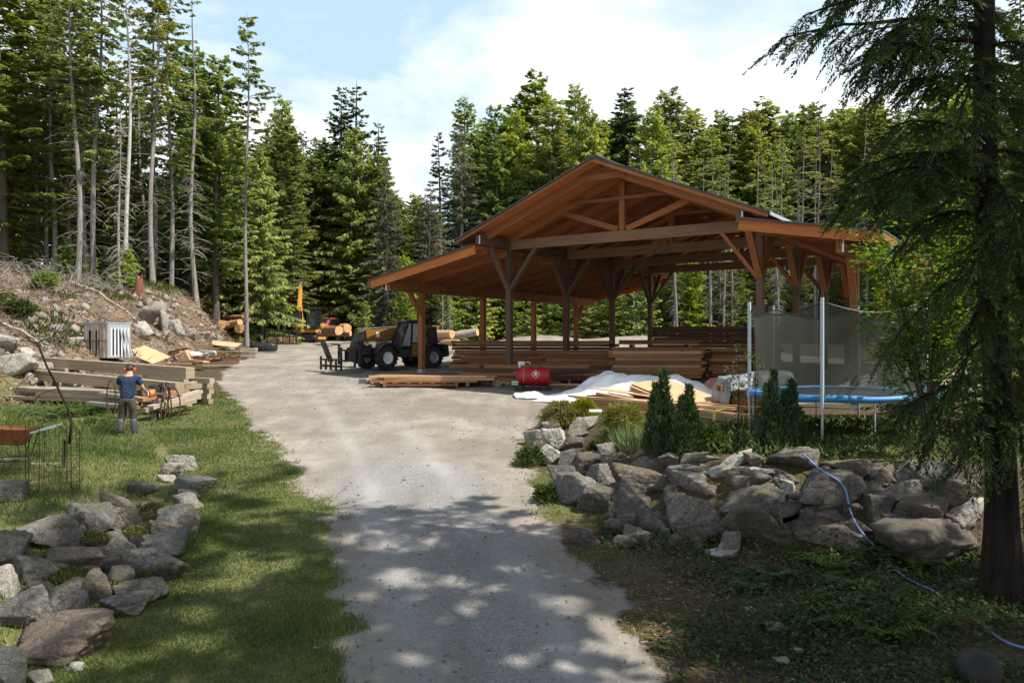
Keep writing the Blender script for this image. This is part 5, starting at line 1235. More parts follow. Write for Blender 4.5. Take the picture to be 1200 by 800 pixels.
def yard_stones():
    g = np.random.default_rng(19); V, Fc = ico(1); n = 9000
    y = g.uniform(13, 40, n); x = g.uniform(-14, 6, n); k = g.random(n) < (gravel_w(x, y) > .4)*np.clip(.35+1.1*fbm(x*.5, y*.3, 0, 4, 55), .05, 1); x, y = x[k], y[k]; n = len(x)
    s = .006+.026*g.random(n)**4.0; A = V[None]*(1+g.uniform(-.3, .3, (n, len(V), 1)))*(s[:, None]*g.uniform(.6, 1.3, (n, 3)))[:, None, :]; A = A+np.stack([x, y, gz(x, y)+s*.2], 1)[:, None]
    o = link('yard_stones', np_mesh('yard_stones', A.reshape(-1, 3), (Fc[None]+(np.arange(n)*len(V))[:, None, None]).reshape(-1, 3), MAT['rock_rubble'])); tag(o, 'small loose stones strewn over the gravel yard', 'gravel', None, 'stuff')
    x, y = scatter(40000, -12, 3, 7, 26, lambda x, y: (gravel_w(x, y) > .15)*(gravel_w(x, y) < .9)*np.clip(.05+1.4*fbm(x*1.1, y*1.1, 0, 3, 56), 0, 1)); P, D, L, W_ = blades(x, y, np.full(len(x), .06), np.full(len(x), .012), .6)
    stuff_cards('edge_weeds', P, D, L, W_, np.clip(rng.random(len(x)), 0, 1), 'grass', 'thin grass and weeds creeping over the edges of the drive', 'weeds', 1.4)
yard_stones()
road_stones()
def brush():
    g = np.random.default_rng(16); L_ = []
    for k in range(700):
        y = g.uniform(33, 56); x = foot(y)-g.uniform(4.5, 12); s = np.linspace(0, 1, 4)
        if fbm(np.array([x*.3]), np.array([y*.3]), 0, 3, 66)[0] < -.12: continue
        h = g.uniform(.3, 1.4); d = np.array([g.normal(0, .45), g.normal(0, .45), 1.0])*h; z = gz1(x, y); p = np.array([x, y, z-.05])
        pts = p[None]+d[None]*s[:, None]+np.array([g.normal(0, .2), g.normal(0, .2), -.2])[None]*h*(s**2)[:, None]; L_.append((pts, .014*(1-.7*s)+.003))
        for q in range(4):
            i = g.integers(1, 4); d2 = np.array([g.normal(0, 1), g.normal(0, 1), g.uniform(-.2, .8)])*h*.25; L_.append((pts[i][None]+d2[None]*np.linspace(0, 1, 3)[:, None], .007*(1-.7*np.linspace(0, 1, 3))+.002))
    v, q = tri_tube(L_, 3); o = link('dead_brush', np_mesh('dead_brush', v, q, MAT['dead'], None, True)); tag(o, 'grey leafless brush along the top of the left bank', 'brush', None, 'stuff')
brush()
# ================================================================ things in the yard
def gp(px, py): return hit(px, py)
def one(mb, name, mats, label, cat, group=None, smooth=False, auto=False, bevel=0):
    o = mb.build(name, mats, None, smooth, bevel, auto); return tag(o, label, cat, group)
def board(a, b, w, h, mat, label, group, name='board', cat='board', up=(0, 0, 1)):
    a, b = Vector(a), Vector(b); mb = MB((a+b)/2); mb.beam(a, b, w, h, up); return one(mb, name, MAT[mat], label, cat, group)
def stack(c, yaw, length, nl, nw, w, h, mats, label, group, seed, jit=.25, z=None, gap=.012, lvar=.15, sticker=0.0, slope=0.0, yj=.018):
    """courses of boards on bearers; c = centre on the ground, yaw of the boards' length"""
    g = random.Random(seed); z0 = gz1(c[0], c[1]) if z is None else z
    d = Vector((math.cos(yaw), math.sin(yaw), slope)); s = Vector((-math.sin(yaw), math.cos(yaw), 0))
    for q in (-.32, .32):
        p = Vector((c[0], c[1], z0+.05))+d*length*q; board(p-s*(nw*w/2+.05), p+s*(nw*w/2+.05), .1, .12, mats[0], 'bearer timber under '+group, 'bearers under '+group, 'bearer', 'timber')
    for l in range(nl):
        zz = z0+.12+l*(h+.006+sticker)+h/2
        for k in range(nw):
            L = length*g.uniform(1-lvar, 1+lvar*.3); off = g.uniform(-jit, jit); yw = g.uniform(-yj, yj)
            dd = Vector((math.cos(yaw+yw), math.sin(yaw+yw), slope)); p = Vector((c[0], c[1], zz))+s*((k-(nw-1)/2)*(w+gap)+g.uniform(-.03, .03))+d*off
            p.z = zz+g.uniform(-.003, .003)
            board(p-dd*L/2, p+dd*L/2, w*g.uniform(.9, 1), h*g.uniform(.9, 1), g.choice(mats), label, group)
    return z0+.12+nl*(h+.006+sticker)
# ---- stacks in and around the shed
stack((.9, 33.6), -.03, 6.8, 8, 3, .25, .125, ['brown_board', 'brown_board', 'dark_board', 'orange_board'], 'rough brown board in the long high stack under the left bay of the shed', 'the long high stack in the left bay', 1, .35)
stack((.6, 28.9), -.05, 4.6, 4, 3, .22, .13, ['brown_board', 'dark_board', 'orange_board'], 'brown board in the low stack between the red tank and the shed post', 'the low stack behind the red tank', 2, .5, lvar=.3)
stack((2.6, 30.6), -.08, 3.0, 6, 2, .25, .14, ['brown_board', 'orange_board', 'brown_board'], 'brown board in the stack right behind the white tarps', 'the stack behind the white tarps', 12, .2)
stack((5.35, 29.3), -.04, 3.4, 9, 3, .25, .12, ['fresh', 'orange_board', 'orange_board'], 'tan board in the chest-high stack right of the white tarps', 'the tan stack behind the white tarps', 3, .12)
zt = gz1(5.35, 29.3)+.12+9*.126
stack((5.45, 29.35), -.02, 3.2, 1, 2, .38, .16, ['brown_board'], 'thick rough-edged slab lying on top of the tan stack', 'the slabs on the tan stack', 4, .1, z=zt-.02, sticker=.03)
stack((8.0, 29.6), -.06, 1.5, 9, 3, .22, .11, ['orange_board', 'brown_board'], 'short brown board in the stack right of the tan stack', 'the short stack right of the tan stack', 5, .12)
stack((8.5, 33.2), -.10, 5.2, 11, 3, .25, .145, ['dark_board'], 'dark board in the tall black-brown stack under the right half of the shed', 'the tall dark stack', 6, .06, lvar=.04)
# pallet of boards in front of the left post
def pallet(c, yaw, Lx, Ly, label):
    z = gz1(c[0], c[1]); e = empty('pallet', (c[0], c[1], z), yaw, label, 'pallet')
    for k in (-1, 0, 1):
        mb = MB(); mb.box((0, k*Ly*.45, .07), (Lx, .09, .10)); mb.build('runner', MAT['brown_board'], e)
    for k in range(7):
        mb = MB(); mb.box((-Lx/2+.06+k*(Lx-.12)/6, 0, .135), (.12, Ly, .024)); mb.build('slat', MAT['orange_board'], e)
    for k in (-1, 1):
        mb = MB(); mb.box((k*(Lx/2-.05), -Ly*.45-.06, .09), (.09, .05, .17)); mb.build('end_block', MAT['orange_board'], e)
    return z+.15
pc = gp(493, 455); zp = pallet((pc.x, pc.y+.5), -.02, 2.6, .95, 'long low pallet under the fresh boards in front of the shed')
stack((pc.x-.0+.35, pc.y+.5), -.035, 4.0, 3, 5, .17, .075, ['orange_board', 'fresh', 'orange_board'], 'orange-tan board in the low stack lying on the long pallet', 'the boards on the long pallet', 7, .35, z=zp-.115, lvar=.12)
stack((pc.x+1.0, pc.y+1.5), -.02, 3.4, 2, 3, .2, .1, ['brown_board', 'dark_board'], 'dark board on the ground behind the long pallet', 'the boards behind the long pallet', 8, .4)
for i in range(14):
    g_ = random.Random(700+i); x_, y_ = g_.uniform(-2.2, 5.2), 0; y_ = 28.6-x_*.30+g_.uniform(-.9, .5); yw_ = g_.gauss(-.25, .22); L_ = g_.uniform(1.2, 3.2); z_ = gz1(x_, y_)+.05+g_.choice([0, .06, .12, .3, .45]); d_ = Vector((math.cos(yw_), math.sin(yw_), g_.gauss(0, .05)))*L_/2
    board(Vector((x_, y_, z_))-d_, Vector((x_, y_, z_))+d_, g_.uniform(.12, .26), g_.uniform(.03, .08), g_.choice(['orange_board', 'brown_board', 'fresh', 'dark_board']), 'loose board lying askew in front of the stacks under the shed', 'loose boards in front of the shed stacks')
# ---- front lumber on the terrace
def front_lumber():
    g = random.Random(9); a0 = Vector((1.62, 20.9, 0)); b0 = Vector((5.1, 17.3, 0)); d = (b0-a0).normalized(); s = Vector((-d.y, d.x, 0))
    for l in range(5):
        for k in range(4):
            o1 = g.uniform(-.1, .45); o2 = g.uniform(-1.2, .1) if l > 2 else g.uniform(-.5, .15)
            z = 1.92+.10+l*.075
            a = a0+d*o1+s*(k*.24+g.uniform(-.03, .03)); b = b0+d*o2+s*(k*.24+g.uniform(-.05, .05)); a.z = z+.03; b.z = z
            board(a, b, .21, .065, g.choice(['fresh', 'fresh', 'orange_board']), 'long pale board in the layered stack behind the twin cypresses', 'the layered stack behind the cypresses')
    for k, t in enumerate((.12, .5, .88)):
        p = a0+(b0-a0)*t; p.z = 1.97; board(p-s*.15, p+s*1.0, .1, .1, 'orange_board', 'bearer timber under the layered stack behind the twin cypresses', 'bearers under the layered stack', 'bearer', 'timber')
    # strapped bundle at the right end
    bs = []
    for l in range(3):
        for k in range(3):
            a = at(806+k*4, 478, 18.2); b = at(872, 498, 16.9); zz = 1.97+.12+l*.062
            a = Vector((a.x, a.y+k*.17, zz+.06)); b = Vector((b.x+g.uniform(-.12, .05), b.y+k*.17, zz)); board(a, b, .15, .055, ['fresh', 'grey_board', 'fresh'][(l+k) % 3], 'pale board in the yellow-strapped bundle left of the trampoline', 'the yellow-strapped bundle')
    mb = MB(at(846, 490, 17.3)); 
    c = Vector((4.58, 17.45, 2.17)); dd = Vector((.72, -.69, 0)); ss = Vector((.69, .72, 0)).normalized()
    loop = [c-ss*.30+Vector((0, 0, -.16)), c-ss*.30+Vector((0, 0, .13)), c+ss*.3+Vector((0, 0, .15)), c+ss*.34+Vector((0, 0, -.16))]
    for p, q in zip(loop, loop[1:]+loop[:1]): mb.beam(p, q, .06, .006, Vector((0, 0, 1)) if abs((q-p).z) < .1 else ss)
    one(mb, 'strap', MAT['strap_yellow'], 'yellow strap wrapped around the board bundle left of the trampoline', 'strap')
    mb = MB(at(872, 500, 16.9)); e = Vector((4.98, 16.9, 2.13)); P = []
    for k in range(64):
        t = k/63; a = t*6.28*3; P.append(e+Vector((.05*math.cos(a*1.3)+.12*math.sin(a)*.6, -.06-.03*t+.03*math.sin(a*2), -.14+.26*math.cos(a)+.03*math.sin(a*.7))))
    mb.tube(P, .011, 6); one(mb, 'rope', MAT['strap_yellow'], 'loose yellow cord hanging in loops at the end of the board bundle', 'rope')
    # short boards under / around
    for i, (p, q, m, lab) in enumerate([((700, 461, 20.2), (782, 476, 19.3), 'fresh', 'pale loose board crossing the top of the layered stack'), ((712, 462, 20.5), (765, 471, 19.8), 'orange_board', 'orange-edged loose board on top of the layered stack'), ((668, 464, 20.9), (735, 472, 19.9), 'fresh', 'pale loose board at the left top edge of the layered stack'),
        ((812, 473, 18.8), (848, 471, 19.0), 'fresh', 'short pale board right of the plywood sheets'), ((815, 481, 18.2), (884, 479, 18.0), 'fresh', 'pale board on the ground pointing to the trampoline'), ((816, 508, 16.2), (838, 511, 16.0), 'orange_board', 'short tan offcut in the weeds behind the low shrub'), ((740, 462, 20.4), (756, 462.5, 20.3), 'brown_board', 'small brown offcut lying on the plywood')]):
        board(at(*p)+Vector((0, 0, .0)), at(*q), .2, .05, m, lab, None)
    mb = MB(at(698, 480, 18.0)); mb.box(at(698, 482, 18.3), (.28, .16, .03), Matrix.Rotation(.2, 3, 'X')); one(mb, 'board', MAT['white_paint'], 'short white offcut between the two golden shrubs', 'board')
    # plywood sheets
    c = Vector((4.05, 20.3, 2.28)); rot = Matrix.Rotation(.42, 3, 'Z') @ Matrix.Rotation(.17, 3, 'X') @ Matrix.Rotation(-.07, 3, 'Y')
    for k in range(6):
        mb = MB(c); r2 = rot @ Matrix.Rotation(g.uniform(-.03, .03), 3, 'Z'); mb.box(c+rot @ Vector((g.uniform(-.03, .03)+.03*k, .02*k, .045*k)), (1.22, 2.3, .019), r2)
        one(mb, 'plywood_sheet', MAT['ply'], 'cream plywood sheet in the tilted pile beside the white tarps', 'plywood', 'plywood sheets beside the white tarps')
    mb = MB(c); c2 = Vector((3.1, 20.6, 2.47)); mb.box(c2, (1.9, 1.15, .02), Matrix.Rotation(-.55, 3, 'Z') @ Matrix.Rotation(-.06, 3, 'X') @ Matrix.Rotation(.10, 3, 'Y')); one(mb, 'plywood_sheet', MAT['ply'], 'cream plywood sheet lying flat over the left end of the pile', 'plywood')
front_lumber()
# ---- tarps: cloth grids draped over what they cover
def drape(name, px0, px1, Y0, Y1, hfn, mat, label, nx=70, ny=40, seed=0, yaw=0.0, th=.012, cat='tarp', wr=.03, frame=None):
    x0, x1 = px0, px1; u = np.linspace(0, 1, nx); v = np.linspace(0, 1, ny); U, V_ = np.meshgrid(u, v)
    X = x0+(x1-x0)*U+.09*fbm(U*3+seed, V_*3, 0, 3, seed); Y = Y0+(Y1-Y0)*V_+.10*fbm(U*3, V_*3+seed, 5, 3, seed)
    if frame:
        A_, ud, vd, lu, lv = frame; a_ = lu*(U+.02*fbm(U*3, V_*3, 1, 3, seed)); b_ = lv*(V_+.05*fbm(U*4, V_*2, 2, 3, seed)+.05*(1-V_)*np.sin(U*9)); X = A_.x+ud.x*a_+vd.x*b_; Y = A_.y+ud.y*a_+vd.y*b_
    G = gz(X, Y)
    Z = G+.02+hfn(U, V_)+wr*fbm(X*2.5, Y*2.5, seed, 4, seed+3)*2*np.clip(hfn(U, V_)*4, .35, 1)+wr*.6*np.abs(fbm(X*5.5+Y*2, Y*3, seed, 3, seed+9))
    P = np.stack([X, Y, Z], -1).reshape(-1, 3); I = np.arange(nx*ny).reshape(ny, nx); q = np.stack([I[:-1, :-1], I[:-1, 1:], I[1:, 1:], I[1:, :-1]], -1).reshape(-1, 4)
    c = P.mean(0); o = link(name, np_mesh(name, P-c, q, MAT[mat], None, True), None, c); m = o.modifiers.new('thick', 'SOLIDIFY'); m.thickness = th; return tag(o, label, cat)
bumpf = lambda U, V_, u0, u1, v0, v1, s=.12: sst(u0-s, u0+s, U)*sst(u1+s, u1-s, U)*sst(v0-s, v0+s, V_)*sst(v1+s, v1-s, V_)
TA = (Vector((.60, 24.4, 0)), Vector((.79, -.61, 0)), Vector((.61, .79, 0)), 5.3, 2.7)
drape('white_tarp', 0, 1, 0, 1, lambda U, V_: (.03+.66*bumpf(U, V_, .13, .97, .38, .86, .20)+.22*U*bumpf(U, V_, .1, .95, .38, .9, .16)+.28*bumpf(U, V_, .22, .36, .62, .80, .14)), 'tarp_white', 'big white tarp spread over lumber between the red tank and the cypresses', 90, 56, seed=1, wr=.06, frame=TA)
drape('white_tarp', .1, 1.2, 24.9, 25.7, lambda U, V_: .03+.14*bumpf(U, V_, .3, .8, .3, .8, .3), 'tarp_white', 'crumpled corner of white sheeting on the gravel below the red tank', 30, 24, 3, wr=.07)
drape('red_sheet', 6.0, 6.8, 23.6, 25.6, lambda U, V_: .25+.42*bumpf(U, V_, .1, .8, .3, .9, .25), 'red_sheet', 'small reddish plastic sheet at the right end of the white tarp', 24, 30, 4, wr=.05)
drape('white_sack', 4.95, 5.5, 20.1, 20.75, lambda U, V_: .42*bumpf(U, V_, .3, .7, .3, .7, .3), 'sack', 'crumpled white sack beside the plywood sheets', 24, 24, 5, cat='sack')
stack((5.75, 18.9), -.06, 1.5, 6, 4, .24, .14, ['fresh', 'brown_board', 'orange_board'], 'board in the half-covered stack left of the trampoline', 'the half-covered stack by the trampoline', 10, .16)
def cover():
    # charcoal tarp over the half covered stack: top and two hanging flaps
    nx, ny = 40, 30; U, V_ = np.meshgrid(np.linspace(-1, 1, nx), np.linspace(-1, 1, ny)); top = gz1(5.75, 18.9)+.12+6*.146+.10
    X = 5.75+U*.98; Y = 18.95+V_*.80; edge = np.maximum(sst(.68, 1.0, np.abs(U)), sst(.72, 1.0, np.abs(V_))*.42); Z = top-edge*.62+.05*fbm(X*3, Y*3, 1, 4, 5)+.04*fbm(X*7, Y*7, 1, 3, 6)+.12*U
    X = X-np.sign(U)*sst(.68, 1, np.abs(U))*.10
    P = np.stack([X, Y, Z], -1).reshape(-1, 3); I = np.arange(nx*ny).reshape(ny, nx); q = np.stack([I[:-1, :-1], I[:-1, 1:], I[1:, 1:], I[1:, :-1]], -1).reshape(-1, 4); c = P.mean(0)
    o = link('charcoal_tarp', np_mesh('tarp', P-c, q, MAT['tarp_dark'], None, True), None, c); m = o.modifiers.new('t', 'SOLIDIFY'); m.thickness = .01; tag(o, 'charcoal tarp over the board stack left of the trampoline', 'tarp')
cover()
# ---- red fuel tank
def fuel_tank():
    b = Vector((.72, 27.0, gz1(.72, 27.0))); e = empty('fuel_tank', b, -.10, 'red fuel tank with white hazard diamond in front of the shed', 'tank'); L = 1.0; r = .30; zc = .46
    mb = MB(); mb.lathe([(.03, -.60), (r*.72, -.585), (r*.93, -.55), (r, -.49), (r, .49), (r*.93, .55), (r*.72, .585), (.03, .60)], (0, 0, zc), (1, 0, 0), 28); mb.build('tank_body', MAT['red_paint'], e, auto=True)
    for x in (-.38, .38):
        mb = MB(); mb.box((x, 0, .09), (.10, .62, .16)); mb.build('cradle', MAT['dark_steel'], e)
    for y in (-.27, .27):
        mb = MB(); mb.box((0, y, .035), (1.25, .07, .06)); mb.build('skid', MAT['dark_steel'], e)
    mb = MB(); mb.tube([(-.30+.0, math.cos(a)*(r+.006), zc+math.sin(a)*(r+.006)) for a in np.linspace(-.6, 3.8, 22)], .012, 6); mb.build('strap', MAT['strap_tan'], e)
    mb = MB(); mb.tube([(-.52, math.cos(a)*(r+.006)*.97, zc+math.sin(a)*(r+.006)*.97) for a in np.linspace(-.4, 3.5, 22)], .014, 6); mb.build('hose', MAT['hose_dark'], e)
    mb = MB(); mb.cyl((-.46, 0, zc+r-.02), (-.46, 0, zc+r+.10), .05, 14); mb.box((-.40, 0, zc+r+.15), (.22, .14, .12)); mb.tube([(-.30, 0, zc+r+.16), (-.16, -.02, zc+r+.20), (-.08, -.04, zc+r+.12)], .02, 8); mb.build('pump', MAT['galv'], e, auto=True)
    mb = MB(); mb.cyl((.25, 0, zc+r-.02), (.25, 0, zc+r+.04), .045, 14); mb.build('filler_cap', MAT['dark_steel'], e, auto=True)
    # hazard diamond on the near side, sitting on the curve
    def patch(mb, pts, lift):
        n = mb.pts([(x, -math.cos(a)*(r+lift), zc+math.sin(a)*(r+lift)) for x, a in pts]); mb.face(range(n, n+len(pts)))
    def diamond(cx, ca, s, lift, mb):
        for i in range(4):
            for j in range(4):
                q = [(cx+s*((i+di)-(j+dj))/4*1.0, ca+s/r*(((i+di)+(j+dj))/4-1)) for di, dj in ((0, 0), (1, 0), (1, 1), (0, 1))]; patch(mb, q, lift)
    mb = MB(); diamond(.10, .30, .155, .004, mb); dm = mb.build('hazard_diamond', MAT['white_paint'], e)
    mb = MB(); diamond(.10, .30, .135, .006, mb); mb.build('diamond_field', MAT['red_paint'], dm)
    mb = MB(); diamond(.10, .30, .128, .008, mb) if False else None
    fl = [(0, -.045), (.035, -.03), (.05, .005), (.035, .045), (.022, .02), (.012, .075), (-.012, .04), (-.03, .06), (-.045, .01), (-.035, -.03)]
    n = mb.pts([(.10+x*1.05, -math.cos(.36+z/r)*(r+.009), zc+math.sin(.36+z/r)*(r+.009)) for x, z in fl]); mb.face(range(n, n+len(fl)))
    n = mb.pts([(.10+x, -math.cos(a)*(r+.009), zc+math.sin(a)*(r+.009)) for x, a in ((-.075, .14), (.075, .14), (.075, .19), (-.075, .19))]); mb.face(range(n, n+4)); mb.build('flame_symbol', MAT['white_paint'], dm)
    mb = MB(); mb.box((-.62, -.22, .24), (.30, .10, .22)); bx = mb.build('valve_box', MAT['dark_steel'], e)
    mb = MB(); mb.box((-.60, -.274, .25), (.25, .006, .16)); mb.build('green_plate', MAT['green_label'], bx)
    mb = MB(); mb.box((-.60, -.279, .29), (.19, .004, .03)); mb.box((-.60, -.279, .22), (.21, .004, .02)); mb.build('white_lettering_band', MAT['white_paint'], bx)
fuel_tank()
for i, (px, py, w_, h_, lab) in enumerate([(583, 450, 12, 9, 'grey stone on the ground left of the red tank'), (597, 451, 10, 7, 'pale stone touching the red tank skid'), (428, 447, 14, 7, 'pale rubble lump at the left end of the long pallet'), (442, 449, 9, 5, 'small rubble lump beside the long pallet')]): rock(px, py, w_, h_, lab, 'stones beside the lumber', 'rock_pale', None, 380+i, name='stone', sub=3)
# ---- telehandler
def telehandler():
    c = (-4.75, 33.7); e = empty('telehandler', (c[0], c[1], gz1(*c)), R(222), 'yellow and black telehandler parked beside the left shed post', 'telehandler')
    Yp, K = MAT['yellow_paint'], MAT['dark_steel']
    def part(name, m, fn, parent=e, **k): mb = MB(); fn(mb); return mb.build(name, m, parent, **k)
    part('chassis', K, lambda mb: (mb.prism([(-1.75, .48), (1.55, .48), (1.75, .62), (1.72, .88), (-1.72, .92)], -.42, .42)), bevel=.015)
    part('engine_cover', K, lambda mb: mb.prism([(-1.2, .55), (.75, .55), (.8, .8), (.6, 1.08), (-1.1, 1.12), (-1.25, .95)], -.90, -.42), bevel=.02)
    part('rear_counterweight', K, lambda mb: mb.prism([(-2.0, .5), (-1.6, .45), (-1.6, 1.05), (-1.95, 1.0)], -.85, .85), bevel=.03)
    for x in (1.15, -1.15):
        for y in (.74, -.74):
            w_ = part('wheel', MAT['tyre'], lambda mb: mb.lathe([(.26, -.17), (.40, -.17), (.455, -.14), (.475, -.08), (.475, .08), (.455, .14), (.40, .17), (.26, .17), (.26, -.17)], (x, y, .475), (0, 1, 0), 30, False), auto=True)
            def lugs(mb):
                for k in range(16):
                    for sg in (-1, 1):
                        a = k/16*6.28+sg*.1; p = Vector((x+math.cos(a)*.478, y+sg*.075, .475+math.sin(a)*.478)); mb.box(p, (.06, .15, .045), Matrix.Rotation(-a+math.pi/2, 3, 'Y') @ Matrix.Rotation(sg*.45, 3, 'Z'))
            part('tread_lugs', MAT['tyre'], lugs, w_)
            sy = .1 if y > 0 else -.1
            part('rim', MAT['white_paint'] if x > 0 else MAT['galv'], lambda mb: mb.lathe([(.255, sy-.03), (.25, sy+.02), (.19, sy), (.16, sy*.4), (.07, sy*.5), (.06, sy*1.2), (.01, sy*1.2)] if y > 0 else [(.255, sy+.03), (.25, sy-.02), (.19, sy), (.16, sy*.4), (.07, sy*.5), (.06, sy*1.2), (.01, sy*1.2)], (x, y, .475), (0, 1, 0), 24), w_, auto=True)
            part('mudguard', K, lambda mb: [mb.hexa([Vector((x+math.cos(a0)*r0, y+dy, .475+math.sin(a0)*r0)) for r0, a0, dy in ((.54, a, -.2), (.54, a+.27, -.2), (.54, a+.27, .2), (.54, a, .2), (.565, a, -.2), (.565, a+.27, -.2), (.565, a+.27, .2), (.565, a, .2))]) for a in np.arange(.35, 2.7, .27)])
    # cab on the left
    cb = part('cab', K, lambda mb: ([mb.beam(a, b, .07, .07, (0, 1, 0) if abs((Vector(b)-Vector(a)).y) < .1 else (1, 0, 0)) for a, b in [((-.55, .9, .85), (-.6, .88, 1.92)), ((-.55, .18, .85), (-.6, .2, 1.92)), ((.62, .9, .75), (.18, .86, 1.92)), ((.62, .18, .75), (.18, .22, 1.92)), ((.62, .9, .75), (.68, .9, .5)), ((.05, .9, .6), (-.02, .88, 1.92))]], mb.prism([(-.6, .5), (.66, .5), (.66, .78), (-.6, .9)], .2, .9)))
    part('cab_roof', K, lambda mb: mb.prism([(-.72, 1.90), (.25, 1.92), (.3, 1.96), (.15, 2.02), (-.65, 2.0)], .14, .93), cb, bevel=.02)
    part('windscreen', MAT['glass_dark'], lambda mb: mb.hexa([(.60, .22, .79), (.615, .22, .79), (.615, .87, .79), (.60, .87, .79), (.16, .24, 1.89), (.175, .24, 1.89), (.175, .85, 1.89), (.16, .85, 1.89)]), cb)
    part('side_window', MAT['glass_dark'], lambda mb: mb.prism([(0.02, .95), (.50, .95), (.13, 1.88), (0, 1.88)], .878, .890), cb)
    part('door_window', MAT['glass_dark'], lambda mb: mb.prism([(-.52, 1.1), (.0, 1.1), (-.03, 1.88), (-.57, 1.88)], .878, .890), cb)
    part('door', Yp, lambda mb: mb.prism([(-.5, .55), (.02, .52), (.02, 1.06), (-.52, 1.06)], .9, .925), cb)
    part('seat', K, lambda mb: (mb.box((-.2, .53, 1.0), (.45, .45, .12)), mb.box((-.4, .53, 1.3), (.12, .42, .55))), cb, bevel=.02)
    part('steering_wheel', K, lambda mb: mb.tube([(.28+.06*math.sin(a), .53+.17*math.cos(a), 1.22+.15*math.sin(a)) for a in np.linspace(0, 6.28, 16)], .014, 6), cb)
    # boom
    bm_ = part('boom', Yp, lambda mb: mb.prism([(-1.75, 1.48), (1.62, 1.12), (1.66, 1.60), (-1.7, 1.84)], -.30, .02), bevel=.015)
    part('boom_inner', K, lambda mb: mb.beam((1.5, -.14, 1.425), (1.85, -.14, 1.40), .24, .28), bm_)
    part('boom_head', K, lambda mb: mb.prism([(1.70, 1.60), (2.02, 1.52), (2.25, .95), (2.28, .42), (2.08, .40), (1.98, .9), (1.72, 1.22)], -.30, .02), bm_, bevel=.02)
    part('white_plate', MAT['white_paint'], lambda mb: mb.box((1.1, .024, 1.42), (.16, .006, .22)), bm_)
    part('top_hose', K, lambda mb: (mb.tube([(-1.6, -.10, 1.84), (-.3, -.10, 1.78), (.8, -.10, 1.72), (1.6, -.1, 1.66), (2.0, -.12, 1.45), (2.1, -.14, 1.1)], .03, 6), mb.tube([(-1.6, -.18, 1.84), (.8, -.18, 1.71), (1.7, -.2, 1.68), (2.12, -.22, 1.2)], .025, 6)), bm_)
    part('boom_pivot', K, lambda mb: mb.prism([(-1.95, .9), (-1.3, .9), (-1.5, 1.75), (-1.85, 1.8)], -.40, .12), bm_, bevel=.02)
    part('lift_cylinder', MAT['galv'], lambda mb: mb.tube([(-.7, -.14, .9), (.6, -.14, 1.3)], .06, 10), bm_)
    # fork carriage with backrest and forks
    cg = part('fork_carriage', K, lambda mb: [mb.beam(a, b, .07, .09, (1, 0, 0)) for a, b in [((2.35, -.95, .35), (2.35, .72, .35)), ((2.35, -.95, .78), (2.35, .72, .78)), ((2.35, -.95, .2), (2.35, -.95, 1.0)), ((2.35, .72, .2), (2.35, .72, 1.0)), ((2.35, -.4, .3), (2.35, -.4, .8)), ((2.35, .2, .3), (2.35, .2, .8))]])
    part('carriage_block', K, lambda mb: (mb.box((2.22, -.14, .62), (.22, .5, .55)), mb.box((2.12, .2, .95), (.30, .34, .42))), cg, bevel=.02)
    for y in (-.62, .45):
        part('fork', K, lambda mb: (mb.box((2.44, y, .5), (.05, .12, .8)), mb.prism([(2.42, .10), (3.45, .12), (3.5, .135), (2.42, .16)], y-.06, y+.06)), cg)
    part('guard_rail', K, lambda mb: [mb.beam(a, b, .065, .065, (1, 0, 0)) for a, b in [((2.5, -.9, .15), (3.2, -.9, .15)), ((3.2, -.9, .0), (3.2, -.9, .55)), ((3.2, .7, .0), (3.2, .7, .55)), ((3.2, -.9, .42), (3.2, .7, .42)), ((2.4, .7, .42), (3.2, .7, .42)), ((2.4, -.9, .42), (3.2, -.9, .42)), ((3.2, -.1, .0), (3.2, -.1, .45)), ((3.2, -.5, .0), (3.2, -.5, .42)), ((3.2, .3, .0), (3.2, .3, .42)), ((3.2, -.9, .18), (3.2, .7, .18)), ((2.4, -.1, .42), (3.2, -.1, .42))]], cg)
    part('tilted_backrest', K, lambda mb: mb.beam((2.95, -.55, .32), (3.30, -.55, 1.12), .34, .10, (1, 0, .4)), cg, bevel=.03)
    part('headlight', MAT['white_paint'], lambda mb: mb.cyl((1.62, .62, .95), (1.70, .62, .95), .07, 12), auto=True)
    part('headlight', MAT['white_paint'], lambda mb: mb.cyl((1.62, -.62, .95), (1.70, -.62, .95), .07, 12), auto=True)
    part('mirror', K, lambda mb: (mb.tube([(.2, .9, 1.75), (.5, 1.05, 1.7)], .015, 6), mb.box((.52, 1.06, 1.62), (.03, .14, .22))))
telehandler()
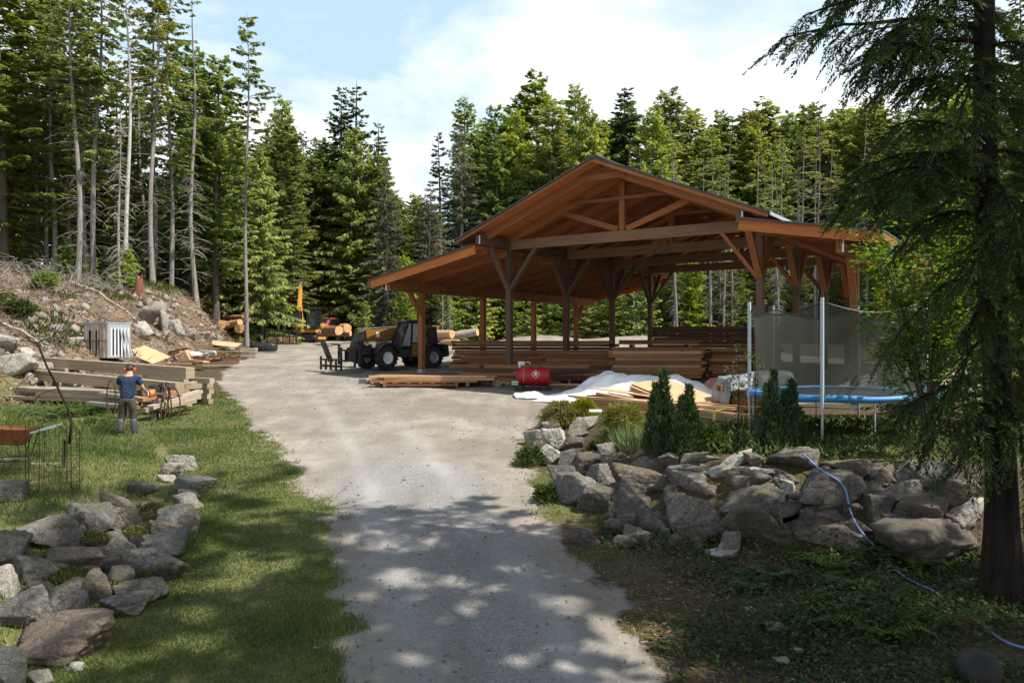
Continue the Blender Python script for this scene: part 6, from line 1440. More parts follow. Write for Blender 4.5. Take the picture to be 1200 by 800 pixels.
# ---- excavator
def excavator():
    Y = 60; X = (362-600)/F*Y; e = empty('excavator', (X, Y, gz1(X, Y)), R(-95), 'orange-yellow excavator with raised boom at the back of the yard', 'excavator'); e.scale = (.92, .92, .92); O, K = MAT['excavator_paint'], MAT['dark_steel']
    def part(name, m, fn, parent=e, **k): mb = MB(); fn(mb); return mb.build(name, m, parent, **k)
    for y in (-1, 1):
        t = part('track', K, lambda mb: mb.prism([(-1.3, .05), (1.3, .05), (1.55, .3), (1.3, .58), (-1.3, .58), (-1.55, .3)], y*.85-.22, y*.85+.22), bevel=.04)
        part('track_frame', O, lambda mb: mb.box((0, y*.85+(.24 if y > 0 else -.24), .32), (1.9, .05, .2)), t)
    part('undercarriage', K, lambda mb: mb.cyl((0, 0, .4), (0, 0, .75), .5, 16))
    part('body', O, lambda mb: mb.prism([(-1.5, .75), (1.0, .75), (1.0, 1.0), (-.1, 1.25), (-.2, 1.55), (-1.35, 1.55), (-1.55, 1.2)], -.95, .95), bevel=.04)
    part('dozer_blade', K, lambda mb: mb.box((1.95, 0, .35), (.10, 2.0, .5)))
    cb = part('cab', K, lambda mb: (mb.prism([(-.3, 1.0), (1.05, 1.0), (1.05, 1.3), (-.3, 1.3)], .15, .95), mb.prism([(-.35, 2.65), (.85, 2.65), (.9, 2.72), (.8, 2.80), (-.3, 2.80)], .1, 1.0), [mb.beam(a, b, .08, .08, (0, 1, 0)) for a, b in [((-.28, .18, 1.2), (-.28, .18, 2.7)), ((-.28, .92, 1.2), (-.28, .92, 2.7)), ((1.02, .18, 1.2), (.82, .18, 2.7)), ((1.02, .92, 1.2), (.82, .92, 2.7))]]))
    part('cab_window', MAT['glass_dark'], lambda mb: (mb.prism([(-.26, 1.3), (1.0, 1.3), (.82, 2.65), (-.26, 2.65)], .91, .925), mb.prism([(-.26, 1.3), (1.0, 1.3), (.82, 2.65), (-.26, 2.65)], .165, .18), mb.hexa([(1.0, .2, 1.3), (1.01, .2, 1.3), (1.01, .9, 1.3), (1.0, .9, 1.3), (.8, .2, 2.65), (.81, .2, 2.65), (.81, .9, 2.65), (.8, .9, 2.65)]), mb.hexa([(-.27, .2, 1.3), (-.26, .2, 1.3), (-.26, .9, 1.3), (-.27, .9, 1.3), (-.27, .2, 2.65), (-.26, .2, 2.65), (-.26, .9, 2.65), (-.27, .9, 2.65)])), cb)
    part('window_guard', K, lambda mb: [mb.beam((1.05-.13*k, .95, 1.35), (.95-.11*k, .95, 2.6), .02, .02) for k in range(1, 8, 2)]+[mb.beam((-.2, .95, z), (.95, .95, z), .02, .02) for z in (1.6, 1.95, 2.3)], cb)
    bm_ = part('boom', O, lambda mb: (mb.beam((.85, -.3, 1.2), (1.30, -.3, 2.9), .28, .38, (1, 0, 0)), mb.beam((1.28, -.3, 2.75), (1.10, -.3, 4.55), .24, .34, (1, 0, 0))), bevel=.03)
    part('stick', O, lambda mb: mb.beam((1.10, -.3, 4.6), (1.65, -.3, 2.5), .18, .22, (1, 0, 0)), bm_, bevel=.02)
    part('boom_cylinder', MAT['galv'], lambda mb: mb.tube([(1.0, -.3, 1.0), (1.62, -.3, 2.5)], .06, 8), bm_)
    part('boom_tip', MAT['galv'], lambda mb: mb.box((1.10, -.3, 4.72), (.22, .24, .28)), bm_, bevel=.03)
    part('bucket', K, lambda mb: mb.prism([(1.55, 2.5), (1.95, 2.4), (2.1, 1.9), (1.8, 1.6), (1.5, 1.8)], -.6, 0), bm_, bevel=.02)
    part('counterweight', O, lambda mb: mb.box((-1.62, 0, 1.15), (.3, 1.6, .7)), bevel=.08)
excavator()
def pickup():
    Y = 63; X = (381-600)/F*Y; e = empty('pickup_truck', (X, Y, gz1(X, Y)), R(250), 'faded red pickup truck half hidden behind the excavator', 'truck'); Rd = MAT['red_faded']
    def part(name, m, fn, parent=e, **k): mb = MB(); fn(mb); return mb.build(name, m, parent, **k)
    part('body', Rd, lambda mb: mb.prism([(-2.4, .55), (2.3, .55), (2.4, .95), (2.25, 1.15), (1.05, 1.22), (.55, 1.8), (-.65, 1.8), (-.85, 1.2), (-2.4, 1.2)], -.9, .9), bevel=.06)
    part('window', MAT['glass_dark'], lambda mb: (mb.prism([(.95, 1.25), (.5, 1.72), (-.58, 1.72), (-.72, 1.25)], .885, .915), mb.prism([(.95, 1.25), (.5, 1.72), (-.58, 1.72), (-.72, 1.25)], -.915, -.885)))
    part('windscreen', MAT['glass_dark'], lambda mb: mb.hexa([(1.05, -.75, 1.26), (1.07, -.75, 1.26), (1.07, .75, 1.26), (1.05, .75, 1.26), (.60, -.7, 1.76), (.62, -.7, 1.76), (.62, .7, 1.76), (.60, .7, 1.76)]))
    part('bumper', MAT['white_paint'], lambda mb: (mb.box((2.46, 0, .55), (.12, 1.8, .2)),), bevel=.03)
    for y in (-.6, .6): part('headlight', MAT['white_paint'], lambda mb: mb.box((2.40, y, .85), (.06, .3, .18)))
    for x in (1.45, -1.45):
        for y in (-.82, .82):
            w_ = part('wheel', MAT['tyre'], lambda mb: mb.lathe([(.2, -.11), (.36, -.11), (.38, 0), (.36, .11), (.2, .11), (.2, -.11)], (x, y, .38), (0, 1, 0), 20, False), auto=True); part('rim', MAT['galv'], lambda mb: mb.lathe([(.2, -.115), (.05, -.10), (.05, .10), (.2, .115)], (x, y, .38), (0, 1, 0), 16), w_)
pickup()
# ---- logs
def log(p, d, L, r, label, group, bark='logbark', seed=0):
    g = random.Random(seed); d = Vector(d).normalized(); p = Vector(p); mb = MB(p); n = 18
    ref = Vector((0, 0, 1)); s = d.cross(ref).normalized(); u = s.cross(d); ph = [g.uniform(0, 6.28) for _ in range(3)]
    rings = []
    for i in range(7):
        t = i/6; rings.append(mb.pts([p+d*(t-.5)*L+(s*math.cos(a)+u*math.sin(a))*r*(.88+.04*math.sin(2*a+ph[0])+.03*math.sin(3*a+ph[1])+.02*math.sin(t*7+ph[2]))*(1-.06*t) for a in np.arange(n)*2*math.pi/n]))
    for i in range(6):
        for k in range(n): mb.face((rings[i]+k, rings[i]+(k+1) % n, rings[i+1]+(k+1) % n, rings[i+1]+k))
    o = mb.build('log', MAT[bark], None, True); tag(o, label, 'log', group)
    for i, sg in ((0, -1), (6, 1)):
        m2 = MB(p); n2 = m2.pts([Vector(mb.v[rings[i]+k])+d*sg*.004 for k in range(n)]); m2.face(list(range(n2, n2+n)) if sg > 0 else list(range(n2, n2+n))[::-1])
        m2.build('cut_end', MAT['logend'], o)
    return o
for i, (px, py, Y, r, d, L, bk, lab) in enumerate([
    (262, 381, 52, .33, (.2, -1, 0), 1.6, 'logbark', 'thick log with orange cut end, left one of the pile below the lone pine'), (283, 386, 51, .36, (.1, -1, 0), 1.3, 'logbark', 'thick log with large round cut end, front one of the pile below the lone pine'),
    (272, 380, 53, .26, (.8, -.6, .1), 1.8, 'peeled', 'pale peeled log lying across the pile below the lone pine'), (290, 376, 55, .24, (.2, -1, 0), 1.2, 'logbark', 'small dark log at the back of the pile below the lone pine'), (274, 372, 56, .2, (1, -.3, 0), 1.6, 'logbark', 'brown log on top of the pile below the lone pine'),
    (389, 388, 54, .36, (.55, -.83, 0), 2.6, 'logbark', 'thick brown log pointing at the camera beside the telehandler forks'), (404, 385, 55.5, .35, (.35, -.94, 0), 2.4, 'peeled', 'pale peeled log with orange cut end behind the telehandler forks'), (392, 391, 56, .26, (1, -.2, 0), 2.4, 'logbark', 'brown log behind the two thick ones by the telehandler'),
    (514, 392, 46, .30, (.85, -.5, 0), 1.9, 'peeled', 'thick squared pale log seen just right of the left shed post'), (537, 393, 46, .27, (.9, -.3, .14), 2.4, 'dead', 'grey log leaning upwards right of the thick pale log'), (528, 402, 45, .22, (.6, -.8, 0), 1.6, 'peeled', 'short pale log lying in front of the thick pale log')]):
    log(at(px, py, Y), d, L, r, lab, 'logs at the back of the yard', bk, i)
def yellow_box():
    p = at(503, 383, 47); z = gz1(p.x, p.y); e = empty('yellow_bin', (p.x, p.y, z), .2, 'yellow machine bin standing behind the telehandler', 'bin')
    mb = MB(); mb.prism([(-.45, .5), (.45, .5), (.55, 1.5), (-.5, 1.5)], -.4, .4); mb.build('bin', MAT['yellow_paint'], e, bevel=.03)
    mb = MB(); [mb.box((x, y, .25), (.08, .08, .5)) for x in (-.4, .4) for y in (-.35, .35)]; mb.build('legs', MAT['dark_steel'], e)
yellow_box()
# ---- rack and bundle left of the excavator
def steel_rack():
    p = hit(331, 404); e = empty('steel_rack', p, .05, 'black steel rack frame standing on the gravel left of the excavator', 'rack'); mb = MB(); w_, h_ = 2.0, .95
    for x in (-w_/2, -.35, .5, w_/2): mb.beam((x, 0, 0), (x, 0, h_), .07, .07)
    for x in (-w_/2, w_/2): mb.beam((x, 0, .03), (x, 1.0, .03), .07, .07); mb.beam((x, 1.0, 0), (x, 1.0, .6), .07, .07)
    for z in (.06, .55, h_): mb.beam((-w_/2-.04, .02, z), (w_/2+.04, .02, z), .06, .08)
    mb.build('frame', MAT['dark_steel'], e)
    for k in range(2):
        mb = MB(); mb.box((-.55+k*.95, .35, .30+k*.05), (.75, .5, .42)); mb.build('wood_block', MAT['peeled'], e, bevel=.02)
steel_rack()
def black_bundle():
    p = hit(309, 413); e = empty('wrapped_bundle', p, .05, 'black plastic-wrapped bundle tied with straps on the gravel', 'bundle')
    g = np.random.default_rng(4); V, Fc = ico(4); P = np.sign(V)*np.abs(V)**.55*np.array([.78, .42, .27]); P *= (1+.07*fbm(P[:, 0]*3, P[:, 1]*3, P[:, 2]*3, 4, 3))[:, None]; P[:, 2] += .27
    link('wrapped_load', np_mesh('load', P, Fc, MAT['tarp_black'], None, True), e)
    for x in (-.08, .22): mb = MB(); mb.tube([(x+.1*math.sin(a), .45*math.cos(a), .27+.30*math.sin(a)) for a in np.linspace(0, 6.28, 18)], .02, 5); mb.build('strap', MAT['dark_steel'], e)
    mb = MB(); mb.box((0, 0, .02), (1.5, .8, .06)); mb.build('base_board', MAT['grey_board'], e)
black_bundle()
# ---- scrap lumber pile at the foot of the bank
def scrap():
    g = random.Random(21)
    for i, (px, py, L, m, yaw, tilt) in enumerate([(200, 421, 2.2, 'grey_board', .1, .05), (215, 424, 2.6, 'orange_board', .25, .12), (232, 417, 2.4, 'brown_board', .05, .1), (240, 414, 2.6, 'orange_board', .35, .05), (250, 411, 3.0, 'peeled', .15, .02), (225, 408, 2.5, 'grey_board', .0, .1), (205, 414, 1.9, 'brown_board', .5, .15), (190, 427, 2.4, 'fresh', -.1, .02), (262, 420, 1.6, 'brown_board', .2, .04), (270, 424, 1.4, 'fresh', .6, .1), (255, 425, 1.2, 'grey_board', -.3, .0), (277, 413, 1.5, 'brown_board', .1, .05), (244, 421, 1.8, 'brown_board', .45, .12), (218, 417, 2.0, 'orange_board', -.2, .18), (236, 427, 1.1, 'fresh', .9, .0), (196, 417, 1.6, 'orange_board', .4, .2)]):
        p = hit(px, py+7, 20); p.z += g.uniform(.10, .35); d = Vector((math.cos(yaw), -math.sin(yaw)*.8, tilt))*L/2; board(p-d, p+d, g.uniform(.16, .3), g.uniform(.03, .07), m, 'weathered plank thrown on the scrap pile at the foot of the bank', 'the scrap pile at the foot of the bank')
    for i, (px, py, w_, d_, yaw, ty, lab) in enumerate([(174, 420, 1.35, 1.1, .3, .38, 'tan plywood sheet leaning on the scrap pile'), (260, 405, 1.9, .8, .1, .10, 'pale plywood sheet lying on the far side of the scrap pile')]):
        p = hit(px, py+5, 20)+Vector((0, 0, .32)); mb = MB(p); mb.box(p, (w_, d_, .02), Matrix.Rotation(-yaw, 3, 'Z') @ Matrix.Rotation(.25, 3, 'X') @ Matrix.Rotation(ty, 3, 'Y')); one(mb, 'plywood_sheet', MAT['ply'], lab, 'plywood')
    V, Fc = ico(4)
    for i, (px, py, sx, sy, sz, lab) in enumerate([(223, 419, .55, .3, .17, 'white plastic sack on the scrap pile, left one'), (241, 417, .5, .3, .15, 'white plastic sack on the scrap pile, right one')]):
        p = hit(px, py+5, 20)+Vector((0, 0, .30)); P = np.sign(V)*np.abs(V)**.7*np.array([sx, sy, sz]); P *= (1+.18*fbm(P[:, 0]*4+i, P[:, 1]*4, P[:, 2]*4, 4, 7))[:, None]; o = link('sack', np_mesh('sack', P, Fc, MAT['sack'], None, True), None, p); tag(o, lab, 'sack')
    p = hit(292, 419); e = empty('wooden_crate', p, .1, 'small grey slatted crate right of the scrap pile', 'crate')
    for k in range(4): mb = MB(); mb.box((0, -.28, .07+k*.12), (.75, .03, .10)); mb.box((0, .28, .07+k*.12), (.75, .03, .10)); mb.box((-.36, 0, .07+k*.12), (.03, .53, .10)); mb.box((.36, 0, .07+k*.12), (.03, .53, .10)); mb.build('slat_course', MAT['grey_board'], e)
    mb = MB(); [mb.box((x, y, .25), (.05, .05, .5)) for x in (-.33, .33) for y in (-.25, .25)]; mb.build('corner_posts', MAT['grey_board'], e)
    p = hit(216, 424, 20)+Vector((0, 0, .2)); mb = MB(p); mb.prism([(-.35, -.2), (.4, -.2), (.1, .35)], -.25, .25, Matrix.Translation(p)); one(mb, 'cardboard_piece', MAT['ply'], 'bent triangular plywood offcut beside the white sacks', 'offcut')
scrap()
# ---- metal cabinet with louvres
def cabinet():
    X, Y = -15.75, 31.0; e = empty('metal_cabinet', (X, Y, gz1(X, Y)-.05), R(72), 'beige and blue-grey metal cabinet with slatted side at the foot of the bank', 'cabinet'); h_ = 1.32
    mb = MB(); mb.box((0, 0, h_/2+.05), (1.15, 1.15, h_)); mb.build('body', MAT['beige_metal'], e, bevel=.02)
    # local -x face = the left seen face, local -y face = the right seen face
    for y in (-.0, .32):
        mb = MB(); mb.box((-.582, y-.1, .62), (.012, .17, .98)); mb.build('vent_slot', MAT['dark_steel'], e)
    for k in range(4): mb = MB(); mb.box((-.59, -.42+k*.29, .7), (.02, .035, 1.28)); mb.build('rib', MAT['beige_metal'], e)
    mb = MB(); mb.box((-.595, 0, .72), (.02, 1.15, .03)); mb.build('band', MAT['rust'], e)
    mb = MB(); mb.box((0, -.585, .7), (1.12, .015, 1.3)); sd_ = mb.build('side_panel', MAT['grey_metal'], e)
    for k in range(6): mb = MB(); mb.box((-.42+k*.17, -.60, .66), (.055, .03, 1.1)); mb.build('louvre', MAT['white_paint'], sd_)
    for k in range(4): mb = MB(); mb.box((-.30+k*.17, -.597, .66), (.07, .01, .98)); mb.build('dark_gap', MAT['dark_steel'], sd_)
    for k in range(3): mb = MB(); mb.beam((.05+k*.16, -.85, .05), (.0+k*.15, -.64, 1.15), .05, .03, (0, 1, 0)); mb.build('leaning_slat', MAT['grey_metal'], e)
    mb = MB(); mb.box((0, 0, h_+.07), (1.2, 1.2, .05)); mb.build('lid', MAT['grey_metal'], e)
cabinet()
# ---- big beams on cribbing
upA, upB = at(57, 425, 27.4), at(223, 437.5, 23.4); board(upA, upB, .30, .33, 'grey_beam', 'upper one of the two huge weathered beams behind the man', None, 'timber_beam', 'beam')
loA, loB = at(-40, 431.5, 29.5), at(211, 455.5, 22.0); board(loA, loB, .28, .32, 'grey_beam', 'lower one of the two huge weathered beams behind the man', None, 'timber_beam', 'beam')
def crib(px, Y, top, w_, n, label, group, yaw=-.55, mats=('grey_board', 'grey_beam')):
    X = (px-600)/F*Y; z0 = gz1(X, Y); h = (top-z0)/n; g = random.Random(int(px))
    for l in range(n):
        a = yaw+(math.pi/2 if l % 2 else 0); d = Vector((math.cos(a), math.sin(a), 0)); s = Vector((-d.y, d.x, 0))
        for k in (-1, 1):
            p = Vector((X, Y, z0+h*(l+.5)))+s*k*w_*.33+d*g.uniform(-.1, .1); board(p-d*w_*.6, p+d*w_*.6, .17, h*.96, g.choice(mats), label, group, 'cribbing_block', 'timber')
crib(216, 23.9, upB.z-.17-.0, 1.15, 5, 'weathered timber in the crib under the right beam ends', 'crib timbers under the right beam ends')
crib(78, 26.9, upA.z-.165, .8, 5, 'weathered timber in the crib under the left end of the upper beam', 'crib timbers under the upper beam, left')
crib(42, 27.2, at(42, 440, 27.2).z-.07, .7, 4, 'dark timber block under the left part of the lower beam', 'blocks under the lower beam, left', mats=('dark_board',))
crib(128, 24.5, at(128, 450, 24.5).z-.08, .6, 4, 'dark timber block under the middle of the lower beam', 'blocks under the lower beam, middle', mats=('dark_board', 'grey_board'))
def plank_piles():
    g = random.Random(31)
    for grp, (cx, cy, yaw, n, w_, L, lay, top) in {'the grey plank pile left of the man': (-12.6, 23.8, -.42, 5, .22, 5.0, 3, .11), 'the grey plank pile at the left edge': (-15.0, 25.2, -.3, 4, .22, 4.0, 2, .12)}.items():
        stack((cx, cy), yaw, L, lay, n, w_, top, ['grey_board', 'grey_board', 'grey_beam'], 'weathered grey plank in '+grp, grp, int(cy*10), .6, lvar=.35, yj=.09)
    for i, (a, b, m, lab) in enumerate([((118, 462, 22.6), (185, 470, 22.0), 'grey_board', 'grey plank lying in front of the lower beam left of the man'), ((104, 473, 22.0), (160, 478, 21.5), 'grey_board', 'grey plank on the ground left of the man'), ((168, 481, 21.0), (228, 470, 22.2), 'grey_beam', 'grey timber on the ground right of the man'), ((164, 469, 20.9), (204, 460, 21.9), 'orange_board', 'brown plank the man is sawing'), ((176, 478, 21.0), (234, 459, 22.9), 'grey_board', 'grey plank under the beam ends right of the man'), ((205, 455, 23.2), (240, 446, 24.5), 'grey_board', 'grey timber sticking out behind the beam ends')]):
        board(at(*a), at(*b), .22, .1, m, lab, None)
    for px, Y in ((181, 21.3), (150, 21.6)): p = at(px, 474, Y); g0 = gz1(p.x, p.y); board((p.x, p.y, g0-.05), (p.x, p.y, p.z-.02), .12, .12, 'grey_board', 'short grey stub post propping the sawn plank', 'stub posts under the sawn plank', 'prop_post', 'post', (0, 1, 0))
plank_piles()
def hose_coil():
    Y = 21.6; c = at(196, 452, Y); mb = MB(c); 
    for k, (w_, h_, dx, dy) in enumerate([(.20, 1.10, 0, 0), (.15, 1.2, -.06, -.05), (.26, 1.0, .10, .04), (.22, 1.15, .04, -.08), (.11, .95, -.12, .05), (.29, 1.22, .16, 0)]):
        P = [c+Vector((dx+w_*math.sin(a)*(.75+.25*math.cos(a+k)), dy-.3+.06*math.sin(a*2+k), -h_/2*.93+h_/2*math.cos(a)+.05)) for a in np.linspace(0, 6.283, 36)]; mb.tube(P, .021, 6, False)
    mb.tube([c+Vector((-.1, -.32, -.7)), c+Vector((0, -.32, -1.05)), c+Vector((.18, -.34, -1.27))], .04, 7); one(mb, 'hose_coil', MAT['hose_dark'], 'dark brown hose hung in loops from the beam end right of the man', 'hose', None, True)
    c2 = at(134, 446, 21.3); mb = MB(c2)
    for k in range(3): P = [c2+Vector((.12*math.sin(a)+.03*k, -.2-.02*k, -.45+.46*math.cos(a))) for a in np.linspace(0, 6.283, 30)]; mb.tube(P, .007, 5, False)
    one(mb, 'cable_coil', MAT['hose_dark'], 'thin dark cable loop hung on the beam left of the man', 'cable')
hose_coil()
# ---- wheelbarrow
def wheelbarrow():
    p = hit(27, 540); p.x -= .1; e = empty('wheelbarrow', p, R(15), 'rusty orange wheelbarrow with grey handles at the left edge', 'wheelbarrow'); e.scale = (.8, .8, .8); e.location.x -= .12
    def part(name, m, fn, parent=e, **k): mb = MB(); fn(mb); return mb.build(name, m, parent, **k)
    def tray(mb):
        T = [(-.55, -.36, .78), (.45, -.32, .72), (.45, .32, .72), (-.55, .36, .78)]; Bm = [(-.42, -.2, .42), (.25, -.18, .36), (.25, .18, .36), (-.42, .2, .42)]
        n = mb.pts(T+Bm); [mb.face((n+i, n+(i+1) % 4, n+4+(i+1) % 4, n+4+i)) for i in range(4)]; mb.face((n+4, n+5, n+6, n+7))
    t = part('tray', MAT['rust'], tray); m = t.modifiers.new('t', 'SOLIDIFY'); m.thickness = .012
    part('rim', MAT['rust'], lambda mb: mb.tube([(-.55, -.36, .78), (.45, -.32, .72), (.45, .32, .72), (-.55, .36, .78), (-.55, -.36, .78)], .014, 6), t)
    part('rusty_fill', MAT['rust'], lambda mb: mb.prism([(-.50, .70), (.42, .66), (.35, .58), (-.45, .6)], -.27, .27), t)
    for y in (-.24, .24):
        part('handle', MAT['galv'], lambda mb: mb.beam((-.75, y*.35, .30), (1.0, y*1.15, .80), .04, .05))
        part('leg', MAT['dark_steel'], lambda mb: mb.tube([(.15, y, .5), (.32, y, .0), (.5, y, .62)], .014, 6))
    w_ = part('wheel', MAT['tyre'], lambda mb: mb.lathe([(.09, -.045), (.17, -.05), (.20, 0), (.17, .05), (.09, .045), (.09, -.045)], (-.72, 0, .2), (0, 1, 0), 20, False), auto=True); part('rim_disc', MAT['galv'], lambda mb: mb.lathe([(.1, -.03), (.02, -.05), (.02, .05), (.1, .03)], (-.72, 0, .2), (0, 1, 0), 14), w_)
wheelbarrow()
def cage(px, py, r, h_, label):
    p = hit(px, py); mb = MB(p)
    for k in range(10): a = k*.628; q = p+Vector((math.cos(a)*r, math.sin(a)*r, -.05)); mb.tube([q, q+Vector((0, 0, h_))], .003 if k % 3 else .007, 4)
    for j in range(5): mb.tube([p+Vector((math.cos(a)*r, math.sin(a)*r, .1+j*h_/5.2)) for a in np.linspace(0, 6.283, 17)], .0028, 4, False)
    one(mb, 'wire_cage', MAT['twig'], label, 'cage')
cage(74, 572, .27, 1.0, 'wire cage around the crooked leafless sapling'); cage(24, 574, .30, 1.05, 'wire cage at the left edge in front of the wheelbarrow')
def slab_():
    p = hit(-4, 590); mb = MB(p); mb.box(p+Vector((-.12, .2, .14)), (.75, .5, .26), Matrix.Rotation(.35, 3, 'Z')); one(mb, 'stone_block', MAT['rock'], 'flat grey stone block in the shade at the left edge', 'block', bevel=.02)
slab_()
board(hit(-20, 542)+Vector((0, 0, .04)), hit(30, 541)+Vector((0, 0, .04)), .16, .04, 'grey_board', 'short pale plank in the grass below the wheelbarrow', None)
board(hit(36, 547)+Vector((0, 0, .03)), hit(150, 546)+Vector((0, 0, .03)), .12, .04, 'grey_board', 'long thin grey plank in the grass behind the cages', None)
for i, (a, b, r0, m, lab) in enumerate([((52, 304), (82, 333), .07, 'bark', 'dark fallen branch at the upper left of the bank'), ((82, 334), (176, 394), .075, 'dead', 'long pale fallen trunk lying diagonally down the bank'), ((80, 346), (126, 349), .05, 'bark', 'dark fallen stick beside the long pale trunk'), ((168, 391), (203, 408), .08, 'bark', 'dark broken trunk end at the foot of the bank'), ((0, 381), (62, 412), .06, 'dead', 'pale fallen pole on the slope above the white boulders'), ((40, 405), (70, 420), .04, 'dead', 'short pale stick left of the cabinet'), ((96, 376), (116, 392), .035, 'dead', 'thin pale stick above the cabinet')]):
    p, q = hit(*a), hit(*b); mb = MB((p+q)/2); n = 9; g = random.Random(i)
    mb.tube([p.lerp(q, t)+Vector((g.uniform(-.05, .05), 0, .12+g.uniform(-.03, .06)+max(0, gz1(*(p.lerp(q, t)).xy)-(p.lerp(q, t)).z))) for t in np.linspace(0, 1, n)], [r0*(1-.6*t) for t in np.linspace(0, 1, n)], 7)
    for k in range(4):
        t = g.uniform(.2, .9); c = p.lerp(q, t); c.z = max(c.z, gz1(c.x, c.y))+.12; mb.tube([c, c+Vector((g.uniform(-.5, .5), g.uniform(-.3, .3), g.uniform(.1, .6)))], [r0*.35, r0*.1], 5)
    one(mb, 'fallen_trunk', MAT[m], lab, 'fallen tree', None, True)
def stump():
    p = hit(163, 345); mb = MB(p); g = random.Random(2)
    n = 14; A = mb.pts([p+Vector((math.cos(a)*.32, math.sin(a)*.3, -.2)) for a in np.arange(n)*6.283/n]); Bq = mb.pts([p+Vector((math.cos(a)*.22, math.sin(a)*.2, .5)) for a in np.arange(n)*6.283/n]); Cq = mb.pts([p+Vector((math.cos(a)*.15, math.sin(a)*.15, .55+g.uniform(0, .6))) for a in np.arange(n)*6.283/n])
    for X_, Y_ in ((A, Bq), (Bq, Cq)):
        for k in range(n): mb.face((X_+k, X_+(k+1) % n, Y_+(k+1) % n, Y_+k))
    mb.face([Cq+k for k in range(n)]); one(mb, 'rotten_stump', MAT['rot'], 'jagged red-brown rotten stump among the trunks on the bank', 'stump')
stump()
# ---- trampoline
def trampoline():
    cx, cy, r = 6.57, 15.85, 1.78; z0 = 1.93; e = empty('trampoline', (cx, cy, z0), 0, 'round trampoline with blue pad and grey safety net on the terrace', 'trampoline'); zp_ = .86
    def part(name, m, fn, parent=e, **k): mb = MB(); fn(mb); return mb.build(name, m, parent, **k)
    N = 48; an = [k/N*6.2832 for k in range(N+1)]
    part('jumping_mat', MAT['mat_black'], lambda mb: mb.lathe([(.01, zp_+.0), (r*.90, zp_+.0), (r*.90, zp_-.012), (.01, zp_-.012)], (0, 0, 0), (0, 0, 1), N))
    part('frame_ring', MAT['galv'], lambda mb: mb.tube([(math.cos(a)*r, math.sin(a)*r, zp_-.06) for a in an], .025, 8, False))
    def pad(mb):
        pr = [(r*.885, zp_+.012), (r*.91, zp_+.035), (r*1.0, zp_+.04), (r*1.025, zp_+.02), (r*1.03, zp_-.06), (r*1.015, zp_-.06), (r*1.0, zp_+.0), (r*.885, zp_+.004)]; rg = []
        for k in range(N): a = an[k]; rg.append(mb.pts([((q+.012*math.sin(a*17+i))*math.cos(a), (q+.012*math.sin(a*17+i))*math.sin(a), z+.012*math.sin(a*9+i*.4)-(.02*(1+math.sin(a*5)) if z < zp_-.05 else 0)) for i, (q, z) in enumerate(pr)]))
        for k in range(N):
            for i in range(8): mb.face((rg[k]+i, rg[(k+1) % N]+i, rg[(k+1) % N]+(i+1) % 8, rg[k]+(i+1) % 8))
    part('pad', MAT['blue_pad'], pad, smooth=True)
    ang = [R(237-60*k) for k in range(6)]
    for k, a in enumerate(ang):
        x, y = math.cos(a)*(r+.04), math.sin(a)*(r+.04); zg = gz1(cx+x, cy+y)-z0
        lg = part('leg', MAT['galv'], lambda mb: mb.tube([(x, y, zp_-.05), (x, y, zg-.02)], .024, 8))
        po = part('net_pole', MAT['steel_pole'] if k in (0, 1, 5) else MAT['galv'], lambda mb: mb.tube([(x, y, zp_-.2), (x, y, 2.66)], .033 if k in (0, 1, 5) else .022, 10), auto=True)
        part('pole_cap', MAT['dark_steel'], lambda mb: mb.tube([(x, y, 2.66), (x, y, 2.78)], [.03, .02], 8), po)
        a2 = a+R(28); part('leg_brace', MAT['galv'], lambda mb: mb.tube([(x, y, zg+.02), (math.cos(a2)*r, math.sin(a2)*r, zg+.02), (math.cos(a2)*r, math.sin(a2)*r, zp_-.06)], .02, 6))
    def net(mb):
        NN = 72; H_ = 9; idx = []
        for k in range(NN):
            a = k/NN*6.2832; ph = ((a-ang[0]) % R(60))/R(60); sag = math.sin(ph*math.pi); top = 2.58-.20*sag; rr = r*(.99-.05*sag)
            idx.append(mb.pts([(math.cos(a)*(rr-(.06*math.sin(j/H_*3.14))), math.sin(a)*(rr-(.06*math.sin(j/H_*3.14))), zp_+.05+(top-zp_-.05)*j/H_) for j in range(H_+1)]))
        for k in range(NN):
            for j in range(H_): mb.face((idx[k]+j, idx[(k+1) % NN]+j, idx[(k+1) % NN]+j+1, idx[k]+j+1), [(k*.2, j*.2), (k*.2+.2, j*.2), (k*.2+.2, j*.2+.2), (k*.2, j*.2+.2)])
    nt_ = part('safety_net', MAT['net'], net, smooth=True)
    part('net_hem', MAT['dark_steel'], lambda mb: mb.tube([(math.cos(a)*r*(.99-.05*math.sin(((a-ang[0]) % R(60))/R(60)*math.pi)), math.sin(a)*r*(.99-.05*math.sin(((a-ang[0]) % R(60))/R(60)*math.pi)), 2.58-.20*math.sin(((a-ang[0]) % R(60))/R(60)*math.pi)) for a in np.linspace(0, 6.2832, 73)], .012, 5, False), nt_)
trampoline()
